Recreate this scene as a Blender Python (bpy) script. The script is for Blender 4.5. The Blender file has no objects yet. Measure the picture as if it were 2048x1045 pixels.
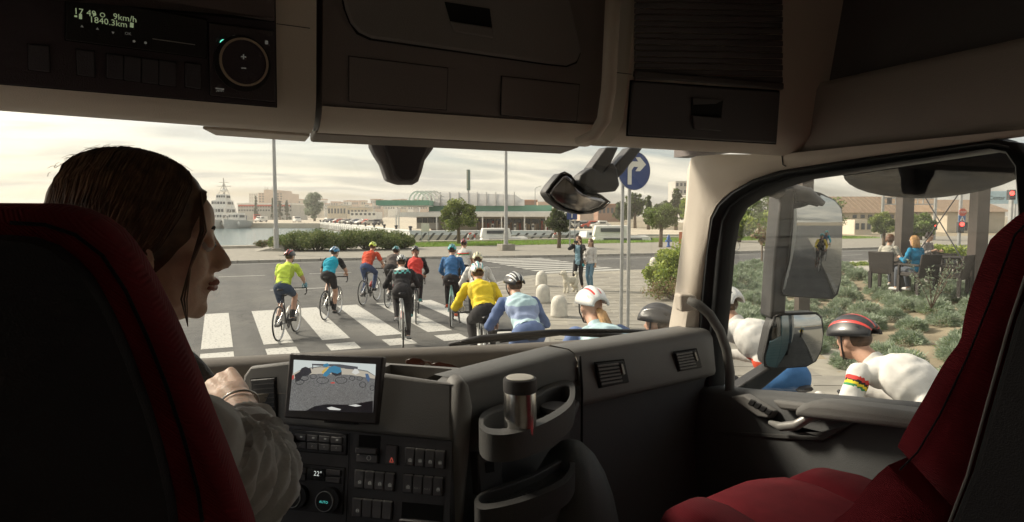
import bpy, bmesh, math, random
import numpy as np
from mathutils import Vector, Matrix, Euler
random.seed(7); RNG = np.random.default_rng(11)
SC = bpy.context.scene
COL = SC.collection
R = math.radians
# ------------------------------------------------------------------ camera
CAMH = 2.4; FPX = 1300.0; YAW = R(24.4); PITCH = math.atan(92/1300)
cd = bpy.data.cameras.new('camera'); cam = bpy.data.objects.new('camera', cd); COL.objects.link(cam)
cam.location = (0, 0, CAMH); cam.rotation_euler = (math.pi/2 - PITCH, 0, -YAW)
cd.sensor_width = 36; cd.lens = 36*FPX/2048; cd.clip_start = 0.02; cd.clip_end = 6000
SC.camera = cam
# ------------------------------------------------------------------ world: hazy sky with thin streaky cloud
SUN_EL, SUN_AZ = 35.0, -42.0          # azimuth measured from +Y (truck forward) towards +X
w = bpy.data.worlds.new('World'); SC.world = w; w.use_nodes = True
nt = w.node_tree; nt.nodes.clear(); N = nt.nodes.new; L = nt.links.new
out = N('ShaderNodeOutputWorld'); bg = N('ShaderNodeBackground'); L(bg.outputs[0], out.inputs[0])
sky = N('ShaderNodeTexSky'); sky.sky_type = 'NISHITA'; sky.sun_disc = False
sky.sun_elevation = R(SUN_EL); sky.sun_rotation = R(SUN_AZ); sky.air_density = 1.0; sky.dust_density = 3.0
tc = N('ShaderNodeTexCoord'); sep = N('ShaderNodeSeparateXYZ'); L(tc.outputs['Generated'], sep.inputs[0])
zz = N('ShaderNodeMath'); zz.operation = 'ADD'; L(sep.outputs[2], zz.inputs[0]); zz.inputs[1].default_value = 0.16
zm = N('ShaderNodeMath'); zm.operation = 'MAXIMUM'; L(zz.outputs[0], zm.inputs[0]); zm.inputs[1].default_value = 0.08
dx = N('ShaderNodeMath'); dx.operation = 'DIVIDE'; L(sep.outputs[0], dx.inputs[0]); L(zm.outputs[0], dx.inputs[1])
dy = N('ShaderNodeMath'); dy.operation = 'DIVIDE'; L(sep.outputs[1], dy.inputs[0]); L(zm.outputs[0], dy.inputs[1])
cmb = N('ShaderNodeCombineXYZ'); L(dx.outputs[0], cmb.inputs[0]); L(dy.outputs[0], cmb.inputs[1])
mp = N('ShaderNodeMapping'); L(cmb.outputs[0], mp.inputs[0]); mp.inputs['Rotation'].default_value = (0, 0, R(24)); mp.inputs['Scale'].default_value = (0.34, 0.95, 1)
n1 = N('ShaderNodeTexNoise'); L(mp.outputs[0], n1.inputs['Vector']); n1.inputs['Scale'].default_value = 1.5; n1.inputs['Detail'].default_value = 7; n1.inputs['Roughness'].default_value = .56; n1.inputs['Distortion'].default_value = .5
cr = N('ShaderNodeValToRGB'); L(n1.outputs['Fac'], cr.inputs[0])
cr.color_ramp.elements[0].position = .36; cr.color_ramp.elements[0].color = (.05, .05, .05, 1)
cr.color_ramp.elements[1].position = .58; cr.color_ramp.elements[1].color = (1, 1, 1, 1)
n2 = N('ShaderNodeTexNoise'); L(mp.outputs[0], n2.inputs['Vector']); n2.inputs['Scale'].default_value = 3.4; n2.inputs['Detail'].default_value = 6; n2.inputs['Distortion'].default_value = .8
cr2 = N('ShaderNodeValToRGB'); L(n2.outputs['Fac'], cr2.inputs[0])
cr2.color_ramp.elements[0].position = .38; cr2.color_ramp.elements[0].color = (4.2, 4.05, 3.6, 1)
cr2.color_ramp.elements[1].position = .57; cr2.color_ramp.elements[1].color = (7.0, 6.45, 5.2, 1)
mx = N('ShaderNodeMix'); mx.data_type = 'RGBA'; L(cr.outputs[0], mx.inputs['Factor']); L(sky.outputs[0], mx.inputs[6]); L(cr2.outputs[0], mx.inputs[7])
L(mx.outputs[2], bg.inputs[0]); bg.inputs[1].default_value = 0.06
# ------------------------------------------------------------------ sun, veiled by thin cloud
sd = bpy.data.lights.new('sun', 'SUN'); sun = bpy.data.objects.new('sun', sd); COL.objects.link(sun)
sd.energy = 2.0; sd.angle = R(11); sd.color = (1, .90, .74)
_dir = Vector((math.sin(R(SUN_AZ))*math.cos(R(SUN_EL)), math.cos(R(SUN_AZ))*math.cos(R(SUN_EL)), math.sin(R(SUN_EL))))
sun.rotation_euler = (-_dir).to_track_quat('-Z', 'Y').to_euler(); sun.location = (0, 0, 60)
# ------------------------------------------------------------------ colour management, render
SC.view_settings.view_transform = 'Standard'; SC.view_settings.look = 'None'
SC.view_settings.exposure = 1.55; SC.view_settings.gamma = 1.0; SC.view_settings.use_curve_mapping = False
SC.cycles.use_denoising = True; SC.cycles.max_bounces = 7; SC.cycles.diffuse_bounces = 4; SC.cycles.glossy_bounces = 4
SC.cycles.transparent_max_bounces = 16; SC.cycles.sample_clamp_indirect = 8
# ================================================================== helpers
def ray(px, py):
    x = (px-1024)/FPX; z = -(py-522.5)/FPX; cp, sp = math.cos(PITCH), math.sin(PITCH)
    y2 = cp + z*sp; z2 = -sp + z*cp; cy, sy = math.cos(YAW), math.sin(YAW)
    return Vector((x*cy + y2*sy, -x*sy + y2*cy, z2))
CAM = Vector((0, 0, CAMH))
def ZP(px, py, z=0.0): r = ray(px, py); return CAM + r*((z-CAMH)/r.z)
def YP(px, py, y): r = ray(px, py); return CAM + r*(y/r.y)
def XP(px, py, x): r = ray(px, py); return CAM + r*(x/r.x)
def TOP(base, px, py):
    """height of the pixel above a thing standing at base"""
    r = ray(px, py); return CAMH + r.z*math.hypot(base[0], base[1])/math.hypot(r.x, r.y)
class Frame:
    """a plane in the cab: origin, right and up directions; pixels are cut with it"""
    def __init__(s, o, u, v):
        s.o = Vector(o); s.u = Vector(u).normalized(); s.v = Vector(v); s.v = (s.v - s.u*s.v.dot(s.u)).normalized(); s.n = s.u.cross(s.v)
        if s.n.dot(CAM-s.o) < 0: s.n = -s.n
    def P(s, px, py, d=0.0):
        r = ray(px, py); o = s.o + s.n*d; return CAM + r*((o-CAM).dot(s.n)/r.dot(s.n))
    def __call__(s, px, py, d=0.0): return s.P(px, py) + s.n*d
    def off(s, d): return Frame(s.o+s.n*d, s.u, s.v)
M = {}
def mat(name, col, rough=.6, metal=0., ns=18., na=.12, bump=0., bs=None, spec=.5, coat=0., sheen=0.):
    if name in M: return M[name]
    m = bpy.data.materials.new(name); m.use_nodes = True; t = m.node_tree; b = t.nodes['Principled BSDF']
    b.inputs['Roughness'].default_value = rough; b.inputs['Metallic'].default_value = metal
    b.inputs['Specular IOR Level'].default_value = spec; b.inputs['Coat Weight'].default_value = coat
    if sheen: b.inputs['Sheen Weight'].default_value = sheen
    c = t.nodes.new('ShaderNodeTexCoord'); n = t.nodes.new('ShaderNodeTexNoise'); n.inputs['Scale'].default_value = ns; n.inputs['Detail'].default_value = 5
    t.links.new(c.outputs['Object'], n.inputs['Vector'])
    r = t.nodes.new('ShaderNodeValToRGB'); e = r.color_ramp.elements
    e[0].position = .3; e[1].position = .7
    e[0].color = (*[x*(1-na) for x in col], 1); e[1].color = (*[min(1, x*(1+na)) for x in col], 1)
    t.links.new(n.outputs['Fac'], r.inputs[0]); t.links.new(r.outputs[0], b.inputs['Base Color'])
    if bump:
        n2 = t.nodes.new('ShaderNodeTexNoise'); n2.inputs['Scale'].default_value = bs or ns*6; n2.inputs['Detail'].default_value = 4
        t.links.new(c.outputs['Object'], n2.inputs['Vector'])
        bp = t.nodes.new('ShaderNodeBump'); bp.inputs['Strength'].default_value = bump; bp.inputs['Distance'].default_value = .01
        t.links.new(n2.outputs['Fac'], bp.inputs['Height']); t.links.new(bp.outputs[0], b.inputs['Normal'])
    M[name] = m; return m
def emit(name, col, strength=1.):
    if name in M: return M[name]
    m = mat(name, col, .5); b = m.node_tree.nodes['Principled BSDF']
    b.inputs['Emission Color'].default_value = (*col, 1); b.inputs['Emission Strength'].default_value = strength
    return m
def glass(name, tint=(.97, .98, .97), refl=.06, rough=.02):
    if name in M: return M[name]
    m = bpy.data.materials.new(name); m.use_nodes = True; t = m.node_tree; t.nodes.clear()
    o = t.nodes.new('ShaderNodeOutputMaterial'); a = t.nodes.new('ShaderNodeBsdfTransparent'); g = t.nodes.new('ShaderNodeBsdfGlossy'); x = t.nodes.new('ShaderNodeMixShader')
    a.inputs[0].default_value = (*tint, 1); g.inputs['Roughness'].default_value = rough
    lw = t.nodes.new('ShaderNodeLayerWeight'); lw.inputs[0].default_value = .25
    mu = t.nodes.new('ShaderNodeMath'); mu.operation = 'MULTIPLY_ADD'; mu.inputs[1].default_value = .35; mu.inputs[2].default_value = refl
    t.links.new(lw.outputs['Fresnel'], mu.inputs[0]); t.links.new(mu.outputs[0], x.inputs[0]); t.links.new(a.outputs[0], x.inputs[1]); t.links.new(g.outputs[0], x.inputs[2]); t.links.new(x.outputs[0], o.inputs[0])
    M[name] = m; return m
def wloc(o):
    p = Vector((0, 0, 0))
    while o: p += o.location; o = o.parent
    return p
class MB:
    def __init__(s): s.v = []; s.f = []; s.m = []; s.c = 0
    def add(s, vs, fs, m=None):
        b = len(s.v); s.v += [tuple(p) for p in vs]
        for f in fs: s.f.append(tuple(i+b for i in f)); s.m.append(s.c if m is None else m)
        return s
    def box(s, c, d, rot=None, m=None):
        q = [Vector((x*d[0]/2, y*d[1]/2, z*d[2]/2)) for x in (-1, 1) for y in (-1, 1) for z in (-1, 1)]
        if rot is not None: q = [rot @ p for p in q]
        c = Vector(c)
        return s.add([c+p for p in q], [(0, 1, 3, 2), (4, 6, 7, 5), (0, 4, 5, 1), (2, 3, 7, 6), (0, 2, 6, 4), (1, 5, 7, 3)], m)
    def prism(s, pts, vec, m=None, taper=1.):
        n = len(pts); vec = Vector(vec); pts = [Vector(p) for p in pts]; c = sum(pts, Vector())/n
        a = pts; b = [c+(p-c)*taper+vec for p in pts]
        nrm = sum(((pts[i]-c).cross(pts[(i+1) % n]-c) for i in range(n)), Vector())
        fs = [tuple(range(n))[::-1], tuple(range(n, 2*n))]+[(i, (i+1) % n, n+(i+1) % n, n+i) for i in range(n)]
        if nrm.dot(vec) < 0: fs = [f[::-1] for f in fs]
        return s.add(a+b, fs, m)
    def plate(s, fr, px, d0, d1, m=None, taper=1.):
        return s.prism([fr(x, y, d0) for x, y in px], fr.n*(d1-d0), m, taper)
    def poly(s, pts, m=None): return s.add(pts, [tuple(range(len(pts)))], m)
    def tube(s, pts, r, n=8, m=None, caps=True, flat=None):
        pts = [Vector(p) for p in pts]; k = len(pts); r = [r]*k if not hasattr(r, '__len__') else r
        vs = []; up = None
        for i, p in enumerate(pts):
            t = (pts[min(i+1, k-1)]-pts[max(i-1, 0)])
            if t.length < 1e-9: t = Vector((0, 0, 1))
            t.normalize()
            if up is None: up = t.orthogonal().normalized() if flat is None else Vector(flat)
            a = (up - t*up.dot(t))
            a = a.normalized() if a.length > 1e-6 else t.orthogonal().normalized()
            up = a; b = t.cross(a)
            for j in range(n):
                g = 2*math.pi*j/n; vs.append(p+(a*math.cos(g)+b*math.sin(g))*r[i])
        fs = [(i*n+j, i*n+(j+1) % n, (i+1)*n+(j+1) % n, (i+1)*n+j) for i in range(k-1) for j in range(n)]
        if caps: fs += [tuple(range(n))[::-1], tuple(range((k-1)*n, k*n))]
        return s.add(vs, fs, m)
    def lathe(s, prof, n=16, o=(0, 0, 0), rot=None, m=None, caps=True):
        o = Vector(o); vs = []
        for r_, z in prof:
            for j in range(n):
                g = 2*math.pi*j/n; p = Vector((r_*math.cos(g), r_*math.sin(g), z)); vs.append(o+(rot @ p if rot is not None else p))
        k = len(prof); fs = [(i*n+j, i*n+(j+1) % n, (i+1)*n+(j+1) % n, (i+1)*n+j) for i in range(k-1) for j in range(n)]
        if caps: fs += [tuple(range(n))[::-1], tuple(range((k-1)*n, k*n))]
        return s.add(vs, fs, m)
    def ell(s, c, r, rot=None, n=12, k=8, m=None):
        c = Vector(c); r = (r, r, r) if not hasattr(r, '__len__') else r; vs = []
        for i in range(1, k):
            a = math.pi*i/k
            for j in range(n):
                g = 2*math.pi*j/n; p = Vector((r[0]*math.sin(a)*math.cos(g), r[1]*math.sin(a)*math.sin(g), r[2]*math.cos(a))); vs.append(c+(rot @ p if rot is not None else p))
        for zz_ in (r[2], -r[2]): p = Vector((0, 0, zz_)); vs.append(c+(rot @ p if rot is not None else p))
        T = (k-1)*n; fs = [(i*n+j, (i+1)*n+j, (i+1)*n+(j+1) % n, i*n+(j+1) % n) for i in range(k-2) for j in range(n)]
        fs += [(T, j, (j+1) % n) for j in range(n)]+[(T+1, (k-2)*n+(j+1) % n, (k-2)*n+j) for j in range(n)]
        return s.add(vs, fs, m)
    def cap(s, p0, r0, p1, r1, n=10, m=None):
        """capsule that tapers"""
        p0, p1 = Vector(p0), Vector(p1); t = (p1-p0); t = t.normalized() if t.length > 1e-6 else Vector((0, 0, 1))
        P = [p0-t*r0*math.cos(a) for a in (.15, .7, 1.15)]; Q = [r0*math.sin(a) for a in (.15, .7, 1.15)]
        P += [p0, p1]; Q += [r0, r1]; P += [p1+t*r1*math.cos(a) for a in (1.15, .7, .15)]; Q += [r1*math.sin(a) for a in (1.15, .7, .15)]
        return s.tube(P, Q, n, m)
    def loft(s, rings, m=None, caps=True, closed=True):
        n = len(rings[0]); vs = [p for r_ in rings for p in r_]; k = len(rings); e = n if closed else n-1
        fs = [(i*n+j, i*n+(j+1) % n, (i+1)*n+(j+1) % n, (i+1)*n+j) for i in range(k-1) for j in range(e)]
        if caps and closed: fs += [tuple(range(n))[::-1], tuple(range((k-1)*n, k*n))]
        return s.add(vs, fs, m)
    def mesh(s, name, mats, smooth=40, shift=None):
        me = bpy.data.meshes.new(name); sh = shift or Vector((0, 0, 0))
        me.from_pydata([(a-sh.x, b-sh.y, c-sh.z) for a, b, c in s.v], [], s.f)
        for x in (mats if isinstance(mats, (list, tuple)) else [mats]): me.materials.append(x)
        if any(s.m): me.polygons.foreach_set('material_index', s.m)
        if smooth:
            me.polygons.foreach_set('use_smooth', [True]*len(s.f))
            if smooth < 170: me.set_sharp_from_angle(angle=R(smooth))
        me.update(); return me
    def build(s, name, mats, parent=None, smooth=40, bevel=0, local=False, seg=2, fix=False):
        if parent is None and not local:
            a = np.array(s.v); sh = Vector(((a[:, 0].min()+a[:, 0].max())/2, (a[:, 1].min()+a[:, 1].max())/2, a[:, 2].min()))
        else: sh = Vector((0, 0, 0)) if local else wloc(parent)
        me = s.mesh(name, mats, smooth, sh)
        if fix:
            b = bmesh.new(); b.from_mesh(me); bmesh.ops.recalc_face_normals(b, faces=b.faces); b.to_mesh(me); b.free()
        o = bpy.data.objects.new(name, me); COL.objects.link(o); o.parent = parent
        if parent is None and not local: o.location = sh
        if bevel:
            b = o.modifiers.new('bevel', 'BEVEL'); b.width = bevel; b.segments = seg; b.limit_method = 'ANGLE'; b.angle_limit = R(40)
        return o
def thing(name, label, cat, loc=(0, 0, 0), rz=0., group=None, scale=1.):
    o = bpy.data.objects.new(name, None); COL.objects.link(o); o.location = loc; o.rotation_euler = (0, 0, rz); o.scale = (scale,)*3
    o.empty_display_size = .1
    return tag(o, label, cat, group)
def tag(o, label, cat, group=None):
    o['label'] = label; o['category'] = cat
    if group: o['group'] = group
    return o
def struct(o, kind='structure', label=None):
    o['kind'] = kind
    if label: o['label'] = label
    return o
def child(name, me, parent, loc=(0, 0, 0), rot=None):
    o = bpy.data.objects.new(name, me); COL.objects.link(o); o.parent = parent; o.location = loc
    if rot: o.rotation_euler = rot
    return o
def copy_tree(o, parent=None):
    c = o.copy(); COL.objects.link(c); c.parent = parent
    for ch in list(o.children): copy_tree(ch, c)
    return c
def quads(name, V, mats, parent=None, midx=None, local=True):
    """V: (n,4,3) array of leaf faces"""
    n = len(V); me = bpy.data.meshes.new(name); me.vertices.add(n*4); me.vertices.foreach_set('co', V.reshape(-1).astype(np.float32))
    me.loops.add(n*4); me.loops.foreach_set('vertex_index', np.arange(n*4, dtype=np.int32)); me.polygons.add(n)
    me.polygons.foreach_set('loop_start', np.arange(0, n*4, 4, dtype=np.int32))
    for x in (mats if isinstance(mats, (list, tuple)) else [mats]): me.materials.append(x)
    if midx is not None: me.polygons.foreach_set('material_index', np.asarray(midx, dtype=np.int32))
    me.update(); me.validate()
    o = bpy.data.objects.new(name, me); COL.objects.link(o); o.parent = parent; return o
def leaf_quads(C, size, rng, aspect=.55, up=0.):
    """one small leaf at every point of C"""
    n = len(C); d = rng.normal(size=(n, 3)); d[:, 2] += up; d /= np.linalg.norm(d, axis=1)[:, None]
    e = rng.normal(size=(n, 3)); e -= d*(e*d).sum(1)[:, None]; e /= np.linalg.norm(e, axis=1)[:, None]
    s = (size*(.6+.8*rng.random(n)))[:, None]; a = d*s; b = e*s*aspect
    return np.stack([C-a*.5, C-b*.5, C+a*.5, C+b*.5], 1)
def clump_points(n, centers, radii, rng):
    k = len(centers); i = rng.integers(0, k, n); d = rng.normal(size=(n, 3)); d /= np.linalg.norm(d, axis=1)[:, None]
    r = rng.random(n)**(1/2.2); return centers[i]+d*r[:, None]*radii[i]
def leafmat(name, col, na=.35):
    if name in M: return M[name]
    m = mat(name, col, .6, ns=1.6, na=na); b = m.node_tree.nodes['Principled BSDF']
    b.inputs['Transmission Weight'].default_value = 0; b.inputs['Subsurface Weight'].default_value = 0
    t = m.node_tree; tr = t.nodes.new('ShaderNodeBsdfTranslucent'); x = t.nodes.new('ShaderNodeMixShader'); x.inputs[0].default_value = .3
    o = t.nodes['Material Output']; cr_ = [q for q in t.nodes if q.type == 'VALTORGB'][0]
    t.links.new(cr_.outputs[0], tr.inputs[0]); t.links.new(b.outputs[0], x.inputs[1]); t.links.new(tr.outputs[0], x.inputs[2]); t.links.new(x.outputs[0], o.inputs[0])
    return m
# text as flat mesh lettering (the built-in font)
def text_mesh(s, size, name, material):
    c = bpy.data.curves.new('lettering', 'FONT'); c.body = s; c.size = size; c.align_x = 'CENTER'; c.align_y = 'CENTER'; c.resolution_u = 2
    o = bpy.data.objects.new('lettering', c); COL.objects.link(o)
    me = bpy.data.meshes.new_from_object(o.evaluated_get(bpy.context.evaluated_depsgraph_get())); bpy.data.objects.remove(o); bpy.data.curves.remove(c)
    me.name = name; me.materials.clear(); me.materials.append(material); return me
def lettering(s, size, o, u, v, material, parent, name='lettering'):
    """flat lettering at world point o reading along u with up v"""
    u = Vector(u).normalized(); v = Vector(v); v = (v-u*v.dot(u)).normalized(); n = u.cross(v)
    me = text_mesh(s, size, name, material); T = Matrix((u, v, n)).transposed()
    sh = wloc(parent); me.transform(Matrix.Translation(Vector(o)-sh) @ T.to_4x4())
    ob = bpy.data.objects.new(name, me); COL.objects.link(ob); ob.parent = parent; return ob
# ================================================================== ground, road, pavements, water
CR = Vector((math.cos(YAW), -math.sin(YAW), 0)); CF = Vector((math.sin(YAW), math.cos(YAW), 0))
def FP(px, py, d): return CAM + ray(px, py)*d            # a point at a distance d from the cab along the view
def asphalt(name, c, ns=3.):
    m = mat(name, c, .85, ns=ns, na=.18, bump=.35, bs=90)
    t = m.node_tree; b = t.nodes['Principled BSDF']; old = b.inputs['Base Color'].links[0].from_socket
    co = [q for q in t.nodes if q.type == 'TEX_COORD'][0]
    n = t.nodes.new('ShaderNodeTexNoise'); n.inputs['Scale'].default_value = 55; n.inputs['Detail'].default_value = 3; t.links.new(co.outputs['Object'], n.inputs['Vector'])
    r = t.nodes.new('ShaderNodeValToRGB'); r.color_ramp.elements[0].position = .35; r.color_ramp.elements[1].position = .68
    r.color_ramp.elements[0].color = (.55, .55, .55, 1); r.color_ramp.elements[1].color = (1.5, 1.5, 1.45, 1); t.links.new(n.outputs['Fac'], r.inputs[0])
    n3 = t.nodes.new('ShaderNodeTexNoise'); n3.inputs['Scale'].default_value = .35; n3.inputs['Detail'].default_value = 6; t.links.new(co.outputs['Object'], n3.inputs['Vector'])
    r3 = t.nodes.new('ShaderNodeValToRGB'); r3.color_ramp.elements[0].position = .3; r3.color_ramp.elements[1].position = .7
    r3.color_ramp.elements[0].color = (.78, .78, .8, 1); r3.color_ramp.elements[1].color = (1.18, 1.16, 1.1, 1); t.links.new(n3.outputs['Fac'], r3.inputs[0])
    x = t.nodes.new('ShaderNodeMix'); x.data_type = 'RGBA'; x.blend_type = 'MULTIPLY'; x.inputs['Factor'].default_value = 1; t.links.new(old, x.inputs[6]); t.links.new(r.outputs[0], x.inputs[7])
    x2 = t.nodes.new('ShaderNodeMix'); x2.data_type = 'RGBA'; x2.blend_type = 'MULTIPLY'; x2.inputs['Factor'].default_value = 1; t.links.new(x.outputs[2], x2.inputs[6]); t.links.new(r3.outputs[0], x2.inputs[7])
    mp_ = t.nodes.new('ShaderNodeMapping'); mp_.inputs['Scale'].default_value = (1.1, .05, 1); t.links.new(co.outputs['Object'], mp_.inputs[0]); n4 = t.nodes.new('ShaderNodeTexNoise'); n4.inputs['Scale'].default_value = 1.0; n4.inputs['Detail'].default_value = 4; t.links.new(mp_.outputs[0], n4.inputs['Vector'])
    r4 = t.nodes.new('ShaderNodeValToRGB'); r4.color_ramp.elements[0].position = .35; r4.color_ramp.elements[1].position = .62; r4.color_ramp.elements[0].color = (.80, .80, .80, 1); r4.color_ramp.elements[1].color = (1.06, 1.06, 1.05, 1); t.links.new(n4.outputs['Fac'], r4.inputs[0])
    vo = t.nodes.new('ShaderNodeTexVoronoi'); vo.feature = 'DISTANCE_TO_EDGE'; vo.inputs['Scale'].default_value = .22; nd = t.nodes.new('ShaderNodeMix'); nd.data_type = 'VECTOR'; nd.inputs['Factor'].default_value = .12; t.links.new(co.outputs['Object'], nd.inputs[4]); nq = t.nodes.new('ShaderNodeTexNoise'); nq.inputs['Scale'].default_value = 1.4; nq.inputs['Detail'].default_value = 5; t.links.new(co.outputs['Object'], nq.inputs['Vector']); vm = t.nodes.new('ShaderNodeVectorMath'); vm.operation = 'MULTIPLY_ADD'; vm.inputs[1].default_value = (1.6, 1.6, 1.6); t.links.new(nq.outputs['Color'], vm.inputs[0]); t.links.new(co.outputs['Object'], vm.inputs[2]); t.links.new(vm.outputs[0], vo.inputs['Vector'])
    r5 = t.nodes.new('ShaderNodeValToRGB'); r5.color_ramp.elements[0].position = .0; r5.color_ramp.elements[1].position = .006; r5.color_ramp.elements[0].color = (.5, .5, .5, 1); r5.color_ramp.elements[1].color = (1, 1, 1, 1); t.links.new(vo.outputs['Distance'], r5.inputs[0])
    x3 = t.nodes.new('ShaderNodeMix'); x3.data_type = 'RGBA'; x3.blend_type = 'MULTIPLY'; x3.inputs['Factor'].default_value = 1; t.links.new(x2.outputs[2], x3.inputs[6]); t.links.new(r4.outputs[0], x3.inputs[7])
    x4 = t.nodes.new('ShaderNodeMix'); x4.data_type = 'RGBA'; x4.blend_type = 'MULTIPLY'; x4.inputs['Factor'].default_value = 1; t.links.new(x3.outputs[2], x4.inputs[6]); t.links.new(r5.outputs[0], x4.inputs[7])
    t.links.new(x4.outputs[2], b.inputs['Base Color']); return m
MA = asphalt('asphalt', (.098, .097, .095))
MPAINT = mat('road_paint', (.40, .392, .362), .7, ns=20, na=.25, bump=.2, bs=60)
t_ = MPAINT.node_tree.nodes; [q for q in t_ if q.type == 'VALTORGB'][0].color_ramp.elements[0].color = (.17, .168, .16, 1); [q for q in t_ if q.type == 'VALTORGB'][0].color_ramp.elements[0].position = .34; [q for q in t_ if q.type == 'VALTORGB'][0].color_ramp.elements[1].position = .43
MKERB = mat('kerb_stone', (.36, .34, .30), .85, ns=6, na=.2, bump=.3)
MPAVE = mat('paving_concrete', (.27, .25, .21), .85, ns=2.2, na=.16, bump=.35, bs=40)
MPAVE2 = mat('paving_slab', (.25, .232, .197), .82, ns=1.6, na=.22, bump=.4, bs=30)
MPAVE3 = mat('paving_slab_pale', (.29, .27, .23), .82, ns=1.9, na=.2, bump=.4, bs=30)
MGROUND = mat('bare_earth', (.30, .25, .17), .9, ns=1.2, na=.3, bump=.5, bs=12)
MGRASSB = mat('turf_base', (.15, .22, .05), .9, ns=2, na=.3)
def sheet(name, pts, z, m, kind='structure'):
    b = MB(); b.poly([(x, y, z) for x, y in pts]); o = b.build(name, m, smooth=0, fix=False)
    if o.data.polygons[0].normal.z < 0: o.data.flip_normals()
    return struct(o, kind)
KF = [(-160, 35.2), (-.1, 35.2), (4.9, 35.1), (10.4, 34.4), (17.2, 32.8), (25.2, 31.7), (33, 31.3), (200, 30.5)]      # far kerb of the cross road
# land this side of the harbour
sheet('ground', [(-900, -400), (900, -400), (900, 900), (330, 900), (75, 118), (62, 52), (40, 51.5), (13, 51), (-900, 51)], -.02, MGROUND)
sheet('road', [(-300, -120), (300, -120), (300, 30.9), (33, 31.6)]+[(x, y+.3) for x, y in KF[::-1][2:]]+[(-300, 35.5)], -.008, MA)
# harbour water
MW = bpy.data.materials.new('harbour_water'); MW.use_nodes = True; t = MW.node_tree; b = t.nodes['Principled BSDF']
b.inputs['Base Color'].default_value = (.10, .17, .19, 1); b.inputs['Roughness'].default_value = .12; b.inputs['IOR'].default_value = 1.33
co = t.nodes.new('ShaderNodeTexCoord'); mpw = t.nodes.new('ShaderNodeMapping'); mpw.inputs['Scale'].default_value = (.9, 1.8, 1); t.links.new(co.outputs['Object'], mpw.inputs[0])
nw = t.nodes.new('ShaderNodeTexNoise'); nw.inputs['Scale'].default_value = 1.1; nw.inputs['Detail'].default_value = 6; t.links.new(mpw.outputs[0], nw.inputs['Vector'])
bw = t.nodes.new('ShaderNodeBump'); bw.inputs['Strength'].default_value = .22; bw.inputs['Distance'].default_value = .3; t.links.new(nw.outputs['Fac'], bw.inputs['Height']); t.links.new(bw.outputs[0], b.inputs['Normal'])
sheet('water', [(-3000, 40), (3000, 40), (3000, 3500), (-3000, 3500)], -1.2, MW)
# near zebra crossing
def stripe(x0, x1, y0, y1, z, grp, lab):
    b = MB(); b.poly([(x0, y0, z), (x1, y0, z), (x1, y1, z), (x0, y1, z)])
    o = b.build('crossing_stripe', MPAINT, ROADM, smooth=0); return o
ROADM = thing('road_marking', 'white painted zebra crossing and lane lines on the grey asphalt', 'road marking', (0, 12, 0)); struct(ROADM)
for i in range(-3, 6):
    c = -.06+1.055*i
    y1 = 17.35+.06*i
    stripe(c-.265, c+.265, 12.78, y1, -.003, 0, 0); stripe(c-.265, c+.265, 11.72, 12.36, -.003, 0, 0)
for k in range(10):
    y = 23.9+k*1.02; stripe(12.35+.05*k, 16.3+.1*k*.3, y, y+.52, -.003, 0, 0)
for k in range(-14, 16):      # dashed line of the cross road and its edge line
    if not (11 < k*3.4 < 18): stripe(k*3.4, k*3.4+1.7, 27.6-.05*k, 27.72-.05*k, -.003, 0, 0)
for a, bb in ((-40, 11.4), ):
    stripe(a, bb, 34.3, 34.42, -.003, 0, 0)
stripe(17.5, 60, 30.2, 30.32, -.003, 0, 0); stripe(-30, -.5, 22.0, 22.14, -.003, 0, 0); stripe(1.5, 3.4, 22.0, 22.14, -.003, 0, 0)
# far pavement with kerb stones
PV = sheet('pavement', [(x, y+.28) for x, y in KF]+[(200, 44), (40, 44.5), (13, 44.8), (13, 49), (-300, 49)], .12, MPAVE)
def polyline_pts(P, step):
    P = [Vector((x, y, 0)) for x, y in P]; o = []; 
    for a, b_ in zip(P[:-1], P[1:]):
        n = max(1, round((b_-a).length/step)); o += [(a+(b_-a)*(i/n), a+(b_-a)*((i+1)/n)) for i in range(n)]
    return o
def kerb_run(P, step, parent, z0=-.03, z1=.125, wdt=.28, lim=None, gap=.012):
    rest = MB()
    for a, b_ in polyline_pts(P, step):
        d = (b_-a); l = d.length; d.normalize(); nrm = Vector((-d.y, d.x, 0))
        q = [a+d*gap, b_-d*gap, b_-d*gap+nrm*wdt, a+d*gap+nrm*wdt]
        vis = lim is None or (lim[0] < (a.x+b_.x)/2 < lim[1])
        mb_ = MB() if vis else rest
        mb_.prism([Vector((p.x, p.y, z0)) for p in q], (0, 0, z1-z0), taper=.985)
        if vis: mb_.build('kerb_stone', MKERB, parent)
    if rest.v: struct(rest.build('kerb_stones_beyond', MKERB, parent), 'stuff')
kerb_run(KF, 1.0, PV, lim=(-3, 42))
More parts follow.
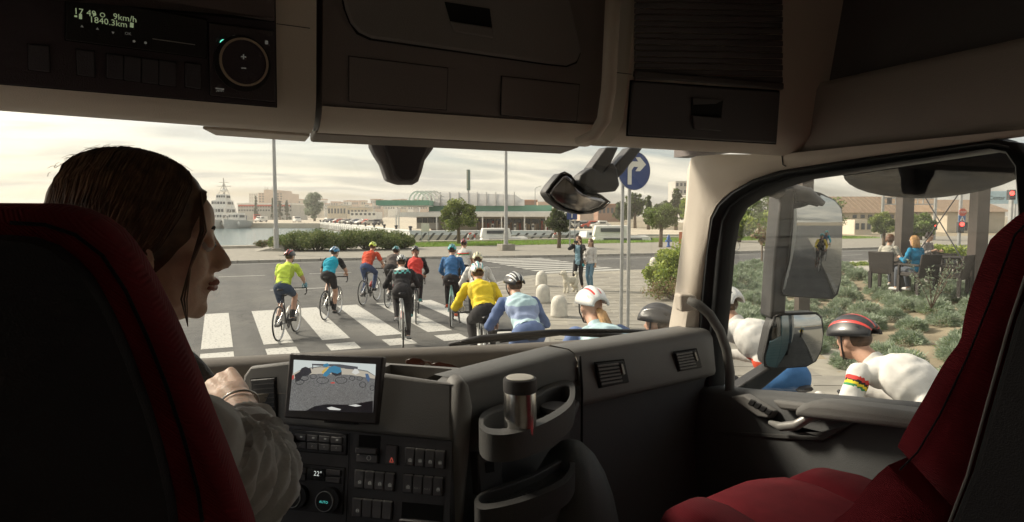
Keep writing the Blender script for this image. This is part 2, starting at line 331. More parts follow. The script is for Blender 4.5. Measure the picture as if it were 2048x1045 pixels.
# plaza pavement on the right of the truck road: raised slabs
PLZ = [(3.3, -30), (3.3, 4.5), (3.6, 7), (5.6, 11), (6.6, 14), (7.0, 17), (7.6, 19), (8.7, 20.5), (10.2, 22), (12, 22.8), (17.5, 22.9), (22, 21.6), (60, 20.8), (200, 20.5), (200, -30)]
PLAZA = sheet('plaza', PLZ, .078, mat('paving_joint', (.33, .305, .25), .9, ns=3, na=.2))
kerb_run([(3.3, -8)]+PLZ[1:13], .8, PLAZA, z1=.087, wdt=-.16, lim=(3, 30))
def inside(x, y, P):
    c = False; n = len(P)
    for i in range(n):
        (x1, y1), (x2, y2) = P[i], P[(i+1) % n]
        if (y1 > y) != (y2 > y) and x < (x2-x1)*(y-y1)/(y2-y1)+x1: c = not c
    return c
def pix(p):
    """where a place falls in the picture (only used to see what is in view)"""
    d = Vector(p)-CAM; c_, s_ = math.cos(YAW), math.sin(YAW); x = d.x*c_-d.y*s_; y = d.x*s_+d.y*c_; z = d.z
    yy = y*math.cos(PITCH)-z*math.sin(PITCH); z2 = y*math.sin(PITCH)+z*math.cos(PITCH)
    return (1024+FPX*x/yy, 522.5-FPX*z2/yy, yy) if yy > .1 else None
# planting bed (lavender) and cafe terrace boundaries
BED = [(8.6, 3.0), (8.3, 6.0), (8.9, 8.2), (10.6, 11.2), (13.0, 14.8), (15.6, 17.6), (18.6, 19.0), (19.6, 18.2), (19.6, 15.8), (17.2, 12.6), (17.0, 9.2), (16.2, 3.0)]
slabs = []
ang = R(24); ca, sa = math.cos(ang), math.sin(ang)
for i in range(-60, 60):
    for j in range(-60, 60):
        lx, ly = i*.82+(j % 2)*.41, j*.55; x, y = lx*ca+ly*sa+9, -lx*sa+ly*ca+10
        if inside(x, y, PLZ) and not inside(x, y, BED) and all(inside(x+a, y+b_, PLZ) and not inside(x+a, y+b_, BED) for a in (-.42, .42) for b_ in (-.35, .35)) and x < 34 and -6 < y < 22:
            q = pix((x, y, .08)); vis = bool(q and ((905 < q[0] < 1385 and 480 < q[1] < 668) or (1410 < q[0] < 1905 and 490 < q[1] < 812)))
            slabs.append((0 if vis else 1, q[2] if q else 99, x, y))
slabs.sort()
sm = []
for v in range(3):
    b = MB(); b.prism([Vector((x*ca+y*sa, -x*sa+y*ca, 0)) for x, y in ((-.402, -.267), (.402, -.267), (.402, .267), (-.402, .267))], (0, 0, .02), taper=.985)
    sm.append(b.mesh('slab', [MPAVE2, MPAVE3, MPAVE][v], 0))
rest = MB()
for k, (a_, d_, x, y) in enumerate(slabs):
    dz = RNG.uniform(-.006, .006)
    if k < 300 and a_ == 0: child('slab', sm[int(RNG.integers(0, 3))], PLAZA, Vector((x, y, .067+dz*.5))-PLAZA.location)
    else: rest.prism([Vector((x+u*ca+v*sa, y-u*sa+v*ca, .067+dz*.5)) for u, v in ((-.402, -.267), (.402, -.267), (.402, .267), (-.402, .267))], (0, 0, .02), m=int(RNG.integers(0, 3)))
struct(rest.build('slabs_beyond', [MPAVE2, MPAVE3, MPAVE], PLAZA, smooth=0), 'stuff')
# planting bed rising to the terrace
b = MB(); nb = 26
def bedz(x, y):
    d = (x-8.5)*.83+(y-5)*-.2; return .07+.5*max(0., min(1., (x*.78-y*.30-5.2)/5.2))
XS = np.linspace(8.0, 20, 40); YS = np.linspace(2.5, 19.5, 50)
for i in range(39):
    for j in range(49):
        q = [(XS[i], YS[j]), (XS[i+1], YS[j]), (XS[i+1], YS[j+1]), (XS[i], YS[j+1])]
        if inside(sum(p[0] for p in q)/4, sum(p[1] for p in q)/4, BED):
            b.add([(x, y, bedz(x, y)+.04*math.sin(x*5.1)*math.sin(y*4.3)) for x, y in q], [(0, 1, 2, 3)])
struct(b.build('planting_bed', MGROUND, smooth=170))
# cafe terrace of concrete, half a metre up
TER = [(16.3, 3.0), (17.1, 9.2), (17.3, 12.6), (19.7, 15.8), (22.5, 17.6), (60, 19.0), (60, 3)]
b = MB(); b.prism([(x, y, .0) for x, y in TER], (0, 0, .60)); struct(b.build('terrace', mat('terrace_concrete', (.42, .40, .35), .8, ns=1.1, na=.14, bump=.2), smooth=0))
# turf between pavement and quay, with blades
GRZ = .12
sheet('lawn', [(13, 44.9), (40, 44.6), (62, 43), (62, 51.5), (40, 51.2), (13, 50.7)], GRZ+.01, MGRASSB)
n = 26000; gx = RNG.uniform(12.8, 60, n); gy = 44.9+RNG.random(n)*6.2-(gx-13)*.02
C = np.stack([gx, gy, np.full(n, GRZ+.05)], 1)
def blades(C, hgt, wid, rng):
    n = len(C); a = rng.random(n)*6.283; u = np.stack([np.cos(a), np.sin(a), 0*a], 1)*wid; l = rng.normal(size=(n, 3))*.35; l[:, 2] = 1; l *= (hgt*(.6+.8*rng.random(n)))[:, None]
    return np.stack([C-u, C+u, C+u*.3+l, C-u*.3+l], 1)
struct(quads('grass', blades(C-np.array([0, 0, .05]), .13, .02, RNG), [leafmat('grass_blade', (.20, .34, .05)), leafmat('grass_blade_dry', (.28, .32, .09))], midx=(RNG.random(n) > .7).astype(int)), 'stuff', 'short green grass of the verge along the quay')
# quay edge of the shore
b = MB(); b.prism([(-300, 48.6, -2.2), (12.9, 48.9, -2.2), (13, 51.5, -2.2), (62, 52.2, -2.2), (62, 51.4, -2.2), (13.4, 50.7, -2.2), (13.3, 48.2, -2.2), (-300, 48.0, -2.2)], (0, 0, 2.5))
tag(b.build('quay_wall', mat('quay_concrete', (.46, .42, .35), .85, ns=1.5, na=.2, bump=.3)), 'long low concrete quay wall edging the pavement and grass', 'quay wall')
# ================================================================== far side of the harbour
def fquad(px0, px1, py, d): return FP(px0, py, d), FP(px1, py, d)
def fbox(b, px0, px1, pyt, pyb, d, th, m=None, zb=None):
    """upright box whose front face shows between these pixels at distance d"""
    c = FP((px0+px1)/2, 430, d); p0, p1 = FP(px0, 430, d), FP(px1, 430, d)
    zt = FP((px0+px1)/2, pyt, d).z; z0 = FP((px0+px1)/2, pyb, d).z if zb is None else zb
    q = [p0, p1, p1+CF*th, p0+CF*th]
    return b.prism([Vector((p.x, p.y, z0)) for p in q], (0, 0, zt-z0), m)
MWHITE = mat('white_paint', (.74, .72, .67), .5, ns=1, na=.08)
MCREAM = mat('cream_render', (.60, .53, .42), .85, ns=.4, na=.1)
MPINK = mat('pinkish_render', (.58, .44, .34), .85, ns=.3, na=.1)
MGREY = mat('grey_render', (.48, .46, .42), .85, ns=.4, na=.1)
MROOF = mat('roof_tile', (.42, .22, .13), .85, ns=.8, na=.25)
MDGLASS = mat('dark_window', (.07, .08, .09), .15, ns=1, na=.1)
MREDP = mat('red_paint', (.52, .09, .05), .5)
MGREENP = mat('green_fascia', (.16, .34, .24), .5, ns=.6, na=.08)
MSTEEL = mat('galvanised_steel', (.42, .42, .41), .45, .6, ns=5, na=.12)
MDARK = mat('dark_paint', (.05, .05, .055), .5)
# land across the water
a, c2 = ZP(-900, 456, -1.2), ZP(490, 456, -1.2); k2 = ZP(640, 456.5, -1.2); e1 = ZP(820, 489, -1.2); e2 = ZP(1260, 489, -1.2)
FARL = [(a.x, a.y), (c2.x, c2.y), (k2.x, k2.y), (e1.x, e1.y), (e2.x, e2.y), (420, 40), (2500, 40), (2500, 3400), (-2500, 3400), (-2500, 1200)]
b = MB(); b.prism([(x, y, -3) for x, y in FARL], (0, 0, 2.95)); struct(b.build('far_shore', mat('dry_ground', (.50, .44, .34), .9, ns=.08, na=.2), smooth=0))
# quay wall at the end of the basin, pier wall with slanted openings
b = MB(); b.prism([Vector((p.x, p.y, -2)) for p in (c2, k2, k2+CF*1.2, c2+CF*1.2)], (0, 0, 2.1))
far_quay = tag(b.build('harbour_wall', mat('pale_concrete', (.56, .50, .41), .85, ns=.6, na=.15)), 'pale concrete harbour wall at the far end of the basin', 'harbour wall')
for px in (608, 617, 624):
    q = MB(); fbox(q, px-1, px+1, 446.5, 456, k2.dot(CF)-.5 if False else (ZP(px, 456, -1.2)-CAM).dot(CF)-.25, .3); q.build('fender', MDARK, far_quay)
pr = thing('pier', 'long white pier wall with slanted dark openings beside the moored boats', 'pier', (e1.x, e1.y, -1.2))
wall = MB(); slots = []
def pier_run(p, q, n):
    d = (q-p); l = d.length; d.normalize(); nr = Vector((d.y, -d.x, 0)); nr = nr if nr.dot(CAM-p) > 0 else -nr
    w_ = MB(); w_.prism([Vector((v.x, v.y, -1.6)) for v in (p, q, q-nr*1.0, p-nr*1.0)], (0, 0, 1.6+.35)); w_.build('wall_section', MWHITE, pr, smooth=0)
    w_ = MB(); w_.prism([Vector((v.x, v.y, .352)) for v in (p+nr*.08, q+nr*.08, q-nr*1.1, p-nr*1.1)], (0, 0, .14)); w_.build('coping', MWHITE, pr, smooth=0)
    s0 = MB(); s0.prism([Vector((v.x, v.y, -1.25)) for v in (p+nr*.04, q+nr*.04, q-nr*.0, p-nr*.0)], (0, 0, .28)); s0.build('tide_band', mat('weed_stain', (.12, .11, .08), .9), pr, smooth=0)
    for i in range(n):
        c = p+d*(l*(i+.5)/n)+nr*.004; hw = .16; o = MB()
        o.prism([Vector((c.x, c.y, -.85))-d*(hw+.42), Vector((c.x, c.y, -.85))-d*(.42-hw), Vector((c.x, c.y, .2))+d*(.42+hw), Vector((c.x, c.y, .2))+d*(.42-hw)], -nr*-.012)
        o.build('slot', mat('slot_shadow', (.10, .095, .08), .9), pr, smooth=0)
pier_run(Vector((k2.x, k2.y, 0)), Vector((e1.x, e1.y, 0)), 34); pier_run(Vector((e1.x, e1.y, 0)), Vector((e2.x, e2.y, 0)), 26)
for i in range(14):
    f = i/13; p = Vector((k2.x, k2.y, 0)).lerp(Vector((e1.x, e1.y, 0)), f)+CF*.5
    q = MB(); q.lathe([(.16, 0), (.16, .3), (.26, .36), (.26, .5), (.1, .55)], 8, (p.x, p.y, .49)); q.build('bollard_post', MDARK, pr)
for px, py in ((943, 472), (1113, 472)):
    p = FP(px, py+4, (e1-CAM).dot(CF)-.6); rg = MB(); rot = Matrix((CR, Vector((0, 0, 1)), CF)).transposed()
    ring = [[p+rot @ Vector(((.42+.11*math.cos(h_))*math.cos(g), (.55+.11*math.cos(h_))*math.sin(g), .1*math.sin(h_))) for h_ in np.linspace(0, 5.5, 7)] for g in np.linspace(0, 2*math.pi, 17)]
    rg.loft(ring, caps=False); o = rg.build('life_ring', [MREDP, MWHITE], smooth=170)
    for k, pl in enumerate(o.data.polygons): pl.material_index = (k//14) % 2
    tag(o, 'red and white life ring on the pier wall beside the '+('bushy pine' if px < 1000 else 'blue sign'), 'life ring', 'life rings on the pier')
# petrol station
D = 97.0
st = thing('petrol_station', 'petrol station with white barrel-vault roof and green fascia behind the pier', 'petrol station', FP(930, 468, D))
def part(name, m, parent, fn, **k): b_ = MB(); fn(b_); return b_.build(name, m, parent, **k)
zf = st.location.z
part('green_fascia', MGREENP, st, lambda q: fbox(q, 752, 858, 401, 411, D-6, 12), smooth=0)
part('green_fascia', MGREENP, st, lambda q: fbox(q, 858, 1104, 411, 423, D, 14), smooth=0)
part('canopy_underside', MWHITE, st, lambda q: fbox(q, 755, 857, 411.5, 413, D-5.8, 11), smooth=0)
part('low_canopy', MWHITE, st, lambda q: fbox(q, 800, 1130, 425, 434, D-5, 9), smooth=0)
part('shop_wall', MCREAM, st, lambda q: fbox(q, 862, 1128, 434, 468, D+2, 10, zb=-.05), smooth=0)
part('roof_slab', MWHITE, st, lambda q: fbox(q, 858, 1118, 423, 426, D-.6, 14), smooth=0)
def vault(q, x0, x1, yb, yt, d0, d1, th=.15, n=14):
    rings = []
    for d in (d0, d1):
        A, B = FP(x0, yb, D), FP(x1, yb, D); zt = FP(x0, yt, D).z; rr = []
        for i in range(n+1):
            g = math.pi*i/n; p = A.lerp(B, .5-.5*math.cos(g)); rr.append(Vector((p.x, p.y, A.z+(zt-A.z)*math.sin(g)**.75))+CF*d)
        rings.append(rr)
    q.loft(rings, caps=False, closed=False)
# barrel running along the front: section seen from its end at the left, long roof face to the right
def barrel(q):
    n = 10; rows = []
    for px, f in ((846, 0), (1030, .94), (1042, .99), (1049, 1)):
        rr = []; top = 383.5+ (16*(f-.9)*10 if f > .9 else 1.5*f)
        for i in range(n+1):
            g = (math.pi/2)*i/n*1.9; py = 412-(412-top)*math.sin(min(g, math.pi/2)); rr.append(FP(px, py, D+9*(1-math.cos(g))/1.0-1)+(Vector((0, 0, -1.2*max(0, g-1.57))) if g > 1.57 else Vector((0, 0, 0))))
        rows.append(rr)
    q.loft(rows, caps=False, closed=False)
rf = part('vault_roof', mat('white_roof_sheet', (.40, .385, .355), .5, ns=.7, na=.08), st, barrel, smooth=50)
for k in range(10):
    px = 862+k*18.5; q = MB()
    q.tube([FP(px, 412-(412-385)*math.sin(min(g, 1.57)), D+9*(1-math.cos(g))-1.08) for g in np.linspace(0, 1.55, 7)], .09, 4); q.build('roof_seam', mat('seam_grey', (.25, .24, .22), .6), rf)
for k in range(5):
    q = MB(); x0 = 818+k*8.5
    q.tube([FP(x0+(34)*(.5-.5*math.cos(g)), 404-21*math.sin(g), D-3+k*1.2) for g in np.linspace(0, math.pi, 11)], .13, 5); q.build('arch_rib', MWHITE, st)
for px in (792, 797, 873, 965, 1003, 1049, 1092, 1127): part('column', MWHITE, st, lambda q: fbox(q, px-1.2, px+1.2, 430, 470, D-4.9, .3, zb=-.05), smooth=0)
for k in range(4): part('window', MDGLASS, st, lambda q: fbox(q, 834+k*11, 843.5+k*11, 436, 446, D-2, .1), smooth=0)
part('glazed_kiosk', MGREY, st, lambda q: fbox(q, 833, 878, 434, 458, D-1.8, 5), smooth=0)
rr_ = random.Random(3)
for k in range(9):
    x0 = 955+k*18; mm = [mat('shop_interior', (.30, .20, .13), .7), mat('shop_shelf_red', (.42, .12, .08), .7), mat('shop_shelf_tan', (.45, .33, .22), .7)][k % 3]
    part('shop_window', MDGLASS, st, lambda q: fbox(q, x0, x0+16, 438, 461, D+1.85, .1), smooth=0)
    for j in range(3): part('shelf', mm if j != 1 else M['shop_shelf_tan'], st, lambda q: fbox(q, x0+1+5*j, x0+5+5*j, 442+rr_.random()*8, 461, D+1.6, .15), smooth=0)
for px in (1050, 1066, 985, 1030): 
    g = thing('fuel_pump', ['white', 'pale grey', 'narrow white', 'squat white'][(px//7) % 4]+' fuel pump under the low canopy '+{1050: 'beside the lamp post', 1066: 'left of the thin tree', 985: 'nearer the bushy pine', 1030: 'right of the lamp post'}[px], 'fuel pump', FP(px, 468, D-3), group='fuel pumps')
    part('pump_body', MWHITE, g, lambda q: fbox(q, px-2.6, px+2.6, 448, 470, D-3, .7, zb=-.05), bevel=.05); part('pump_display', MDARK, g, lambda q: fbox(q, px-1.8, px+1.8, 450.5, 455, D-3.03, .06), smooth=0)
tt = thing('totem_sign', 'tall narrow dark green totem sign above the vaulted roof', 'sign', FP(937, 468, D+12))
part('totem_board', mat('totem_green', (.14, .19, .16), .5), tt, lambda q: fbox(q, 933.5, 940.5, 340, 381, D+12, .8), bevel=.05)
part('totem_post', MGREY, tt, lambda q: fbox(q, 935.5, 938.5, 381, 468, D+12.1, .5, zb=-.05), smooth=0)
for k in range(9): part('letter_panel', MCREAM, tt, lambda q: fbox(q, 934.3, 935.7, 342+k*4, 345+k*4, D+11.97, .05), smooth=0)
# distant buildings
def building(name, label, px0, px1, pt, pb, d, th, m, win=None, roof=None):
    g = thing(name, label, 'building', FP((px0+px1)/2, 430, d)-Vector((0, 0, FP(0, 430, d).z+.05)))
    part('wall', m, g, lambda q: fbox(q, px0, px1, pt, pb, d, th, zb=-.1), smooth=0)
    if win:
        nx, ny, mm = win; w_ = (px1-px0)/nx; h_ = (pb-pt)/ny
        for i in range(nx):
            for j in range(ny): part('window', mm, g, lambda q: fbox(q, px0+w_*(i+.22), px0+w_*(i+.78), pt+h_*(j+.25), pt+h_*(j+.7), d-.12, .1), smooth=0)
    if roof: part('roof', roof[0], g, lambda q: fbox(q, px0-roof[1], px1+roof[1], pt-roof[2], pt, d-.6, th+1.2), smooth=0)
    return g
g = building('hospital_block', 'large beige apartment-like block with taller middle tower beyond the harbour', 518, 566, 386, 406, 520, 40, MPINK, (8, 4, MDGLASS))
part('tower', MPINK, g, lambda q: fbox(q, 529, 551, 380, 406, 515, 40), smooth=0)
for px in (531, 536, 545): part('mast', MGREY, g, lambda q: fbox(q, px-.3, px+.3, 375, 380, 517, 1), smooth=0)
building('white_block', 'pale narrow block beside the large beige block', 499, 517, 387, 406, 540, 30, MWHITE, (4, 3, MGREY))
g = building('harbour_hall', 'long low harbour building with white roof and red fascia band', 476, 584, 410, 425, 330, 25, MGREY, (20, 2, MDGLASS), roof=(MWHITE, 1, 3.5))
part('red_fascia', MREDP, g, lambda q: fbox(q, 477, 580, 410, 413, 329.3, .4), smooth=0)
rb = random.Random(5)
cols = ['orange-roofed', 'pale pink', 'cream', 'white', 'sandy', 'grey']
for k in range(26):
    px = 575+k*11+rb.uniform(-3, 3); wd = rb.uniform(7, 15); tp = rb.uniform(400, 409); d = 560+rb.uniform(0, 240)
    lab = '%s distant house on the horizon, %s' % (cols[k % 6], ['beyond the grey willow', 'beyond the car park', 'beyond the canopy', 'behind the barrel roof'][min(3, k//7)])
    g = building('town_house', lab, px, px+wd, tp, 421, d, 12, [MPINK, MCREAM, MWHITE, MGREY][k % 4], (3, 2, MDGLASS), roof=(MROOF, .4, 1.6)); g['group'] = 'town houses on the horizon'
for k, (x0, x1, pt, d) in enumerate([(655, 692, 412, 330), (694, 735, 416, 300), (700, 752, 424, 240), (1048, 1075, 402, 260), (1075, 1100, 404, 250), (1196, 1245, 410, 230), (1160, 1196, 408, 260), (1350, 1381, 363, 260), (1376, 1420, 392, 200)]):
    building('low_building', ['pale hall with shallow roof beyond the harbour car park', 'cream shed near the pier corner', 'white warehouse wall behind the pier', 'brick-brown house right of the barrel roof', 'tan house with flat roof beside the brick-brown house', 'wide brown house behind the double sign posts', 'low tan house behind the small mirror', 'tall grey tower block above the dark conifers', 'low grey house beside the tower block'][k], x0, x1, pt, 434, d, 12, [MCREAM, MCREAM, MWHITE, mat('brick_brown', (.30, .17, .11), .85), MPINK, M['brick_brown'], MPINK, MGREY, MGREY][k], (6 if k != 7 else 4, 1 if k != 7 else 5, MDGLASS), roof=None if k in (2, 4, 7) else (MROOF if k in (3, 5, 6) else MGREY, .5, 2))
# ---- boats
def hull(q, L_, W_, H_, bow=.5, m=None):
    """hull along +y, bow at +y, keel at z=0"""
    rows = []
    for i in range(11):
        f = i/10; y = -L_/2+L_*f; wdt = W_/2*(1-max(0, (f-.45)/.55)**2.2)*(.9+.1*min(1, f*5)); sh = H_*(1+.28*max(0, f-.4)**1.5)
        rows.append([(-wdt, y+bow*f**3*.6, sh), (-wdt*.9, y+bow*f**3*.3, sh*.5), (-wdt*.55, y, .08), (0, y, 0), (wdt*.55, y, .08), (wdt*.9, y+bow*f**3*.3, sh*.5), (wdt, y+bow*f**3*.6, sh)])
    q.loft([[Vector(p) for p in r_] for r_ in rows], m=m, caps=True)
def boat(name, label, cat, px, py, d, face, L_, W_, H_, mats, cabin, group=None, sink=.35):
    p = FP(px, py, d); g = thing(name, label, cat, (p.x, p.y, -1.2-sink), face, group)
    q = MB(); hull(q, L_, W_, H_); o = q.build('hull', mats[0], g, smooth=50, local=True)
    q = MB(); rows = []
    q.box((0, -L_*.05, H_*1.0-.04), (W_*.82, L_*.72, .08)); q.build('deck', mats[1], g, local=True)
    for (cy, cl, cw, ch, z0, mm, wn) in cabin:
        q = MB(); q.prism([Vector((x*cw/2, cy+y*cl/2, z0)) for x, y in ((-1, -1), (1, -1), (.9, 1), (-.9, 1))], (0, 0, ch), taper=.88); c_ = q.build('cabin', mm, g, local=True, bevel=.06)
        for i in range(wn):
            q = MB(); xx = (i-(wn-1)/2)*cw*.8/wn; q.box((xx, cy+cl/2*.95, z0+ch*.62), (cw*.55/wn, .12, ch*.32)); child('window', q.mesh('window', MDGLASS, 0), c_)
        for sx in (-1, 1):
            q = MB(); q.box((sx*cw*.47, cy, z0+ch*.6), (.12, cl*.62, ch*.34)); child('side_window', q.mesh('window', MDGLASS, 0), c_)
    return g
tocam = math.pi-YAW       # bow pointing at the cab
MHG = mat('boat_grey', (.50, .49, .46), .5, ns=1, na=.08); MNAVY = mat('navy_hull', (.03, .05, .11), .4)
sp = boat('patrol_ship', 'big white ship with tiered superstructure and mast moored behind two small boats', 'ship', 450, 449, 205, tocam+.12, 26, 7.4, 3.8, [MNAVY, MWHITE],
          [(4, 12, 6.8, 2.6, 3.7, MWHITE, 6), (2, 8, 5.2, 2.2, 6.3, MWHITE, 5), (1, 5, 3.4, 1.9, 8.5, MWHITE, 4)])
q = MB(); q.tube([(0, 0, 10.5), (0, 0, 15.6)], [.35, .12], 6); q.tube([(-2.2, 0, 13), (2.2, 0, 13)], .1, 5); q.tube([(-1.5, 0, 14.2), (1.5, 0, 14.2)], .09, 5); q.tube([(-1.6, 0, 10.5), (0, 0, 14)], .1, 5); q.tube([(1.6, 0, 10.5), (0, 0, 14)], .1, 5); q.build('mast', MGREY, sp, local=True)
q = MB(); q.ell((0, .3, 11.6), (1.0, .8, .6)); q.build('radar_dome', MWHITE, sp, local=True)
for px, lb, w_ in ((436, 'small white fishing boat with square wheelhouse beside the ship, its bow upright', 5.0), (470, 'small pale fishing boat with low wheelhouse nearest the harbour wall', 5.4)):
    f = boat('fishing_boat', lb, 'boat', px, 449, 178, tocam+(.1 if px < 450 else -.1), 11, w_, 2.5, [MHG, MWHITE], [(-1, 4, 3.4, 2.0, 2.4, MWHITE, 4)], 'fishing boats in front of the ship')
    q = MB(); q.tube([(0, 1.5, 2.4), (0, 1.5, 7.6)], [.1, .05], 5); q.tube([(0, 1.5, 6), (0, 5.2, 3)], .04, 4); q.build('mast', MWHITE, f, local=True)
    for s_ in (-1, 1):
        q = MB(); q.ell((s_*w_*.42, 2.4, 1.7), (.4, .4, .55), n=8, k=6); q.build('fender', MWHITE, f, local=True)
def cruiser(px, py, d, face, sc, lb):
    g = boat('motor_boat', lb, 'boat', px, py, d, face, 8.5*sc, 2.9*sc, 1.25*sc, [MWHITE, MWHITE], [(-.4*sc, 4.8*sc, 2.3*sc, .62*sc, 1.2*sc, MWHITE, 3), (-1.2*sc, 2.9*sc, 2.0*sc, .85*sc, 1.8*sc, MWHITE, 3)], 'motor boats behind the lawn', .3)
    q = MB(); q.tube([(-1.1*sc, 3.9*sc, 1.9*sc), (-.9*sc, 1*sc, 1.9*sc)], .025, 5); q.tube([(1.1*sc, 3.9*sc, 1.9*sc), (.9*sc, 1*sc, 1.9*sc)], .025, 5); q.build('rail', MSTEEL, g, local=True)
    return g
cruiser(1016, 492, 62, -YAW-math.pi/2+.12, 1.0, 'white cabin cruiser lying behind the lawn beside the lamp post')
cruiser(1252, 492, 58, -YAW-math.pi/2-.05, 1.12, 'white cabin cruiser with red fenders behind the double sign posts')
cruiser(1196, 480, 72, -YAW-math.pi/2+.5, .8, 'smaller white motor boat moored at the pier beyond the two pedestrians')
for k, px in enumerate((1268, 1295)):
    q = MB(); p = FP(px, 485, 56.6); q.ell((p.x, p.y, -.35), (.3, .3, .34), n=10, k=6); tag(q.build('boat_fender', MREDP, smooth=170), 'round red fender at the cruiser '+('stern' if k else 'bow'), 'fender', 'red fenders')
# ---- parked vehicles on the far quay
def van(name, label, cat, px, py, d, col, L_=4.9, W_=1.95, H_=2.0, face=0., van_=True):
    p = FP(px, py, d); g = thing(name, label, cat, (p.x, p.y, -.05), face)
    prof = [(-L_/2, .35), (-L_/2, H_*.92), (-L_/2+.25, H_), (L_*.18, H_), (L_*.33, H_*.56), (L_*.48, H_*.45), (L_/2, .55), (L_/2, .35)] if van_ else [(-L_/2, .35), (-L_/2, .85), (-L_*.36, .92), (-L_*.26, H_), (L_*.1, H_), (L_*.24, .95), (L_*.46, .8), (L_/2, .6), (L_/2, .35)]
    q = MB(); q.prism([(-W_/2, y, z) for y, z in prof], (W_, 0, 0)); q.build('body', col, g, local=True, bevel=.07)
    for y in (-L_*.32, L_*.32):
        for s_ in (-1, 1):
            q = MB(); q.lathe([(.2, -.1), (.33, -.1), (.35, 0), (.33, .1), (.2, .1)], 14, (s_*(W_/2-.06), y, .34), Matrix.Rotation(math.pi/2, 3, 'Y')); w_ = q.build('wheel', MDARK, g, local=True)
    q = MB(); q.box((0, L_*.262 if van_ else L_*.18, H_*.78), (W_*.86, .05, H_*.36), Matrix.Rotation(R(-38), 3, 'X')); q.build('windscreen', MDGLASS, g, local=True)
    for s_ in (-1, 1):
        q = MB(); q.box((s_*(W_/2+.005), L_*.06 if van_ else -.2, H_*.74), (.02, L_*.3, H_*.22)); q.build('side_window', MDGLASS, g, local=True)
        q = MB(); q.box((s_*W_*.38, L_/2-.03, .72), (.34, .1, .16)); q.build('headlight', MWHITE, g, local=True)
    return g
van('parked_van', 'white van standing alone on the pale far quay', 'van', 594, 443, 215, MWHITE, face=tocam+.5)
van('lorry', 'red and white lorry beside the fishing boats', 'lorry', 514, 441, 240, MREDP, 6.5, 2.3, 2.7, tocam+.4)
van('parked_van', 'white box van with dark windscreen on the far quay beside the lorry', 'van', 522, 442, 225, MWHITE, face=tocam-.3)
rc = random.Random(9); cw = ['silver', 'dark blue', 'white', 'red', 'grey', 'black']
for k in range(12):
    px = 655+k*9.0+rc.uniform(-2, 2); cc = [MSTEEL, MNAVY, MWHITE, MREDP, MGREY, MDARK][k % 6]
    van('parked_car', '%s car parked behind the pier %s' % (cw[k % 6], 'near the pier corner' if k < 6 else 'towards the green canopy'), 'car', px, 437+rc.uniform(0, 3), 190-k*3, cc, 4.3, 1.75, 1.42, rc.uniform(0, 3), False)['group'] = 'cars parked behind the pier'
for k in range(5):
    px = 1130+k*17; cc = [MWHITE, MDARK, MSTEEL, MREDP, MWHITE][k]
    van('parked_car', '%s car parked beyond the pier behind the %s' % (['white', 'black', 'silver', 'red', 'off-white'][k], 'small blue sign' if k < 2 else 'double sign posts'), 'car', px, 447, 118, cc, 4.3, 1.75, 1.42, -YAW+1.3+.2*k, False)['group'] = 'cars beyond the pier'
# ================================================================== trees and plants
MBARK = mat('bark', (.16, .12, .085), .9, ns=9, na=.3, bump=.6, bs=30)
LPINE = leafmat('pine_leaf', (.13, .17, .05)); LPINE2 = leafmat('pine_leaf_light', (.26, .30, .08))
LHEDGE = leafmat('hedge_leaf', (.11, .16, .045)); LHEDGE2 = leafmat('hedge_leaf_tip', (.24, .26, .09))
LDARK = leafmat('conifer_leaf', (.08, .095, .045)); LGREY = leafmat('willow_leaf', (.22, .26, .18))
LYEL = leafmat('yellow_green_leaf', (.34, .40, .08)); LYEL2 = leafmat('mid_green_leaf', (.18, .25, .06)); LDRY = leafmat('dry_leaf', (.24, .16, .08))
LLAV = leafmat('lavender_leaf', (.30, .37, .26), .2); LLAV2 = leafmat('lavender_leaf_pale', (.42, .48, .36), .2)
def tree(name, label, base, height, crown_w, crown_h, leaves, mats, leaf=.1, trunk_r=.09, group=None, cone=False, seed=0, nlimb=9, clumps=40):
    rg = np.random.default_rng(seed+100); g = thing(name, label, 'tree', base, 0, group)
    cz = height-crown_h/2; q = MB(); tz = height-crown_h*.55
    q.tube([(0, 0, -.1), (.04*crown_w*rg.normal()*.3, 0, tz*.5), (.02, .03, tz), (0, 0, height-crown_h*.15)], [trunk_r*1.25, trunk_r, trunk_r*.8, trunk_r*.25], 8)
    ce = []
    for i in range(clumps):
        a = rg.random()*6.283; u = rg.uniform(-1, 1); rr = (1-u*u)**.5 if not cone else max(.05, (1-(u+1)/2))*1.0
        k = rg.uniform(.5, 1.12); ce.append((math.cos(a)*rr*crown_w/2*k*.82, math.sin(a)*rr*crown_w/2*k*.82, cz+u*crown_h/2*k*(.82 if not cone else .95)))
    ce = np.array(ce); rad = np.full((len(ce), 3), crown_w*.15)*(.5+1.0*rg.random((len(ce), 1))); rad[:, 2] *= .75
    for i in range(nlimb):
        e = ce[i]; q.tube([(0, 0, tz*(.75+.25*i/nlimb)), (e[0]*.45, e[1]*.45, tz+(e[2]-tz)*.45), tuple(e)], [trunk_r*.5, trunk_r*.3, trunk_r*.1], 5)
    q.build('trunk', MBARK, g, local=True, smooth=170)
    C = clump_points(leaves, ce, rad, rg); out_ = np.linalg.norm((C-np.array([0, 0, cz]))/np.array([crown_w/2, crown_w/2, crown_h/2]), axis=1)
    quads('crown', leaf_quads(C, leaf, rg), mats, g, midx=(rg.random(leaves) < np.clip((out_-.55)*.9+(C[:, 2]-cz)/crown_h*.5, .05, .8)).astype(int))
    return g
def px_tree(name, label, px, pb, pt, w_px, cfrac, d, leaves, mats, zb=.1, **k):
    p = FP(px, pb, d); s_ = d/FPX; h_ = FP(px, pt, d).z-zb; w_ = w_px*s_
    return tree(name, label, (p.x, p.y, zb), h_, w_, h_*cfrac, leaves, mats, **k)
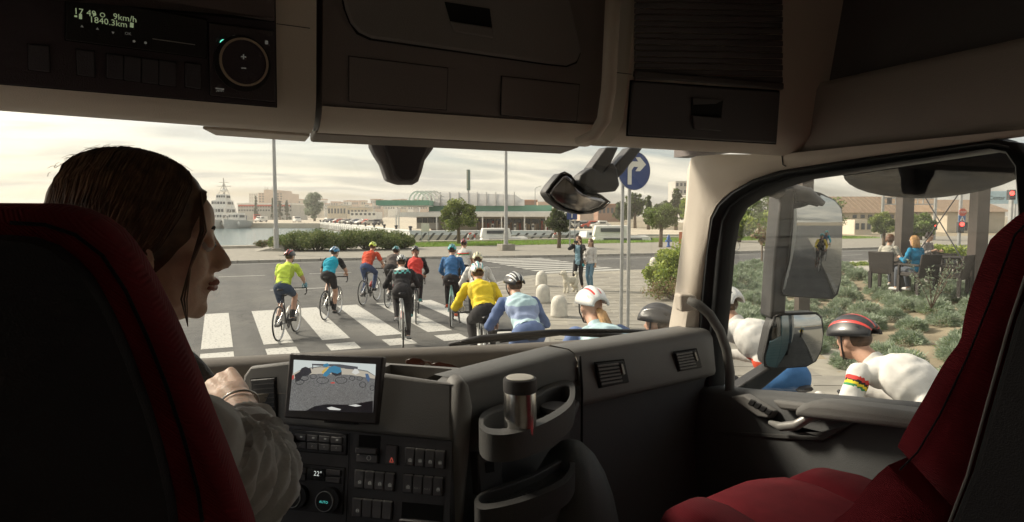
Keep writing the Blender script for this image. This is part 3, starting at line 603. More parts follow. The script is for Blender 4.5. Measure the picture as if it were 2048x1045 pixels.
px_tree('pine_tree', 'bushy round-topped pine with two crown lobes in front of the petrol station', 918, 490, 400, 84, .66, 50, 9000, [LPINE, LPINE2], leaf=.16, trunk_r=.13, seed=1, clumps=34)
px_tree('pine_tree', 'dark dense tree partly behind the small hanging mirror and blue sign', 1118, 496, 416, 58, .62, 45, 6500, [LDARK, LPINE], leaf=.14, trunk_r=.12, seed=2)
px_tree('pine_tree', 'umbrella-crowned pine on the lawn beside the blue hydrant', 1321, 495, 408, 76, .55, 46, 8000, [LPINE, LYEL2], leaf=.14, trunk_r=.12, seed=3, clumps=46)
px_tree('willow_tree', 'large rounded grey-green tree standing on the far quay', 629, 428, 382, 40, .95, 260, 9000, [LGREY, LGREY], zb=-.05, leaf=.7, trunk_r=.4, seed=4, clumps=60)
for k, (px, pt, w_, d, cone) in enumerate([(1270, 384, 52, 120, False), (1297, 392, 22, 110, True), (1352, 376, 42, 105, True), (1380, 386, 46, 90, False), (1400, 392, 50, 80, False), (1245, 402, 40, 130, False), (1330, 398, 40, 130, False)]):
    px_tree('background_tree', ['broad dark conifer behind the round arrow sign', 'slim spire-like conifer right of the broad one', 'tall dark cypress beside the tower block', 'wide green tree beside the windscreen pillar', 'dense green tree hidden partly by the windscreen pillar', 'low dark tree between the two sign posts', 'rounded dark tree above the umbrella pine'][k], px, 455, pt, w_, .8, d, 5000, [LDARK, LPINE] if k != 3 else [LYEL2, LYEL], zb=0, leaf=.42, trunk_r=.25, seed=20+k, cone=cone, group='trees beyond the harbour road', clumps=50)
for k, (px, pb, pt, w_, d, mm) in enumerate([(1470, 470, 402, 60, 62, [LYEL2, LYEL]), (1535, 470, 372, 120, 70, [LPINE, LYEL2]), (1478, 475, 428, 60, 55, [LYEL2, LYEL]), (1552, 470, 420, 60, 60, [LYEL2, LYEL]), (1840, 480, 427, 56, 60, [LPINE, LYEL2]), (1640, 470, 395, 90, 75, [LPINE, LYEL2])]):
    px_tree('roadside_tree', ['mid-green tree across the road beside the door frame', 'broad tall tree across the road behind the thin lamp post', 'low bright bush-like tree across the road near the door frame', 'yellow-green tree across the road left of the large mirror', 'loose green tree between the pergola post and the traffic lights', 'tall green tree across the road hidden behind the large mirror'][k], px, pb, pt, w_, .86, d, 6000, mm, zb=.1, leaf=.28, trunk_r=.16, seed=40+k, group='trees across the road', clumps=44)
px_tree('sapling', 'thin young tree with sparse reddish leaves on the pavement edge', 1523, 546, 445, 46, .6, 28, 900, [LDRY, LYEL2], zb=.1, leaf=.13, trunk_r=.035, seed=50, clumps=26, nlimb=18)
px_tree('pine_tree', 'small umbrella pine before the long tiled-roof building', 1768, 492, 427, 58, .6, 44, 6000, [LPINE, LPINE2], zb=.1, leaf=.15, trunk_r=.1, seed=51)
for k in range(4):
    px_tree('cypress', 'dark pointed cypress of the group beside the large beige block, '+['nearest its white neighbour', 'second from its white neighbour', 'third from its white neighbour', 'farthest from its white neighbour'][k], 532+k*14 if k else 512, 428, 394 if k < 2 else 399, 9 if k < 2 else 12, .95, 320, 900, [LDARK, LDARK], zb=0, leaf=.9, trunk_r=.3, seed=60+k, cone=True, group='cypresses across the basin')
# shrubs made of stems and leaves
def shrub(name, label, base, r, h, leaves, mats, leaf, seed, group=None, cat='shrub', clumps=18, mix=.4):
    rg = np.random.default_rng(seed); g = thing(name, label, cat, base, 0, group); q = MB(); ce = []
    for i in range(clumps):
        a = rg.random()*6.283; k = rg.random()**.5; e = (math.cos(a)*k*r*.8, math.sin(a)*k*r*.8, h*(.3+.55*rg.random()*(1-.35*k))); ce.append(e)
        q.tube([(e[0]*.12, e[1]*.12, -.05), (e[0]*.6, e[1]*.6, e[2]*.6), e], [.018*r+.004, .012*r+.003, .004], 4)
    q.build('stem', MBARK, g, local=True)
    ce = np.array(ce); rad = np.full((len(ce), 3), .34*r)*(.6+.8*rg.random((len(ce), 1))); rad[:, 2] = np.minimum(rad[:, 2]*.9, .3*h)
    C = clump_points(leaves, ce, rad, rg); C[:, 2] = np.maximum(C[:, 2], .02)
    quads('foliage', leaf_quads(C, leaf, rg), mats, g, midx=(rg.random(leaves) < mix).astype(int)); return g
# long hedge: one clipped-looking bank of bushes
hp = [(568, 503, 475), (600, 503, 468), (640, 503, 463), (690, 502, 461), (740, 501, 462), (785, 500, 467), (812, 499, 476)]
for k, (px, pb, pt) in enumerate(hp):
    p = ZP(px, pb, .12); h_ = TOP(p, px, pt)-.1
    shrub('hedge_bush', 'dense dark green hedge bush on the quay, '+['the low end one by the lamp post', 'second from the lamp post', 'third from the lamp post', 'in the middle of the row', 'third from the lawn', 'second from the lawn', 'the low end one by the lawn'][k], (p.x, p.y+1.0, .1), 1.5 if 0 < k < 6 else 1.0, h_*1.12, 13000, [LHEDGE, LHEDGE2], .11, 70+k, 'hedge along the quay', 'hedge', 34, .35)
p = ZP(527, 499, .12); shrub('small_shrub', 'little brown-green shrub on the low ramp wall beside the hedge', (p.x, p.y+.3, .25), .55, .55, 1500, [LHEDGE, LDRY], .1, 80)
p = ZP(530, 503, .12); p2 = ZP(562, 503, .12)
b = MB(); b.prism([(p.x-.6, p.y, .1), (p2.x+.2, p2.y-.1, .1), (p2.x+.2, p2.y-.1, .58), (p.x+.3, p.y, .3)], (0, 2.4, 0)); tag(b.build('ramp_wall', MPAVE3), 'low sloping concrete wall at the foot of the tall lamp post', 'wall')
# bright bush by the plaza
p = ZP(1350, 592, .1); shrub('leafy_bush', 'bright yellow-green leafy bush at the plaza edge beside the windscreen pillar', (p.x+.3, p.y+.3, .08), 1.0, 1.55, 9000, [LYEL2, LYEL], .095, 81, clumps=30, mix=.65)
p = ZP(1335, 600, .1); shrub('dry_shrub', 'low dry brownish shrub under the bright bush', (p.x+.4, p.y, .07), .95, .62, 4500, [LDRY, LYEL2], .06, 82, clumps=26)
for k in range(7):
    p = ZP(1694+k*9, 546-k*.6, .35); shrub('low_shrub', 'low green shrub in the strip at the terrace edge, '+['end one by the large mirror', 'next to the end one', 'third in from the mirror', 'middle of the strip', 'third in from the chairs', 'next to the chairs end', 'end one by the chairs'][k], (p.x, p.y, .3), .55, .42, 1500, [LYEL2, LYEL], .07, 90+k, 'shrub strip at the terrace')
for k, px in enumerate((1858, 1880, 1902)):
    p = ZP(px, 520, .6); shrub('potted_shrub', 'yellow-green shrub behind the cafe tables, '+['left one by the blond guest', 'middle one', 'one by the second pergola post'][k], (p.x, p.y, .6), .7, .62, 1800, [LYEL, LYEL2], .09, 100+k, 'shrubs behind the cafe')
for k, px in enumerate((1525, 1500)):
    p = ZP(px, 548, .1); shrub('grass_tuft', ['bright grass tuft at the foot of the thin sapling', 'dry weeds beside the thin sapling'][k], (p.x, p.y, .08), .8, .25, 1500, [LYEL, LDRY], .1, 110+k, mix=.3+.4*k)
# olive-like plant with long bare stems by the chairs
p = ZP(1905, 610, .6); g = thing('stemmed_plant', 'thin grey-green plant with long leafy stems beside the cafe chairs', 'plant', (p.x-.5, p.y+.1, .55)); rg = np.random.default_rng(5); q = MB(); C = []
for i in range(9):
    a = rg.random()*6.283; t_ = Vector((math.cos(a)*.5, math.sin(a)*.5, .75+.35*rg.random())); q.tube([(0, 0, 0), t_*.5+Vector((0, 0, .1)), t_], [.012, .009, .003], 5)
    for f in np.linspace(.3, 1, 40): C.append(np.array(t_*f)+rg.normal(size=3)*.04)
q.build('stem', MBARK, g, local=True); quads('foliage', leaf_quads(np.array(C), .07, rg, .35), [LGREY, LLAV], g, midx=rg.integers(0, 2, len(C)))
# lavender: four shared cushions of upright leaf blades
lav = []
for v in range(4):
    rg = np.random.default_rng(200+v); n = 3200; d = rg.normal(size=(n, 3)); d[:, 2] = np.abs(d[:, 2])*.8+.25; d /= np.linalg.norm(d, axis=1)[:, None]
    lob = 1+.22*np.sin(d[:, 0]*7+v)*np.cos(d[:, 1]*6+v*2); ba = d*np.array([.33, .33, .27])*lob[:, None]*rg.uniform(.72, 1, n)[:, None]
    u = rg.normal(size=(n, 3)); u -= d*(u*d).sum(1)[:, None]; u /= np.linalg.norm(u, axis=1)[:, None]; l = d*.042*rg.uniform(.6, 1.4, n)[:, None]+rg.normal(size=(n, 3))*.012; u *= .008
    V = np.stack([ba-u, ba+u, ba+l+u*.3, ba+l-u*.3], 1); o = quads('foliage', V, [LLAV, LLAV2, LYEL2], None, midx=np.where(rg.random(n) < .5, 0, np.where(rg.random(n) < .88, 1, 2))); lav.append(o.data); bpy.data.objects.remove(o)
stemq = MB()
for i in range(6): stemq.tube([(0, 0, -.06), (.12*math.cos(i), .12*math.sin(i), .12)], [.008, .004], 4)
stemm = stemq.mesh('stem', MBARK)
rl = random.Random(4); pts = []
for tr in range(14000):
    x, y = rl.uniform(8, 20), rl.uniform(3, 19.5)
    if inside(x, y, BED) and all((x-a)**2+(y-c)**2 > .67**2 for a, c in pts) and not (math.hypot(x-12, y-14.6) < 1.3) and bedz(x, y) < .62: pts.append((x, y))
vis = []
for x, y in pts:
    q = pix((x, y, bedz(x, y)+.2))
    if q and 1395 < q[0] < 1960 and 500 < q[1] < 830: vis.append((q[2], x, y))
vis.sort()
for k, (d_, x, y) in enumerate(vis[:200]):
    g = thing('lavender_plant', 'grey-green cushion-shaped lavender plant in the bed beside the slab path', 'lavender', (x, y, bedz(x, y)-.01), rl.random()*6, 'lavender cushions in the bed', rl.uniform(.8, 1.2))
    child('foliage', lav[k % 4], g); child('stem', stemm, g)
# ================================================================== signs, posts, cafe, buildings on the right
def lamp_post(px, pb, zb, label, h=11, r=.12, block=False):
    p = ZP(px, pb, zb); g = thing('lamp_post', label, 'lamp post', (p.x, p.y, zb)); q = MB()
    q.tube([(0, 0, 0), (0, 0, 1.2), (0, 0, 1.21), (0, 0, h)], [r*1.25, r*1.2, r, r*.55], 10); q.build('post', MSTEEL, g, local=True)
    q = MB(); q.tube([(0, 0, h), (0, -.5, h+.35), (0, -1.4, h+.45)], .05, 6); q.build('arm', MSTEEL, g, local=True)
    q = MB(); q.ell((0, -1.7, h+.45), (.14, .4, .08)); q.build('lamp_head', MGREY, g, local=True)
    q = MB(); q.box((0, 0, .2 if block else .03), (.9 if block else .5, .9 if block else .5, .4 if block else .06)); q.build('base', MPAVE3, g, local=True, bevel=.02)
lamp_post(553, 499, .45, 'tall grey lamp post standing at the end of the hedge')
lamp_post(1012, 501, .12, 'tall slim grey lamp post on a concrete block at the lawn edge', block=True)
lamp_post(1508, 470, .1, 'thin grey lamp post across the road among green trees', 5.2, .07)
lamp_post(1070, 460, 0, 'small double lamp post behind the petrol station roof', 6.5, .08)
MBLUE = mat('sign_blue', (.035, .06, .19), .4, ns=3, na=.05); MSWH = mat('sign_white', (.70, .68, .62), .45, ns=4, na=.05)
# round arrow sign, facing the truck's road
p = ZP(1241, 657, .09); dS = p.y; sg = thing('arrow_sign', 'round blue sign with white right-turn arrow on two grey posts', 'sign', (p.x, p.y, .09))
cS = YP(1268, 342, dS-.06); rS = abs(YP(1268, 381, dS).z-YP(1268, 304, dS).z)/2
q = MB(); q.lathe([(rS, 0), (rS, .012)], 40, cS, Matrix.Rotation(math.pi/2, 3, 'X')); q.build('disc', MBLUE, sg)
q = MB(); ring = [[cS+Vector(((rS+.0*k)*math.cos(g)*(1+.012*math.cos(h_)), .012*math.sin(h_)-.006, rS*math.sin(g)*(1+.012*math.cos(h_)))) for h_ in np.linspace(0, 5.2, 6)] for k, g in enumerate(np.linspace(0, 2*math.pi, 41))]
q.loft(ring, caps=False); q.build('rim', MSTEEL, sg, smooth=170)
def onS(x, z, d=.018): return cS+Vector((x*rS, -d, z*rS))
q = MB(); q.prism([onS(-.42, -.72), onS(-.18, -.72), onS(-.18, .02), onS(-.05, .2), onS(.22, .2), onS(.05, -.02), onS(.34, -.02), onS(.72, .34), onS(.34, .70), onS(.05, .70), onS(.22, .48), onS(-.12, .48), onS(-.32, .34), onS(-.42, .12)], (0, -.003, 0)); q.build('arrow', MSWH, sg, smooth=0)
for px in (1242.5, 1256):
    a = YP(px, 600, dS+.03); q = MB(); q.tube([(a.x, a.y, .05), (a.x, a.y, YP(px, 312, dS).z)], .036, 12); q.build('post', MSTEEL, sg)
# small blue sign on two posts, info board
p = ZP(1146, 499, .12); g = thing('small_sign', 'small square blue sign on two thin posts behind the pedestrians', 'sign', (p.x, p.y, .12)); dd = (p-CAM).dot(CF)
part('board', MBLUE, g, lambda q: fbox(q, 1134, 1154.5, 423, 439.5, dd, .04), smooth=0); part('mark', MSWH, g, lambda q: fbox(q, 1143, 1145, 426, 436, dd-.02, .015), smooth=0)
for px in (1140, 1150): part('post', MSTEEL, g, lambda q: fbox(q, px-1.1, px+1.1, 425, 499, dd+.05, .07, zb=.1))
p = FP(850, 492, 52); g = thing('notice_board', 'white notice board on two legs beside the pier wall', 'notice board', (p.x, p.y, .1))
part('board', MSWH, g, lambda q: fbox(q, 842, 858, 447, 464, 52, .05), smooth=0)
for px in (843, 857): part('post', MSTEEL, g, lambda q: fbox(q, px-.8, px+.8, 447, 492, 52.06, .06, zb=.1))
# bollards
bq = MB(); bq.lathe([(.20, 0), (.195, .05), (.19, .26), (.175, .36), (.14, .43), (.08, .475), (.01, .49)], 20); bmesh_ = bq.mesh('bollard', mat('white_concrete', (.62, .59, .52), .8, ns=7, na=.12, bump=.3), 170)
for (px, py), lb in zip([(1118, 633), (1086, 605), (1083, 572), (1308, 537)], ['domed white concrete bollard nearest the round arrow sign posts', 'domed white concrete bollard in the middle of the row by the dog', 'domed white bollard at the road end of the row, beside the crossing', 'domed white bollard standing alone beside the bright bush']):
    p = ZP(px, py, .09); o = tag(child('bollard', bmesh_, None, (p.x, p.y, .085)), lb, 'bollard', 'white domed bollards')
# hydrant and orange box on the lawn
p = ZP(1337, 494, .13); g = thing('hydrant', 'blue fire hydrant on the lawn beside the umbrella pine', 'hydrant', (p.x, p.y, .13)); mb_ = mat('hydrant_blue', (.04, .13, .42), .4)
q = MB(); q.lathe([(.16, 0), (.16, .06), (.09, .08), (.09, .5), (.14, .52), (.14, .6), (.1, .72), (.05, .85), (.01, .9)], 14); q.build('barrel', mb_, g, local=True)
for a in (0, math.pi): q = MB(); q.lathe([(.06, 0), (.06, .2), (.075, .2), (.075, .24)], 10, (0, 0, .42), Matrix.Rotation(a, 3, 'Z') @ Matrix.Rotation(math.pi/2, 3, 'Y')); q.build('outlet', mb_, g, local=True)
p = ZP(1365, 496, .13); g = thing('orange_cabinet', 'orange narrow cabinet on the lawn beside the windscreen pillar', 'cabinet', (p.x, p.y, .13)); q = MB(); q.box((0, 0, .55), (.42, .3, 1.1)); q.build('cabinet', mat('orange_paint', (.55, .16, .07), .5), g, local=True, bevel=.02)
q = MB(); q.box((0, -.16, .75), (.3, .02, .4)); q.build('door', M['orange_paint'], g, local=True)
# long building with tiled roof across the road
MTILE = mat('brown_tile', (.25, .175, .115), .85, ns=3, na=.2); MWALL = mat('aged_render', (.46, .40, .31), .9, ns=.5, na=.15)
g = thing('tiled_building', 'long building with brown tiled roof and small dark windows across the road', 'building', FP(1800, 470, 95)-Vector((0, 0, FP(1800, 470, 95).z)))
def upright(q, a, d_, z0, z1, m=None): pass
def gable(q, x0, x1, ye, yr, d, th, m=None):
    A, B = FP(x0, ye, d), FP(x1, ye, d); Rr = FP((x0+x1)/2, yr, d).z; z = A.z
    q.add([A-CF*.6, B-CF*.6, Vector((B.x, B.y, Rr))+CF*th/2, Vector((A.x, A.y, Rr))+CF*th/2, A+CF*(th+.6), B+CF*(th+.6)], [(0, 1, 2, 3), (3, 2, 5, 4), (0, 3, 4), (1, 5, 2), (0, 4, 5, 1)], m)
part('wall', MWALL, g, lambda q: fbox(q, 1660, 1900, 425, 470, 95, 9, zb=0), smooth=0)
rf = part('roof', MTILE, g, lambda q: gable(q, 1655, 1905, 426, 392, 95, 9), smooth=0)
for k in range(25):
    q = MB(); a = FP(1660+k*10, 426, 94.4); bb = FP(1660+k*10, 392, 95); q.tube([a, Vector((a.x, a.y, bb.z))+CF*5], .07, 4); q.build('tile_course', MTILE, rf, smooth=0)
part('wing_wall', MWALL, g, lambda q: fbox(q, 1895, 2010, 424, 470, 88, 12, zb=0), smooth=0); part('wing_roof', MTILE, g, lambda q: gable(q, 1885, 2020, 424, 398, 88, 12), smooth=0)
for px in (1706, 1722, 1737, 1748, 1780, 1812): f = part('window', MDGLASS, g, lambda q: fbox(q, px, px+8, 430, 437, 94.9, .1), smooth=0)
for px in (1861, 1877): f = part('window', MDGLASS, g, lambda q: fbox(q, px, px+11, 433, 447, 94.9, .1), smooth=0); part('sill', MWHITE, f, lambda q: fbox(q, px-.5, px+11.5, 447, 448, 94.8, .2), smooth=0)
building('cream_annex', 'small pale annex beside the tiled building behind the large mirror', 1710, 1745, 440, 468, 80, 5, MCREAM, (3, 1, MDGLASS))
# traffic signals and signs at the junction
def signal(px, pb, pt, d, label, extras=()):
    p = FP(px, pb, d); g = thing('traffic_light', label, 'traffic light', (p.x, p.y, .0)); wpx = 2.2
    part('post', MSTEEL, g, lambda q: fbox(q, px-wpx, px+wpx, pt, pb, d, .16, zb=0)); return g
g = signal(1922, 490, 385, 42, 'traffic light post with red lamp, stop sign and crossing sign')
def disc(q, px, py, r, d, n=8, th=.03): c = FP(px, py, d); q.prism([c+CR*(r*math.cos(2*math.pi*(i+.5)/n))+Vector((0, 0, r*math.sin(2*math.pi*(i+.5)/n))) for i in range(n)], -CF*th)
part('stop_sign', MREDP, g, lambda q: disc(q, 1925, 425, .26, 41.8)); lettering('STOP', .2, FP(1925, 425, 41.74), CR, (0, 0, 1), MSWH, g)
o = part('crossing_sign', mat('sign_blue_light', (.08, .17, .35), .4), g, lambda q: fbox(q, 1917.5, 1931.5, 431, 444, 41.8, .03), smooth=0)
part('triangle', MSWH, g, lambda q: q.prism([FP(1919.5, 442.5, 41.76), FP(1929.5, 442.5, 41.76), FP(1924.5, 433, 41.76)], -CF*.01), smooth=0); part('walking_figure', MDARK, g, lambda q: (q.ell(FP(1924.5, 437, 41.73), .03, n=6, k=4), q.tube([FP(1924.5, 438, 41.73), FP(1924.2, 440, 41.73), FP(1923, 442, 41.73)], .02, 4), q.tube([FP(1924.2, 440, 41.73), FP(1926, 442, 41.73)], .02, 4)))
MLAMP = emit('red_lamp', (1, .04, .03), 2.5)
part('signal_head', MDARK, g, lambda q: fbox(q, 1918, 1930, 444.5, 466, 41.8, .2), bevel=.02); part('red_lamp', MLAMP, g, lambda q: disc(q, 1924, 449, .13, 41.75, 16)); part('dark_lamp', MDGLASS, g, lambda q: disc(q, 1924, 459, .13, 41.75, 16))
part('second_head', MDARK, g, lambda q: fbox(q, 1931, 1937, 445, 462, 42.2, .2), bevel=.02)
g = signal(1871, 490, 392, 60, 'farther traffic light post with small red lamp by the green tree')
part('signal_head', MDARK, g, lambda q: fbox(q, 1866, 1876, 446, 460, 59.8, .2), bevel=.02); part('red_lamp', MLAMP, g, lambda q: disc(q, 1870, 450, .13, 59.7, 14))
g = signal(1766, 485, 392, 64, 'grey gantry post with overhead arm before the tiled roof')
part('gantry_arm', MSTEEL, g, lambda q: fbox(q, 1766, 1870, 395, 398, 64, .16)); part('gantry_rail', MSTEEL, g, lambda q: fbox(q, 1766, 1870, 408, 410, 64, .1)); part('signal_head', MDARK, g, lambda q: fbox(q, 1775, 1783, 396, 408, 63.8, .2), bevel=.02)
for k in range(7): part('gantry_brace', MSTEEL, g, lambda q: fbox(q, 1790+k*11, 1791.4+k*11, 398, 408, 64.02, .08), smooth=0)
g = thing('direction_sign', 'wide pale blue direction sign reading Centar with left arrow', 'sign', FP(2000, 480, 30)-Vector((0, 0, FP(2000, 480, 30).z)))
part('board', mat('sign_pale_blue', (.42, .55, .60), .45), g, lambda q: fbox(q, 1961, 2036, 383, 408, 30, .05), bevel=.01); lettering('Centar', .26, FP(1994, 396.5, 29.93), CR, (0, 0, 1), MDARK, g)
q = MB(); c = FP(1970, 396.5, 29.95)
q.prism([c+CR*x*.01+Vector((0, 0, z*.01)) for x, z in ((-12, 0), (-3, 8), (-3, 2.5), (12, 2.5), (12, -2.5), (-3, -2.5), (-3, -8))], -CF*.008); q.build('arrow', MDARK, g, smooth=0)
for px in (1966, 2030): part('post', MSTEEL, g, lambda q: fbox(q, px-1.5, px+1.5, 384, 480, 30.1, .08, zb=0))
g = signal(2024, 500, 380, 26, 'traffic light with glowing red lamp beside the direction sign'); part('signal_head', MDARK, g, lambda q: fbox(q, 2018, 2030, 380, 400, 25.8, .2), bevel=.02); part('red_lamp', MLAMP, g, lambda q: disc(q, 2024, 387, .085, 25.7, 16))
# pergola over the terrace
MPOST = mat('pergola_steel', (.075, .06, .05), .5, ns=4, na=.15)
pg = thing('pergola', 'dark steel cafe pergola with posts and crossed bracing wires', 'pergola', (22, 12, .6))
pp = {}
for px, pb, w_, zb in ((1803, 575, 23, .6), (1950, 592, 24, .6), (1603, 640, 22, .2)):
    p = ZP(px, pb, zb); d = (p-CAM).dot(CF); pp[px] = (p, d); wd = w_*d/FPX
    q = MB(); q.prism([Vector((p.x, p.y, zb-.15))+CR*a*wd/2+CF*c*wd/2 for a, c in ((-1, -1), (1, -1), (1, 1), (-1, 1))], (0, 0, 4.4)); q.build('post', MPOST, pg, smooth=0)
a, c = pp[1803][0], pp[1950][0]; zt = 4.85
q = MB(); q.prism([Vector((v.x, v.y, zt)) for v in (a+Vector((-3, 1, 0)), c+Vector((2, -3.2, 0)), c+Vector((9, -.5, 0)), a+Vector((5, 7, 0)))], (0, 0, .18)); q.build('roof', MPOST, pg, smooth=0)
for (z0, z1) in ((.9, 3.6), (3.6, .9)): q = MB(); q.tube([Vector((a.x, a.y, z0)), Vector((c.x, c.y, z1))], .014, 5); q.build('bracing_wire', MDARK, pg)
# rattan chairs and table
MRAT = mat('dark_rattan', (.035, .028, .024), .6, ns=60, na=.4, bump=.8, bs=140); MFOOT = mat('chair_foot', (.6, .6, .58), .4)
def chair():
    g = thing('rattan_chair', '', 'chair')
    q = MB(); q.box((0, 0, .43), (.54, .52, .09)); q.build('seat', MRAT, g, local=True, bevel=.02)
    q = MB(); q.prism([(-.27, -.27, .36), (.27, -.27, .36), (.28, -.36, .88), (-.28, -.36, .88)], (0, .05, 0)); q.build('backrest', MRAT, g, local=True, bevel=.02)
    for s_ in (-1, 1):
        q = MB(); q.box((s_*.27, -.02, .64), (.055, .54, .05)); q.box((s_*.27, .22, .52), (.05, .05, .22)); q.build('armrest', MRAT, g, local=True, bevel=.012)
        for y in (-.25, .23):
            q = MB(); q.prism([(s_*.25-.03, y-.03, .02), (s_*.25+.03, y-.03, .02), (s_*.25+.03, y+.03, .02), (s_*.25-.03, y+.03, .02)], (0, 0, .4), taper=1.15); l_ = q.build('leg', MRAT, g, local=True)
            q = MB(); q.lathe([(.022, 0), (.022, .03)], 8, (s_*.25, y, 0)); q.build('foot', MFOOT, l_, local=True)
    return g
c0 = chair(); CH = []
def on_ter(px, py): return ZP(px, py, .6)
spots = [(1772, 578, 78, 'dark rattan chair with the guest in the grey sweater, set side-on'), (1833, 588, 8, 'dark rattan chair with the blond guest, its back turned outward'), (1898, 592, -14, 'empty dark rattan chair with its back outward beside the thin plant'), (1846, 560, 175, 'dark rattan chair across the table from the blond guest'), (1925, 570, -60, 'dark rattan chair turned sideways by the second pergola post'), (1885, 556, 160, 'empty dark rattan chair farthest behind the tables')]
for k, (px, py, rz, lb) in enumerate(spots):
    o = c0 if k == 0 else copy_tree(c0); p = on_ter(px, py); o.location = (p.x, p.y, .6); o.rotation_euler = (0, 0, -R(45)+R(90)-R(rz)-R(45)); o['label'] = lb; o['group'] = 'rattan chairs on the terrace'; o.scale = (1.05,)*3; CH.append(o)
for k, (px, py) in enumerate(((1842, 570), (1915, 575))):
    p = on_ter(px, py); g = thing('cafe_table', ['dark square cafe table between the seated guests', 'dark empty cafe table beside the second pergola post'][k], 'table', (p.x+.1, p.y+.25, .6), -.6)
    q = MB(); q.box((0, 0, .73), (.8, .8, .04)); q.build('tabletop', MRAT, g, local=True, bevel=.008)
    for a in (-1, 1):
        for c in (-1, 1): q = MB(); q.box((a*.34, c*.34, .36), (.05, .05, .7)); q.build('leg', MRAT, g, local=True)
# ================================================================== bicycles
MTYRE = mat('tyre_rubber', (.02, .02, .02), .8); MCHROME = mat('alloy', (.55, .55, .54), .3, .9, ns=8, na=.1)
MBLK = mat('black_plastic', (.025, .025, .028), .5)
def paint(n, c): return mat('frame_paint_'+n, c, .3, .0, ns=3, na=.05, coat=.4)
WR = .335
def ring_pts(c, r, n, plane='yz'): return [Vector((c[0], c[1]+r*math.cos(2*math.pi*i/n), c[2]+r*math.sin(2*math.pi*i/n))) for i in range(n+1)]
wq = MB()
rg_ = [[Vector(((.016)*math.cos(h_), (.309+.02*math.sin(h_)*.6)*math.cos(g), (.309+.02*math.sin(h_)*.6)*math.sin(g))) for h_ in np.linspace(0, 2*math.pi, 7)[:-1]] for g in np.linspace(0, 2*math.pi, 37)]
wq.loft(rg_, caps=False); wq.tube([(-.045, 0, 0), (.045, 0, 0)], .022, 8); RIM = wq.mesh('rim', MCHROME, 50)
wq = MB(); rg_ = [[Vector((.014*math.cos(h_), (.323+.013*math.sin(h_))*math.cos(g), (.323+.013*math.sin(h_))*math.sin(g))) for h_ in np.linspace(0, 2*math.pi, 9)[:-1]] for g in np.linspace(0, 2*math.pi, 41)]
wq.loft(rg_, caps=False); TYR = wq.mesh('tyre', MTYRE, 170)
SPK = []
for i in range(18):
    wq = MB(); a = 2*math.pi*i/18; s_ = 1 if i % 2 else -1
    wq.tube([(s_*.03, .02*math.cos(a+.5*s_), .02*math.sin(a+.5*s_)), (0, .3*math.cos(a), .3*math.sin(a))], .0016, 3); SPK.append(wq)
spq = MB()
for s_ in SPK: spq.add(s_.v, s_.f)
SPOKE = spq.mesh('spokes', MCHROME, 0)
RA, FA, BBK, ST, HT, HB = Vector((0, -.5, WR)), Vector((0, .5, WR)), Vector((0, -.09, .275)), Vector((0, -.235, .90)), Vector((0, .345, .86)), Vector((0, .385, .71))
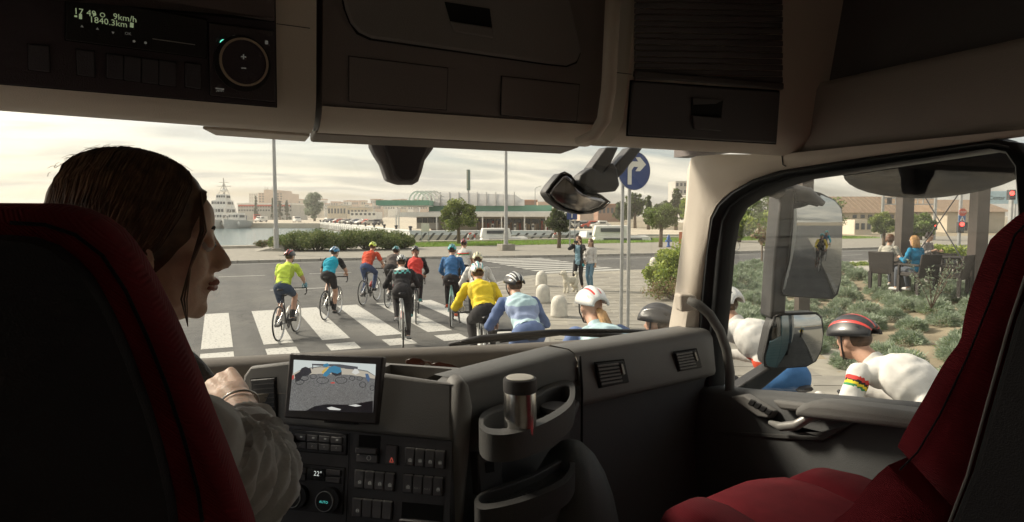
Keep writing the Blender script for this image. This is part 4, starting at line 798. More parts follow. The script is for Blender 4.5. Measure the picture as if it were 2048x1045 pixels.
def bicycle(label, loc, head, col, scale=1., crank=0., group='road bicycles of the riders'):
    g = thing('bicycle', label, 'bicycle', loc, -head, group, scale)
    q = MB(); top = BBK.lerp(ST, .88)
    q.tube([BBK, ST], [.017, .015], 8); q.tube([top, HT.lerp(HB, .12)], .016, 8); q.tube([BBK, HB.lerp(HT, .1)], [.021, .022], 8); q.tube([HB, HT], .021, 8)
    for s_ in (-1, 1): q.tube([BBK+Vector((s_*.03, 0, 0)), RA+Vector((s_*.06, 0, 0))], .010, 6); q.tube([top+Vector((s_*.015, 0, 0)), RA+Vector((s_*.06, 0, 0))], .008, 6)
    q.build('frame', col, g, local=True, smooth=170)
    q = MB(); q.tube([HB, HB+Vector((0, .01, -.04))], .018, 6)
    for s_ in (-1, 1): q.tube([HB+Vector((s_*.03, .01, -.03)), HB+Vector((s_*.045, .03, -.12)), FA+Vector((s_*.05, 0, 0))], [.014, .013, .008], 6)
    q.build('fork', col, g, local=True, smooth=170)
    q = MB(); hy, hz = .44, .915; q.tube([HT, (0, .36, .90), (0, hy, hz)], .015, 6)
    q.tube([(-.2, hy, hz), (.2, hy, hz)], .0135, 8)
    for s_ in (-1, 1): q.tube([(s_*.2, hy, hz), (s_*.215, hy+.03, hz), (s_*.215, hy+.10, hz+.005), (s_*.215, hy+.13, hz-.05), (s_*.215, hy+.10, hz-.115), (s_*.215, hy+.02, hz-.13)], .0145, 7)
    h_ = q.build('handlebar', MBLK, g, local=True, smooth=170)
    for s_ in (-1, 1):
        q = MB(); q.cap((s_*.215, hy+.10, hz+.01), .016, (s_*.215, hy+.15, hz+.05), .013, 7); q.tube([(s_*.215, hy+.145, hz+.03), (s_*.215, hy+.15, hz-.06)], .006, 5); q.build('brake_lever', MBLK, h_, local=True, smooth=170)
    q = MB(); q.tube([ST, ST+Vector((0, -.02, .06))], .013, 7); q.loft([[Vector((x*wd, y, .965+z*hh)) for x, z in ((-1, 0), (-.7, .8), (0, 1), (.7, .8), (1, 0), (.6, -.6), (-.6, -.6))] for y, wd, hh in ((-.40, .05, .018), (-.36, .07, .03), (-.28, .06, .03), (-.18, .028, .024), (-.11, .016, .018))]); q.build('saddle', MBLK, g, local=True, smooth=60)
    for A in (RA, FA):
        w_ = child('wheel', RIM, g, A); child('tyre', TYR, w_); child('spokes', SPOKE, w_)
    q = MB(); q.lathe([(.02, .0), (.095, 0), (.095, .006), (.02, .006)], 20, BBK+Vector((.05, 0, 0)), Matrix.Rotation(math.pi/2, 3, 'Y'))
    ped = []
    for s_, ph in ((1, crank), (-1, crank+math.pi)):
        e = BBK+Vector((s_*.075, .17*math.cos(ph), .17*math.sin(ph))); q.tube([BBK+Vector((s_*.06, 0, 0)), e], [.014, .01], 6); ped.append(e+Vector((s_*.045, 0, 0)))
    c_ = q.build('crank', MBLK, g, local=True)
    for e in ped: q = MB(); q.box(e, (.07, .075, .02)); q.build('pedal', MBLK, c_, local=True)
    q = MB(); q.lathe([(.02, 0), (.05, 0), (.05, .025), (.02, .025)], 14, RA+Vector((.035, 0, 0)), Matrix.Rotation(math.pi/2, 3, 'Y')); q.tube([RA+Vector((.05, .02, -.05)), RA+Vector((.05, .03, -.12))], .014, 6); q.build('derailleur', MBLK, g, local=True)
    q = MB(); q.tube([BBK+Vector((.053, 0, .095)), RA+Vector((.05, 0, .05))], .004, 4); q.tube([BBK+Vector((.053, 0, -.095)), RA+Vector((.05, .03, -.12))], .004, 4); q.build('chain', MBLK, g, local=True)
    bt = BBK.lerp(HB, .45)+Vector((0, -.04, .05)); q = MB(); ax = (HB-BBK).normalized(); q.tube([bt-ax*.09, bt+ax*.04, bt+ax*.06, bt+ax*.09], [.036, .036, .022, .02], 10); q.build('bottle', [mat('bottle_red', (.5, .06, .05), .4), mat('bottle_white', (.65, .65, .62), .4)][int(crank*7) % 2], g, local=True, smooth=60)
    return g, ped
# ================================================================== people: one continuous skin, clothes grown from it
def ik(a, c, l1, l2, bend):
    a, c = Vector(a), Vector(c); d = c-a; L_ = min(d.length, (l1+l2)*.999); d.normalize(); x = (L_*L_+l1*l1-l2*l2)/(2*L_); h_ = math.sqrt(max(0, l1*l1-x*x)); bend = Vector(bend); bend = (bend-d*bend.dot(d)).normalized()
    return a+d*x+bend*h_
MSKIN = mat('skin', (.50, .29, .20), .55, ns=9, na=.1); MSKIN2 = mat('skin_light', (.56, .35, .25), .55, ns=9, na=.1)
def fabric(n, c, rough=.8, na=.16): return mat('cloth_'+n, c, rough, ns=7, na=na, bump=.5, bs=14, spec=.25)
def remesh(q, vox, smooth_it=3):
    me = q.mesh('tmp', [], 0); o = bpy.data.objects.new('tmp', me); COL.objects.link(o)
    r_ = o.modifiers.new('r', 'REMESH'); r_.mode = 'VOXEL'; r_.voxel_size = vox; r_.use_smooth_shade = True
    s_ = o.modifiers.new('s', 'SMOOTH'); s_.factor = .5; s_.iterations = smooth_it
    m2 = bpy.data.meshes.new_from_object(o.evaluated_get(bpy.context.evaluated_depsgraph_get())); bpy.data.objects.remove(o); bpy.data.meshes.remove(me)
    m2.polygons.foreach_set('use_smooth', [True]*len(m2.polygons)); return m2
class Body:
    def __init__(s): s.q = MB(); s.seg = []
    def limb(s, reg, p0, r0, p1, r1, n=12): s.q.cap(p0, r0, p1, r1, n); s.seg.append((reg, Vector(p0), Vector(p1), (r0+r1)/2))
    def blob(s, reg, c, r, rot=None): s.q.ell(c, r, rot, 16, 10); s.seg.append((reg, Vector(c), Vector(c), sum(r)/3))
    def finish(s, vox, it=3):
        me = remesh(s.q, vox, it); n = len(me.vertices); co = np.empty(n*3, np.float32); me.vertices.foreach_get('co', co); co = co.reshape(-1, 3); best = np.full(n, 1e9); s.reg = np.zeros(n, int); s.t = np.zeros(n)
        names = sorted({x[0] for x in s.seg}); s.names = names
        for reg, a, b_, r_ in s.seg:
            A = np.array(a); D_ = np.array(b_-a); l2 = float(D_ @ D_)+1e-9; t_ = np.clip(((co-A) @ D_)/l2, 0, 1); d = np.linalg.norm(co-A-t_[:, None]*D_, axis=1)-r_
            k = d < best; best[k] = d[k]; s.reg[k] = names.index(reg); s.t[k] = t_[k]
        no = np.empty(n*3, np.float32); me.vertices.foreach_get('normal', no); s.no = no.reshape(-1, 3); s.co = co; s.me = me; s.faces = [tuple(p.vertices) for p in me.polygons]; return me
    def garment(s, name, pred, off, mats, parent, band=None):
        """cloth over the skin wherever pred(region, t, position) holds"""
        ok = np.array([pred(s.names[r_], t_, c) for r_, t_, c in zip(s.reg, s.t, s.co)]); P = s.co+s.no*off
        if off == .011 or off == .013:
            x, y, z = s.co.T; wr = .0045*np.sin(38*z+22*x+3*np.sin(31*y))+.0035*np.sin(57*y-34*x+2.5*np.sin(24*z))+.0025*np.sin(90*z-60*y+2*np.sin(40*x)); P = P+s.no*wr[:, None]*(.45 if len(s.co) > 14000 else 1.)
        fs = [p for p in s.faces if sum(ok[v] for v in p) >= len(p)-1]
        used = sorted({v for f in fs for v in f}); mp_ = {v: i for i, v in enumerate(used)}
        if not fs: return None
        me = bpy.data.meshes.new(name); me.from_pydata([tuple(P[v]) for v in used], [], [tuple(mp_[v] for v in f) for f in fs])
        for m_ in (mats if isinstance(mats, list) else [mats]): me.materials.append(m_)
        me.polygons.foreach_set('use_smooth', [True]*len(fs))
        if band: me.polygons.foreach_set('material_index', [band(s.names[s.reg[f[0]]], float(s.t[f[0]]), P[f[0]]) for f in fs])
        me.update(); bm = bmesh.new(); bm.from_mesh(me); bv = [v for v in bm.verts if v.is_boundary]
        for _ in range(5):
            nw = {v: v.co.lerp(sum((e.other_vert(v).co for e in v.link_edges if e.is_boundary), Vector())/max(1, sum(e.is_boundary for e in v.link_edges)), .6) for v in bv}
            for v, c in nw.items(): v.co = c
        bm.to_mesh(me); bm.free(); return child(name, me, parent)
    def pair(s, name, pred, off, mats, parent):
        for sd_ in (-1, 1): s.garment(name, lambda r_, t_, c: c[0]*sd_ > 0 and pred(r_, t_, c), off, mats, parent)
def head_blobs(B, hc, fwd, up, s_=1.):
    rt = fwd.cross(up); Rm = Matrix((rt, fwd, up)).transposed()
    B.blob('head', hc+up*.015*s_, (.073*s_, .094*s_, .098*s_), Rm); B.blob('head', hc+fwd*.028*s_-up*.055*s_, (.054*s_, .062*s_, .068*s_), Rm)
    B.blob('head', hc+fwd*.096*s_-up*.022*s_, (.013*s_, .018*s_, .022*s_), Rm); B.blob('head', hc+fwd*.075*s_-up*.098*s_, (.026*s_, .02*s_, .018*s_), Rm)
    for k in (-1, 1): B.blob('head', hc+rt*k*.074*s_-up*.015*s_, (.012*s_, .02*s_, .032*s_), Rm)
    return Rm
def face_parts(parent, hc, Rm, s_=1.):
    for k in (-1, 1):
        q = MB(); q.ell(hc+Rm @ Vector((k*.031*s_, .083*s_, .012*s_)), .0125*s_, Rm, 8, 6); e = q.build('eye', mat('eye_white', (.7, .68, .65), .2), parent, local=True, smooth=170)
        q = MB(); q.ell(hc+Rm @ Vector((k*.032*s_, .0925*s_, .012*s_)), .0062*s_, Rm, 8, 6); q.build('iris', mat('iris_dark', (.05, .03, .02), .2), e, local=True)
        q = MB(); q.tube([hc+Rm @ Vector((k*.014*s_, .094*s_, .034*s_)), hc+Rm @ Vector((k*.033*s_, .092*s_, .04*s_)), hc+Rm @ Vector((k*.052*s_, .078*s_, .034*s_))], [.004*s_, .005*s_, .002*s_], 5); q.build('eyebrow', mat('brow_hair', (.05, .03, .02), .8), parent, local=True)
    q = MB(); q.tube([hc+Rm @ Vector((-.024*s_, .083*s_, -.064*s_)), hc+Rm @ Vector((0, .094*s_, -.062*s_)), hc+Rm @ Vector((.024*s_, .083*s_, -.064*s_))], [.003*s_, .007*s_, .003*s_], 6); q.build('mouth', mat('lips', (.42, .16, .13), .5), parent, local=True, smooth=170)
def hand(B, wrist, d, side, s_=1., curl=1.):
    """palm in the body mesh; five bent fingers that stay apart are returned"""
    d = Vector(d).normalized(); rt = d.cross(Vector((0, 0, 1))).normalized()*side; dn = d.cross(rt)*side; dn = dn if dn.z < 0 else -dn
    B.limb('hand', Vector(wrist)+d*.02*s_, .03*s_, Vector(wrist)+d*.07*s_, .036*s_); q = MB(); base = Vector(wrist)+d*.085*s_
    for i, (o_, l_) in enumerate(((-.030, .068), (-.010, .078), (.010, .074), (.028, .058))):
        a = base+rt*o_*s_; b_ = a+(d*.45+dn*.6*curl).normalized()*l_*.5*s_; c = b_+(dn-d*.25*curl).normalized()*l_*.4*s_; e = c+(-d*.6*curl+dn*.3)*l_*.35*s_; q.tube([a-d*.02*s_, a, b_, c, e], [.0095*s_, .0095*s_, .009*s_, .008*s_, .006*s_], 7)
    a = Vector(wrist)+d*.045*s_-rt*.034*s_; q.tube([a, a+(d*.5-rt*.6+dn*.5)*.045*s_, a+(d*.8-rt*.2+dn*.9)*.075*s_], [.0125*s_, .011*s_, .008*s_], 7); return q
def helmet(parent, hc, Rm, shell, dark, accent=None, s_=1.):
    q = MB(); nu, nv = 18, 12; rows = []
    for i in range(nu+1):
        u = math.pi*(i/nu); row = []
        for j in range(nv+1):
            v = -1.28+2.5*j/nv; ch = i if True else 0
            vent = (i % 4 in (2, 3)) and 2 <= j <= 9 and 2 < i < nu-1; k = .90 if vent else 1.0
            x = -.098*math.cos(u)*math.cos(v*.72); y = .142*math.sin(v)*(1 if v > 0 else 1.05); z = .128*math.sin(u)*math.cos(v*.92)-.022
            row.append(hc+Rm @ (Vector((x*k, y*k, .045+max(z, -.030)*k))*s_))
        rows.append(row)
    vs = [p for r_ in rows for p in r_]; fs = []; ms = []
    for i in range(nu):
        for j in range(nv):
            fs.append((i*(nv+1)+j, (i+1)*(nv+1)+j, (i+1)*(nv+1)+j+1, i*(nv+1)+j+1)); vent = (i % 4 == 2) and 2 <= j <= 8 and 2 < i < nu-1; ms.append(1 if vent else (2 if accent and (i % 4 == 0) and 3 < i < nu-3 else 0))
    for f, m_ in zip(fs, ms): pass
    b0 = len(q.v); q.v += [tuple(p) for p in vs]; q.f += fs; q.m += ms
    h_ = q.build('helmet', [shell, dark, accent or shell], parent, local=True, smooth=50)
    sm_ = h_.modifiers.new('thickness', 'SOLIDIFY'); sm_.thickness = .014; sm_.offset = -1
    q = MB()
    for k in (-1, 1): q.tube([hc+Rm @ (Vector((k*.088, .02, .04))*s_), hc+Rm @ (Vector((k*.078, .03, -.04))*s_), hc+Rm @ (Vector((k*.03, .055, -.115))*s_), hc+Rm @ (Vector((0, .06, -.122))*s_)], .006, 5)
    q.build('chin_strap', MBLK, h_, local=True); return h_
def hair_cap(parent, hc, Rm, m_, length=.12, s_=1., back=.03):
    rg = np.random.default_rng(3); q = MB(); q.ell(hc+Rm @ Vector((0, -.014*s_, .03*s_)), (.084*s_, .098*s_, .094*s_), Rm, 18, 12)
    q.v = [tuple(p) for p in q.v]
    for i in range(34):
        a = math.pi*(1.05+.9*i/33)+.0; st = Vector((.08*math.cos(a), .088*math.sin(a)*.95+.0, .045)); e = Vector((.082*math.cos(a)+rg.normal()*.006, .10*math.sin(a)-back*.3, -length+rg.normal()*.012)); q.tube([hc+Rm @ (Vector((st.x*.6, st.y*.6, .11))*s_), hc+Rm @ (st*1.06*s_), hc+Rm @ ((st.lerp(e, .6))*s_*1.04), hc+Rm @ (e*s_)], [.012*s_, .016*s_, .014*s_, .004*s_], 5)
    return q.build('hair', m_, parent, local=True, smooth=170)
def rider(label, loc, head, look, ped, scale=1., lean=38, jersey=None, band=None, shorts=None, legs='bare', sleeve='short', helm=None, skin=None, face=False, turn=0., pony=None, nod=0., hands=None, vox=.016, shoe=None, gloves=None, roll=0.):
    g = thing('person', label, 'person', loc, -head, 'cyclists of the group', scale); B = Body(); up = Vector((0, 0, 1)); sk = skin or MSKIN
    hip = Vector((0, -.235, 1.0)); ln = R(lean); ax = Vector((0, math.sin(ln), math.cos(ln))); nr = Vector((0, math.cos(ln), -math.sin(ln))); Rm = Matrix((Vector((1, 0, 0)), nr, ax)).transposed()
    ax2 = Vector((0, math.sin(ln+.22), math.cos(ln+.22))); sh = hip+ax*.27+ax2*.25
    B.blob('pelvis', hip+Vector((0, -.0, .0)), (.165, .135, .13), Rm); B.blob('torso', hip+ax*.16, (.14, .105, .14), Rm); B.blob('torso', hip+ax*.33+nr*-.012, (.172, .118, .17), Rm); B.blob('torso', sh-ax2*.055, (.165, .092, .075), Rm)
    hd = Vector((math.sin(turn), math.cos(turn)*math.cos(nod), -math.sin(nod))).normalized(); hu = (up-hd*up.dot(hd)).normalized(); hc = sh+ax2*.10+Vector((math.sin(turn)*.02, .05, .105))
    B.limb('neck', sh-ax2*.02, .062, hc-hu*.06-hd*.02, .056); Rh = head_blobs(B, hc, hd, hu)
    fing = []
    for s_ in (-1, 1):
        a = sh+Vector((s_*.165, .0, -.02)); tgt = Vector(hands[0 if s_ < 0 else 1]) if hands else Vector((s_*.215, .51, .965)); d_ = (tgt-a)
        wr = tgt-d_.normalized()*.085; L1, L2 = .295, .265; el = ik(a, wr, L1, L2, (s_*.55, -.15, -.8)); 
        if (wr-a).length > (L1+L2)*.995: wr = a+(wr-a).normalized()*(L1+L2)*.995
        B.limb('uarm', a, .055, el, .043); B.limb('farm', el, .042, wr, .028); fing.append(hand(B, wr, tgt-wr+Vector((0, .02, -.004)), s_))
        hp = hip+Vector((s_*.085, .01, -.02)); an = Vector(ped[0 if s_ > 0 else 1])+Vector((-s_*.02, -.055, .085)); kn = ik(hp, an, .435, .43, (s_*.05, 1, .25))
        B.limb('thigh', hp, .092, kn, .058); B.limb('shin', kn, .055, kn.lerp(an, .35), .056); B.limb('shin2', kn.lerp(an, .35), .054, an, .036); ft = an+Vector((0, .15, -.055)); B.limb('foot', an+Vector((0, -.035, -.045)), .036, ft, .030); B.limb('foot', an, .036, an+Vector((0, .0, -.03)), .038)
    me = B.finish(vox); me.materials.append(sk); body = child('body', me, g)
    if fing:
        fq = MB()
        for f in fing: fq.add(f.v, f.f)
        fm = fq.mesh('fingers', gloves or sk, 170); bm = bmesh.new(); bm.from_mesh(me); n0 = len(bm.faces); bm.from_mesh(fm); bm.faces.ensure_lookup_table()
        if gloves:
            me.materials.append(gloves)
            for f in bm.faces[n0:]: f.material_index = 1
        bm.to_mesh(me); bm.free(); bpy.data.meshes.remove(fm)
    zh = hip.z
    sl = {'short': lambda r_, t_: r_ == 'uarm' and t_ < .72, 'long': lambda r_, t_: r_ in ('uarm', 'farm'), 'none': lambda r_, t_: False}[sleeve]
    hz = hip+ax*.04
    def jp(r_, t_, c): return sl(r_, t_) or (r_ == 'neck' and t_ < .45) or (r_ in ('torso', 'pelvis') and (Vector(c)-hz).dot(ax) > -.015)
    if not isinstance(jersey, list):
        c0_ = [x for x in jersey.node_tree.nodes if x.type == 'VALTORGB'][0].color_ramp.elements[1].color; jersey = [jersey, fabric(jersey.name[6:]+'_trim', tuple(x*.55 for x in c0_[:3]))]
        def band(r_, t_, c):
            h_ = (Vector(c)-hz).dot(ax); return 1 if (r_ in ('torso', 'pelvis') and (h_ < .02 or abs(c[0]) > .128 or (.12 < h_ < .134 and c[1] < hz.y+.25))) or (r_ == 'uarm' and sleeve == 'short' and t_ > .64) else 0
    B.garment('jersey', jp, .011, jersey, g, band)
    def sp_(r_, t_, c): return (r_ in ('pelvis', 'torso') and (Vector(c)-hz).dot(ax) < .03) or (r_ == 'thigh' and (legs == 'long' or t_ < .74)) or (legs == 'long' and r_ in ('shin', 'shin2'))
    B.garment('tights' if legs == 'long' else 'shorts', sp_, .007, shorts, g)
    B.pair('shoe', lambda r_, t_, c: r_ == 'foot', .008, shoe or MBLK, g)
    if legs == 'bare': B.pair('sock', lambda r_, t_, c: r_ == 'shin2' and t_ > .5, .004, fabric('sock_black', (.03, .03, .035)), g)
    if gloves: B.pair('glove', lambda r_, t_, c: r_ == 'hand' or (r_ == 'farm' and t_ > .93), .006, gloves, g)
    if helm: helmet(g, hc, Rh, *helm)
    hm = mat('hair_brown', (.07, .04, .022), .6, ns=40, na=.4)
    if pony:
        q = MB(); q.tube([hc+Rh @ Vector((0, -.10, -.01)), hc+Rh @ Vector((.0, -.15, -.03)), hc+Rh @ Vector((.03, -.19, -.12)), hc+Rh @ Vector((.05, -.20, -.26))], [.02, .034, .034, .008], 10)
        for i in range(14): o_ = Vector((math.cos(i*2.4)*.022, math.sin(i*2.4)*.022, 0)); q.tube([hc+Rh @ Vector((0, -.11, -.015)), hc+Rh @ (Vector((.0, -.15, -.03))+o_), hc+Rh @ (Vector((.03, -.19, -.12))+o_*1.2), hc+Rh @ (Vector((.05, -.20, -.27-.02*(i % 3)))+o_*.8)], [.01, .014, .013, .003], 5)
        q.build('hair', pony, g, local=True, smooth=170)
    else:
        q = MB(); q.ell(hc+Rh @ Vector((0, -.034, .004)), (.0755, .070, .062), Rh, 14, 10); q.build('hair', hm, g, local=True, smooth=170)
    if face: face_parts(g, hc, Rh)
    return g
NEON = fabric('neon_yellow', (.62, .78, .10)); NAVY = fabric('navy', (.05, .07, .11)); TURQ = fabric('turquoise', (.02, .36, .50)); BLACKC = fabric('black', (.03, .028, .03)); ORANGE = fabric('orange_red', (.72, .10, .05)); BLUEL = fabric('denim_blue', (.07, .10, .20))
BROWN = fabric('brown_grey', (.12, .10, .09)); REDC = fabric('red', (.62, .06, .05)); JACK = fabric('jacket_blue', (.05, .15, .33)); WHITEC = fabric('white', (.68, .66, .62)); YELLOW = fabric('yellow', (.80, .60, .04)); PALEB = fabric('pale_blue', (.46, .62, .66)); PURPB = fabric('slate_blue', (.28, .34, .50)); DBLUE = fabric('deep_blue', (.12, .17, .32)); MINT = fabric('mint', (.12, .42, .40)); GREENC = fabric('green', (.05, .25, .10)); LGREYC = fabric('light_grey', (.50, .50, .50))
def hp_(n, c, r_=.35): return mat('helmet_'+n, c, r_, ns=5, na=.06, coat=.3)
HB_, HR, HBL, HNE, HCR, HWH, HTQ = hp_('black', (.02, .02, .022)), hp_('red', (.62, .05, .04)), hp_('blue', (.03, .22, .42)), hp_('neon', (.60, .72, .08)), hp_('cream', (.62, .58, .38)), hp_('white', (.68, .68, .66)), hp_('turquoise', (.05, .40, .42))
def ride(n, rear_px, heading, blab, rlab, fcol, crank, scale=1.0, zb=0., center=None, lean=38, hpx=None, **k):
    """bicycle and rider from the place where the rear tyre touches the ground"""
    hd = R(heading); dv = Vector((math.sin(hd), math.cos(hd), 0))
    if hpx:
        l_ = R(lean); hy = -.235+.27*math.sin(l_)+.35*math.sin(l_+.22)+.05; hz = 1.0+.27*math.cos(l_)+.35*math.cos(l_+.22)+.105+.07; c = ZP(*hpx, zb+hz*scale)-dv*hy*scale
    elif center is None: p = ZP(*rear_px, zb); c = p+dv*.5*scale
    else: c = Vector((*center, zb))
    b_, ped = bicycle(blab, (c.x, c.y, zb), hd, fcol, scale, crank); return rider(rlab, (c.x, c.y, zb), hd, None, ped, scale, lean, **k)
PB, PWH, PTQ, PRD = paint('black', (.03, .03, .035)), paint('white', (.62, .62, .60)), paint('celeste', (.25, .48, .45)), paint('red', (.45, .05, .05))
def bands(*lims):
    """material index by position along the jersey"""
    return lambda r_, t_, c: next((m_ for test, m_ in lims if test(r_, t_, c)), 0)
ride(1, (558, 683), 24, 'black road bicycle with red bottle under the neon yellow rider', 'cyclist in neon yellow jersey, navy shorts and red-black helmet', PB, .2, lean=34, jersey=NEON, shorts=NAVY, helm=(HB_, HB_, HR), gloves=fabric('glove_blue', (.2, .4, .5)), turn=.1)
ride(2, (650, 641), 27, 'black road bicycle under the turquoise rider', 'cyclist in turquoise jersey, black shorts and blue helmet', PB, 4.8, lean=42, jersey=[TURQ, BLACKC], band=bands((lambda r_, t_, c: r_ == 'uarm', 1)), shorts=BLACKC, helm=(HBL, HB_, HWH), turn=.15)
ride(3, (726, 611), 34, 'black road bicycle under the orange jersey rider', 'cyclist in orange-red jersey, blue leggings and neon yellow helmet', PB, .4, lean=40, jersey=ORANGE, shorts=BLUEL, legs='long', helm=(HNE, HB_), turn=-.1)
ride(4, (776, 616), 30, 'dark road bicycle behind the black and white rider', 'cyclist in brown-grey jersey mostly hidden behind the black and white rider', PB, 2.1, lean=52, jersey=[BROWN, WHITEC], band=bands((lambda r_, t_, c: r_ == 'uarm' and .5 < t_ < .6, 1)), shorts=BLACKC, helm=(HB_, HTQ, HTQ))
ride(5, (806, 698), 14, 'white road bicycle under the black and white rider', 'cyclist in black jersey with white and mint shoulders and black tights', PWH, 4.4, 1.02, lean=46, jersey=[BLACKC, WHITEC, MINT], band=bands((lambda r_, t_, c: r_ in ('torso', 'neck') and c[2] > 1.36, 1), (lambda r_, t_, c: r_ == 'torso' and c[2] > 1.30 and math.sin(c[0]*70)*math.sin(c[2]*90) > 0, 2)), shorts=BLACKC, legs='long', sleeve='long', helm=(HB_, HWH, HWH), shoe=fabric('shoe_grey', (.3, .3, .3)), gloves=BLACKC)
ride(6, (832, 648), 16, 'dark road bicycle under the red vest rider', 'cyclist in red vest with black sleeves, black tights and black helmet', PB, 1.4, lean=36, jersey=[REDC, BLACKC], band=bands((lambda r_, t_, c: r_ in ('uarm', 'farm'), 1)), shorts=BLACKC, legs='long', sleeve='long', helm=(HB_, HB_), shoe=fabric('shoe_teal', (.1, .3, .3)), pony=mat('hair_red_brown', (.16, .06, .03), .6, ns=40, na=.4))
ride(7, (902, 655), 22, 'celeste road bicycle under the blue jacket rider', 'cyclist in hooded blue rain jacket and black tights', PTQ, 3.6, 1.02, lean=32, jersey=JACK, shorts=BLACKC, legs='long', sleeve='long', helm=(HTQ, HB_, HB_), shoe=fabric('shoe_red', (.55, .1, .05)))
ride(8, (925, 612), 24, 'dark road bicycle beyond the blue jacket rider', 'cyclist in white jersey with rainbow chest stripe beyond the blue jacket rider', PB, 1.0, lean=28, jersey=[WHITEC, REDC, GREENC, BLACKC], band=bands((lambda r_, t_, c: r_ == 'torso' and 1.36 < c[2] < 1.39, 1), (lambda r_, t_, c: r_ == 'torso' and 1.33 < c[2] < 1.36, 2)), shorts=BLACKC, helm=(HB_, HB_, HR))
ride(9, None, 20, 'white road bicycle beyond the yellow jersey rider', 'cyclist in long-sleeved white jersey and cream helmet beyond the yellow jersey rider', PWH, .8, 1.04, hpx=(955, 512), lean=44, jersey=WHITEC, shorts=BLACKC, legs='long', sleeve='long', helm=(HCR, HB_), gloves=BLACKC)
ride(10, None, 12, 'white road bicycle under the yellow jersey rider', 'cyclist in yellow long-sleeved jersey, black tights and white helmet', PWH, 3.9, 1.1, hpx=(955, 535), lean=50, jersey=YELLOW, shorts=BLACKC, legs='long', sleeve='long', helm=(HWH, HB_, HTQ), gloves=WHITEC)
ride(11, None, 10, 'dark road bicycle under the pale blue and slate rider', 'cyclist in pale blue and slate striped jersey with white-black helmet', PB, 2.5, 1.1, hpx=(1029, 558), lean=52, jersey=[PALEB, PURPB, DBLUE], band=bands((lambda r_, t_, c: r_ in ('uarm', 'farm'), 2), (lambda r_, t_, c: r_ == 'torso' and 1.14 < c[2] < 1.26, 1), (lambda r_, t_, c: c[2] < 1.02, 2)), shorts=DBLUE, sleeve='long', helm=(HB_, HWH, HWH), turn=-.2)
ride(12, None, 12, 'white road bicycle under the ponytail rider', 'cyclist with blond ponytail, white-red helmet and pale blue jersey', PWH, 1.2, 1.1, hpx=(1184, 594), lean=48, zb=.09, jersey=[PALEB, DBLUE], band=bands((lambda r_, t_, c: r_ in ('uarm', 'farm') or c[2] < 1.15, 1)), shorts=DBLUE, sleeve='long', helm=(HWH, HR, HWH), pony=mat('hair_blond', (.42, .24, .10), .6, ns=40, na=.35), turn=-.15)
ride(13, None, 0, 'black road bicycle under the black-helmeted rider', 'cyclist in dark jersey and black helmet beside the windscreen pillar', PB, 3.2, 1.1, hpx=(1320, 628), lean=60, zb=.09, jersey=BLACKC, shorts=BLACKC, sleeve='long', helm=(HB_, HB_), turn=-.5)
ride(14, None, -4, 'dark road bicycle with cyan trim beside the passenger door', 'cyclist in white and violet jersey with orange mark and blue shorts', PB, 1.0, 1.1, hpx=(1449, 590), lean=50, zb=.09, jersey=[WHITEC, PURPB, ORANGE], band=bands((lambda r_, t_, c: r_ == 'uarm' and t_ > .6, 1), (lambda r_, t_, c: r_ == 'torso' and c[2] < 1.12 and c[0] < -.02, 2)), shorts=fabric('royal_blue', (.06, .17, .38)), sleeve='long', helm=(HWH, HB_), vox=.012)
ride(15, None, -6, 'black road bicycle under the rainbow-sleeve rider', 'cyclist in white jersey with rainbow sleeve band and black-red helmet', PB, 2.4, 1.1, hpx=(1708, 655), lean=58, zb=.09, jersey=[WHITEC, REDC, BLACKC, YELLOW, GREENC], band=bands((lambda r_, t_, c: r_ == 'uarm' and .10 < t_ < .17, 1), (lambda r_, t_, c: r_ == 'uarm' and .17 <= t_ < .22, 2), (lambda r_, t_, c: r_ == 'uarm' and .22 <= t_ < .27, 3), (lambda r_, t_, c: r_ == 'uarm' and .27 <= t_ < .31, 4)), shorts=BLACKC, sleeve='long', helm=(HB_, HB_, HR), face=True, vox=.011, nod=.15)
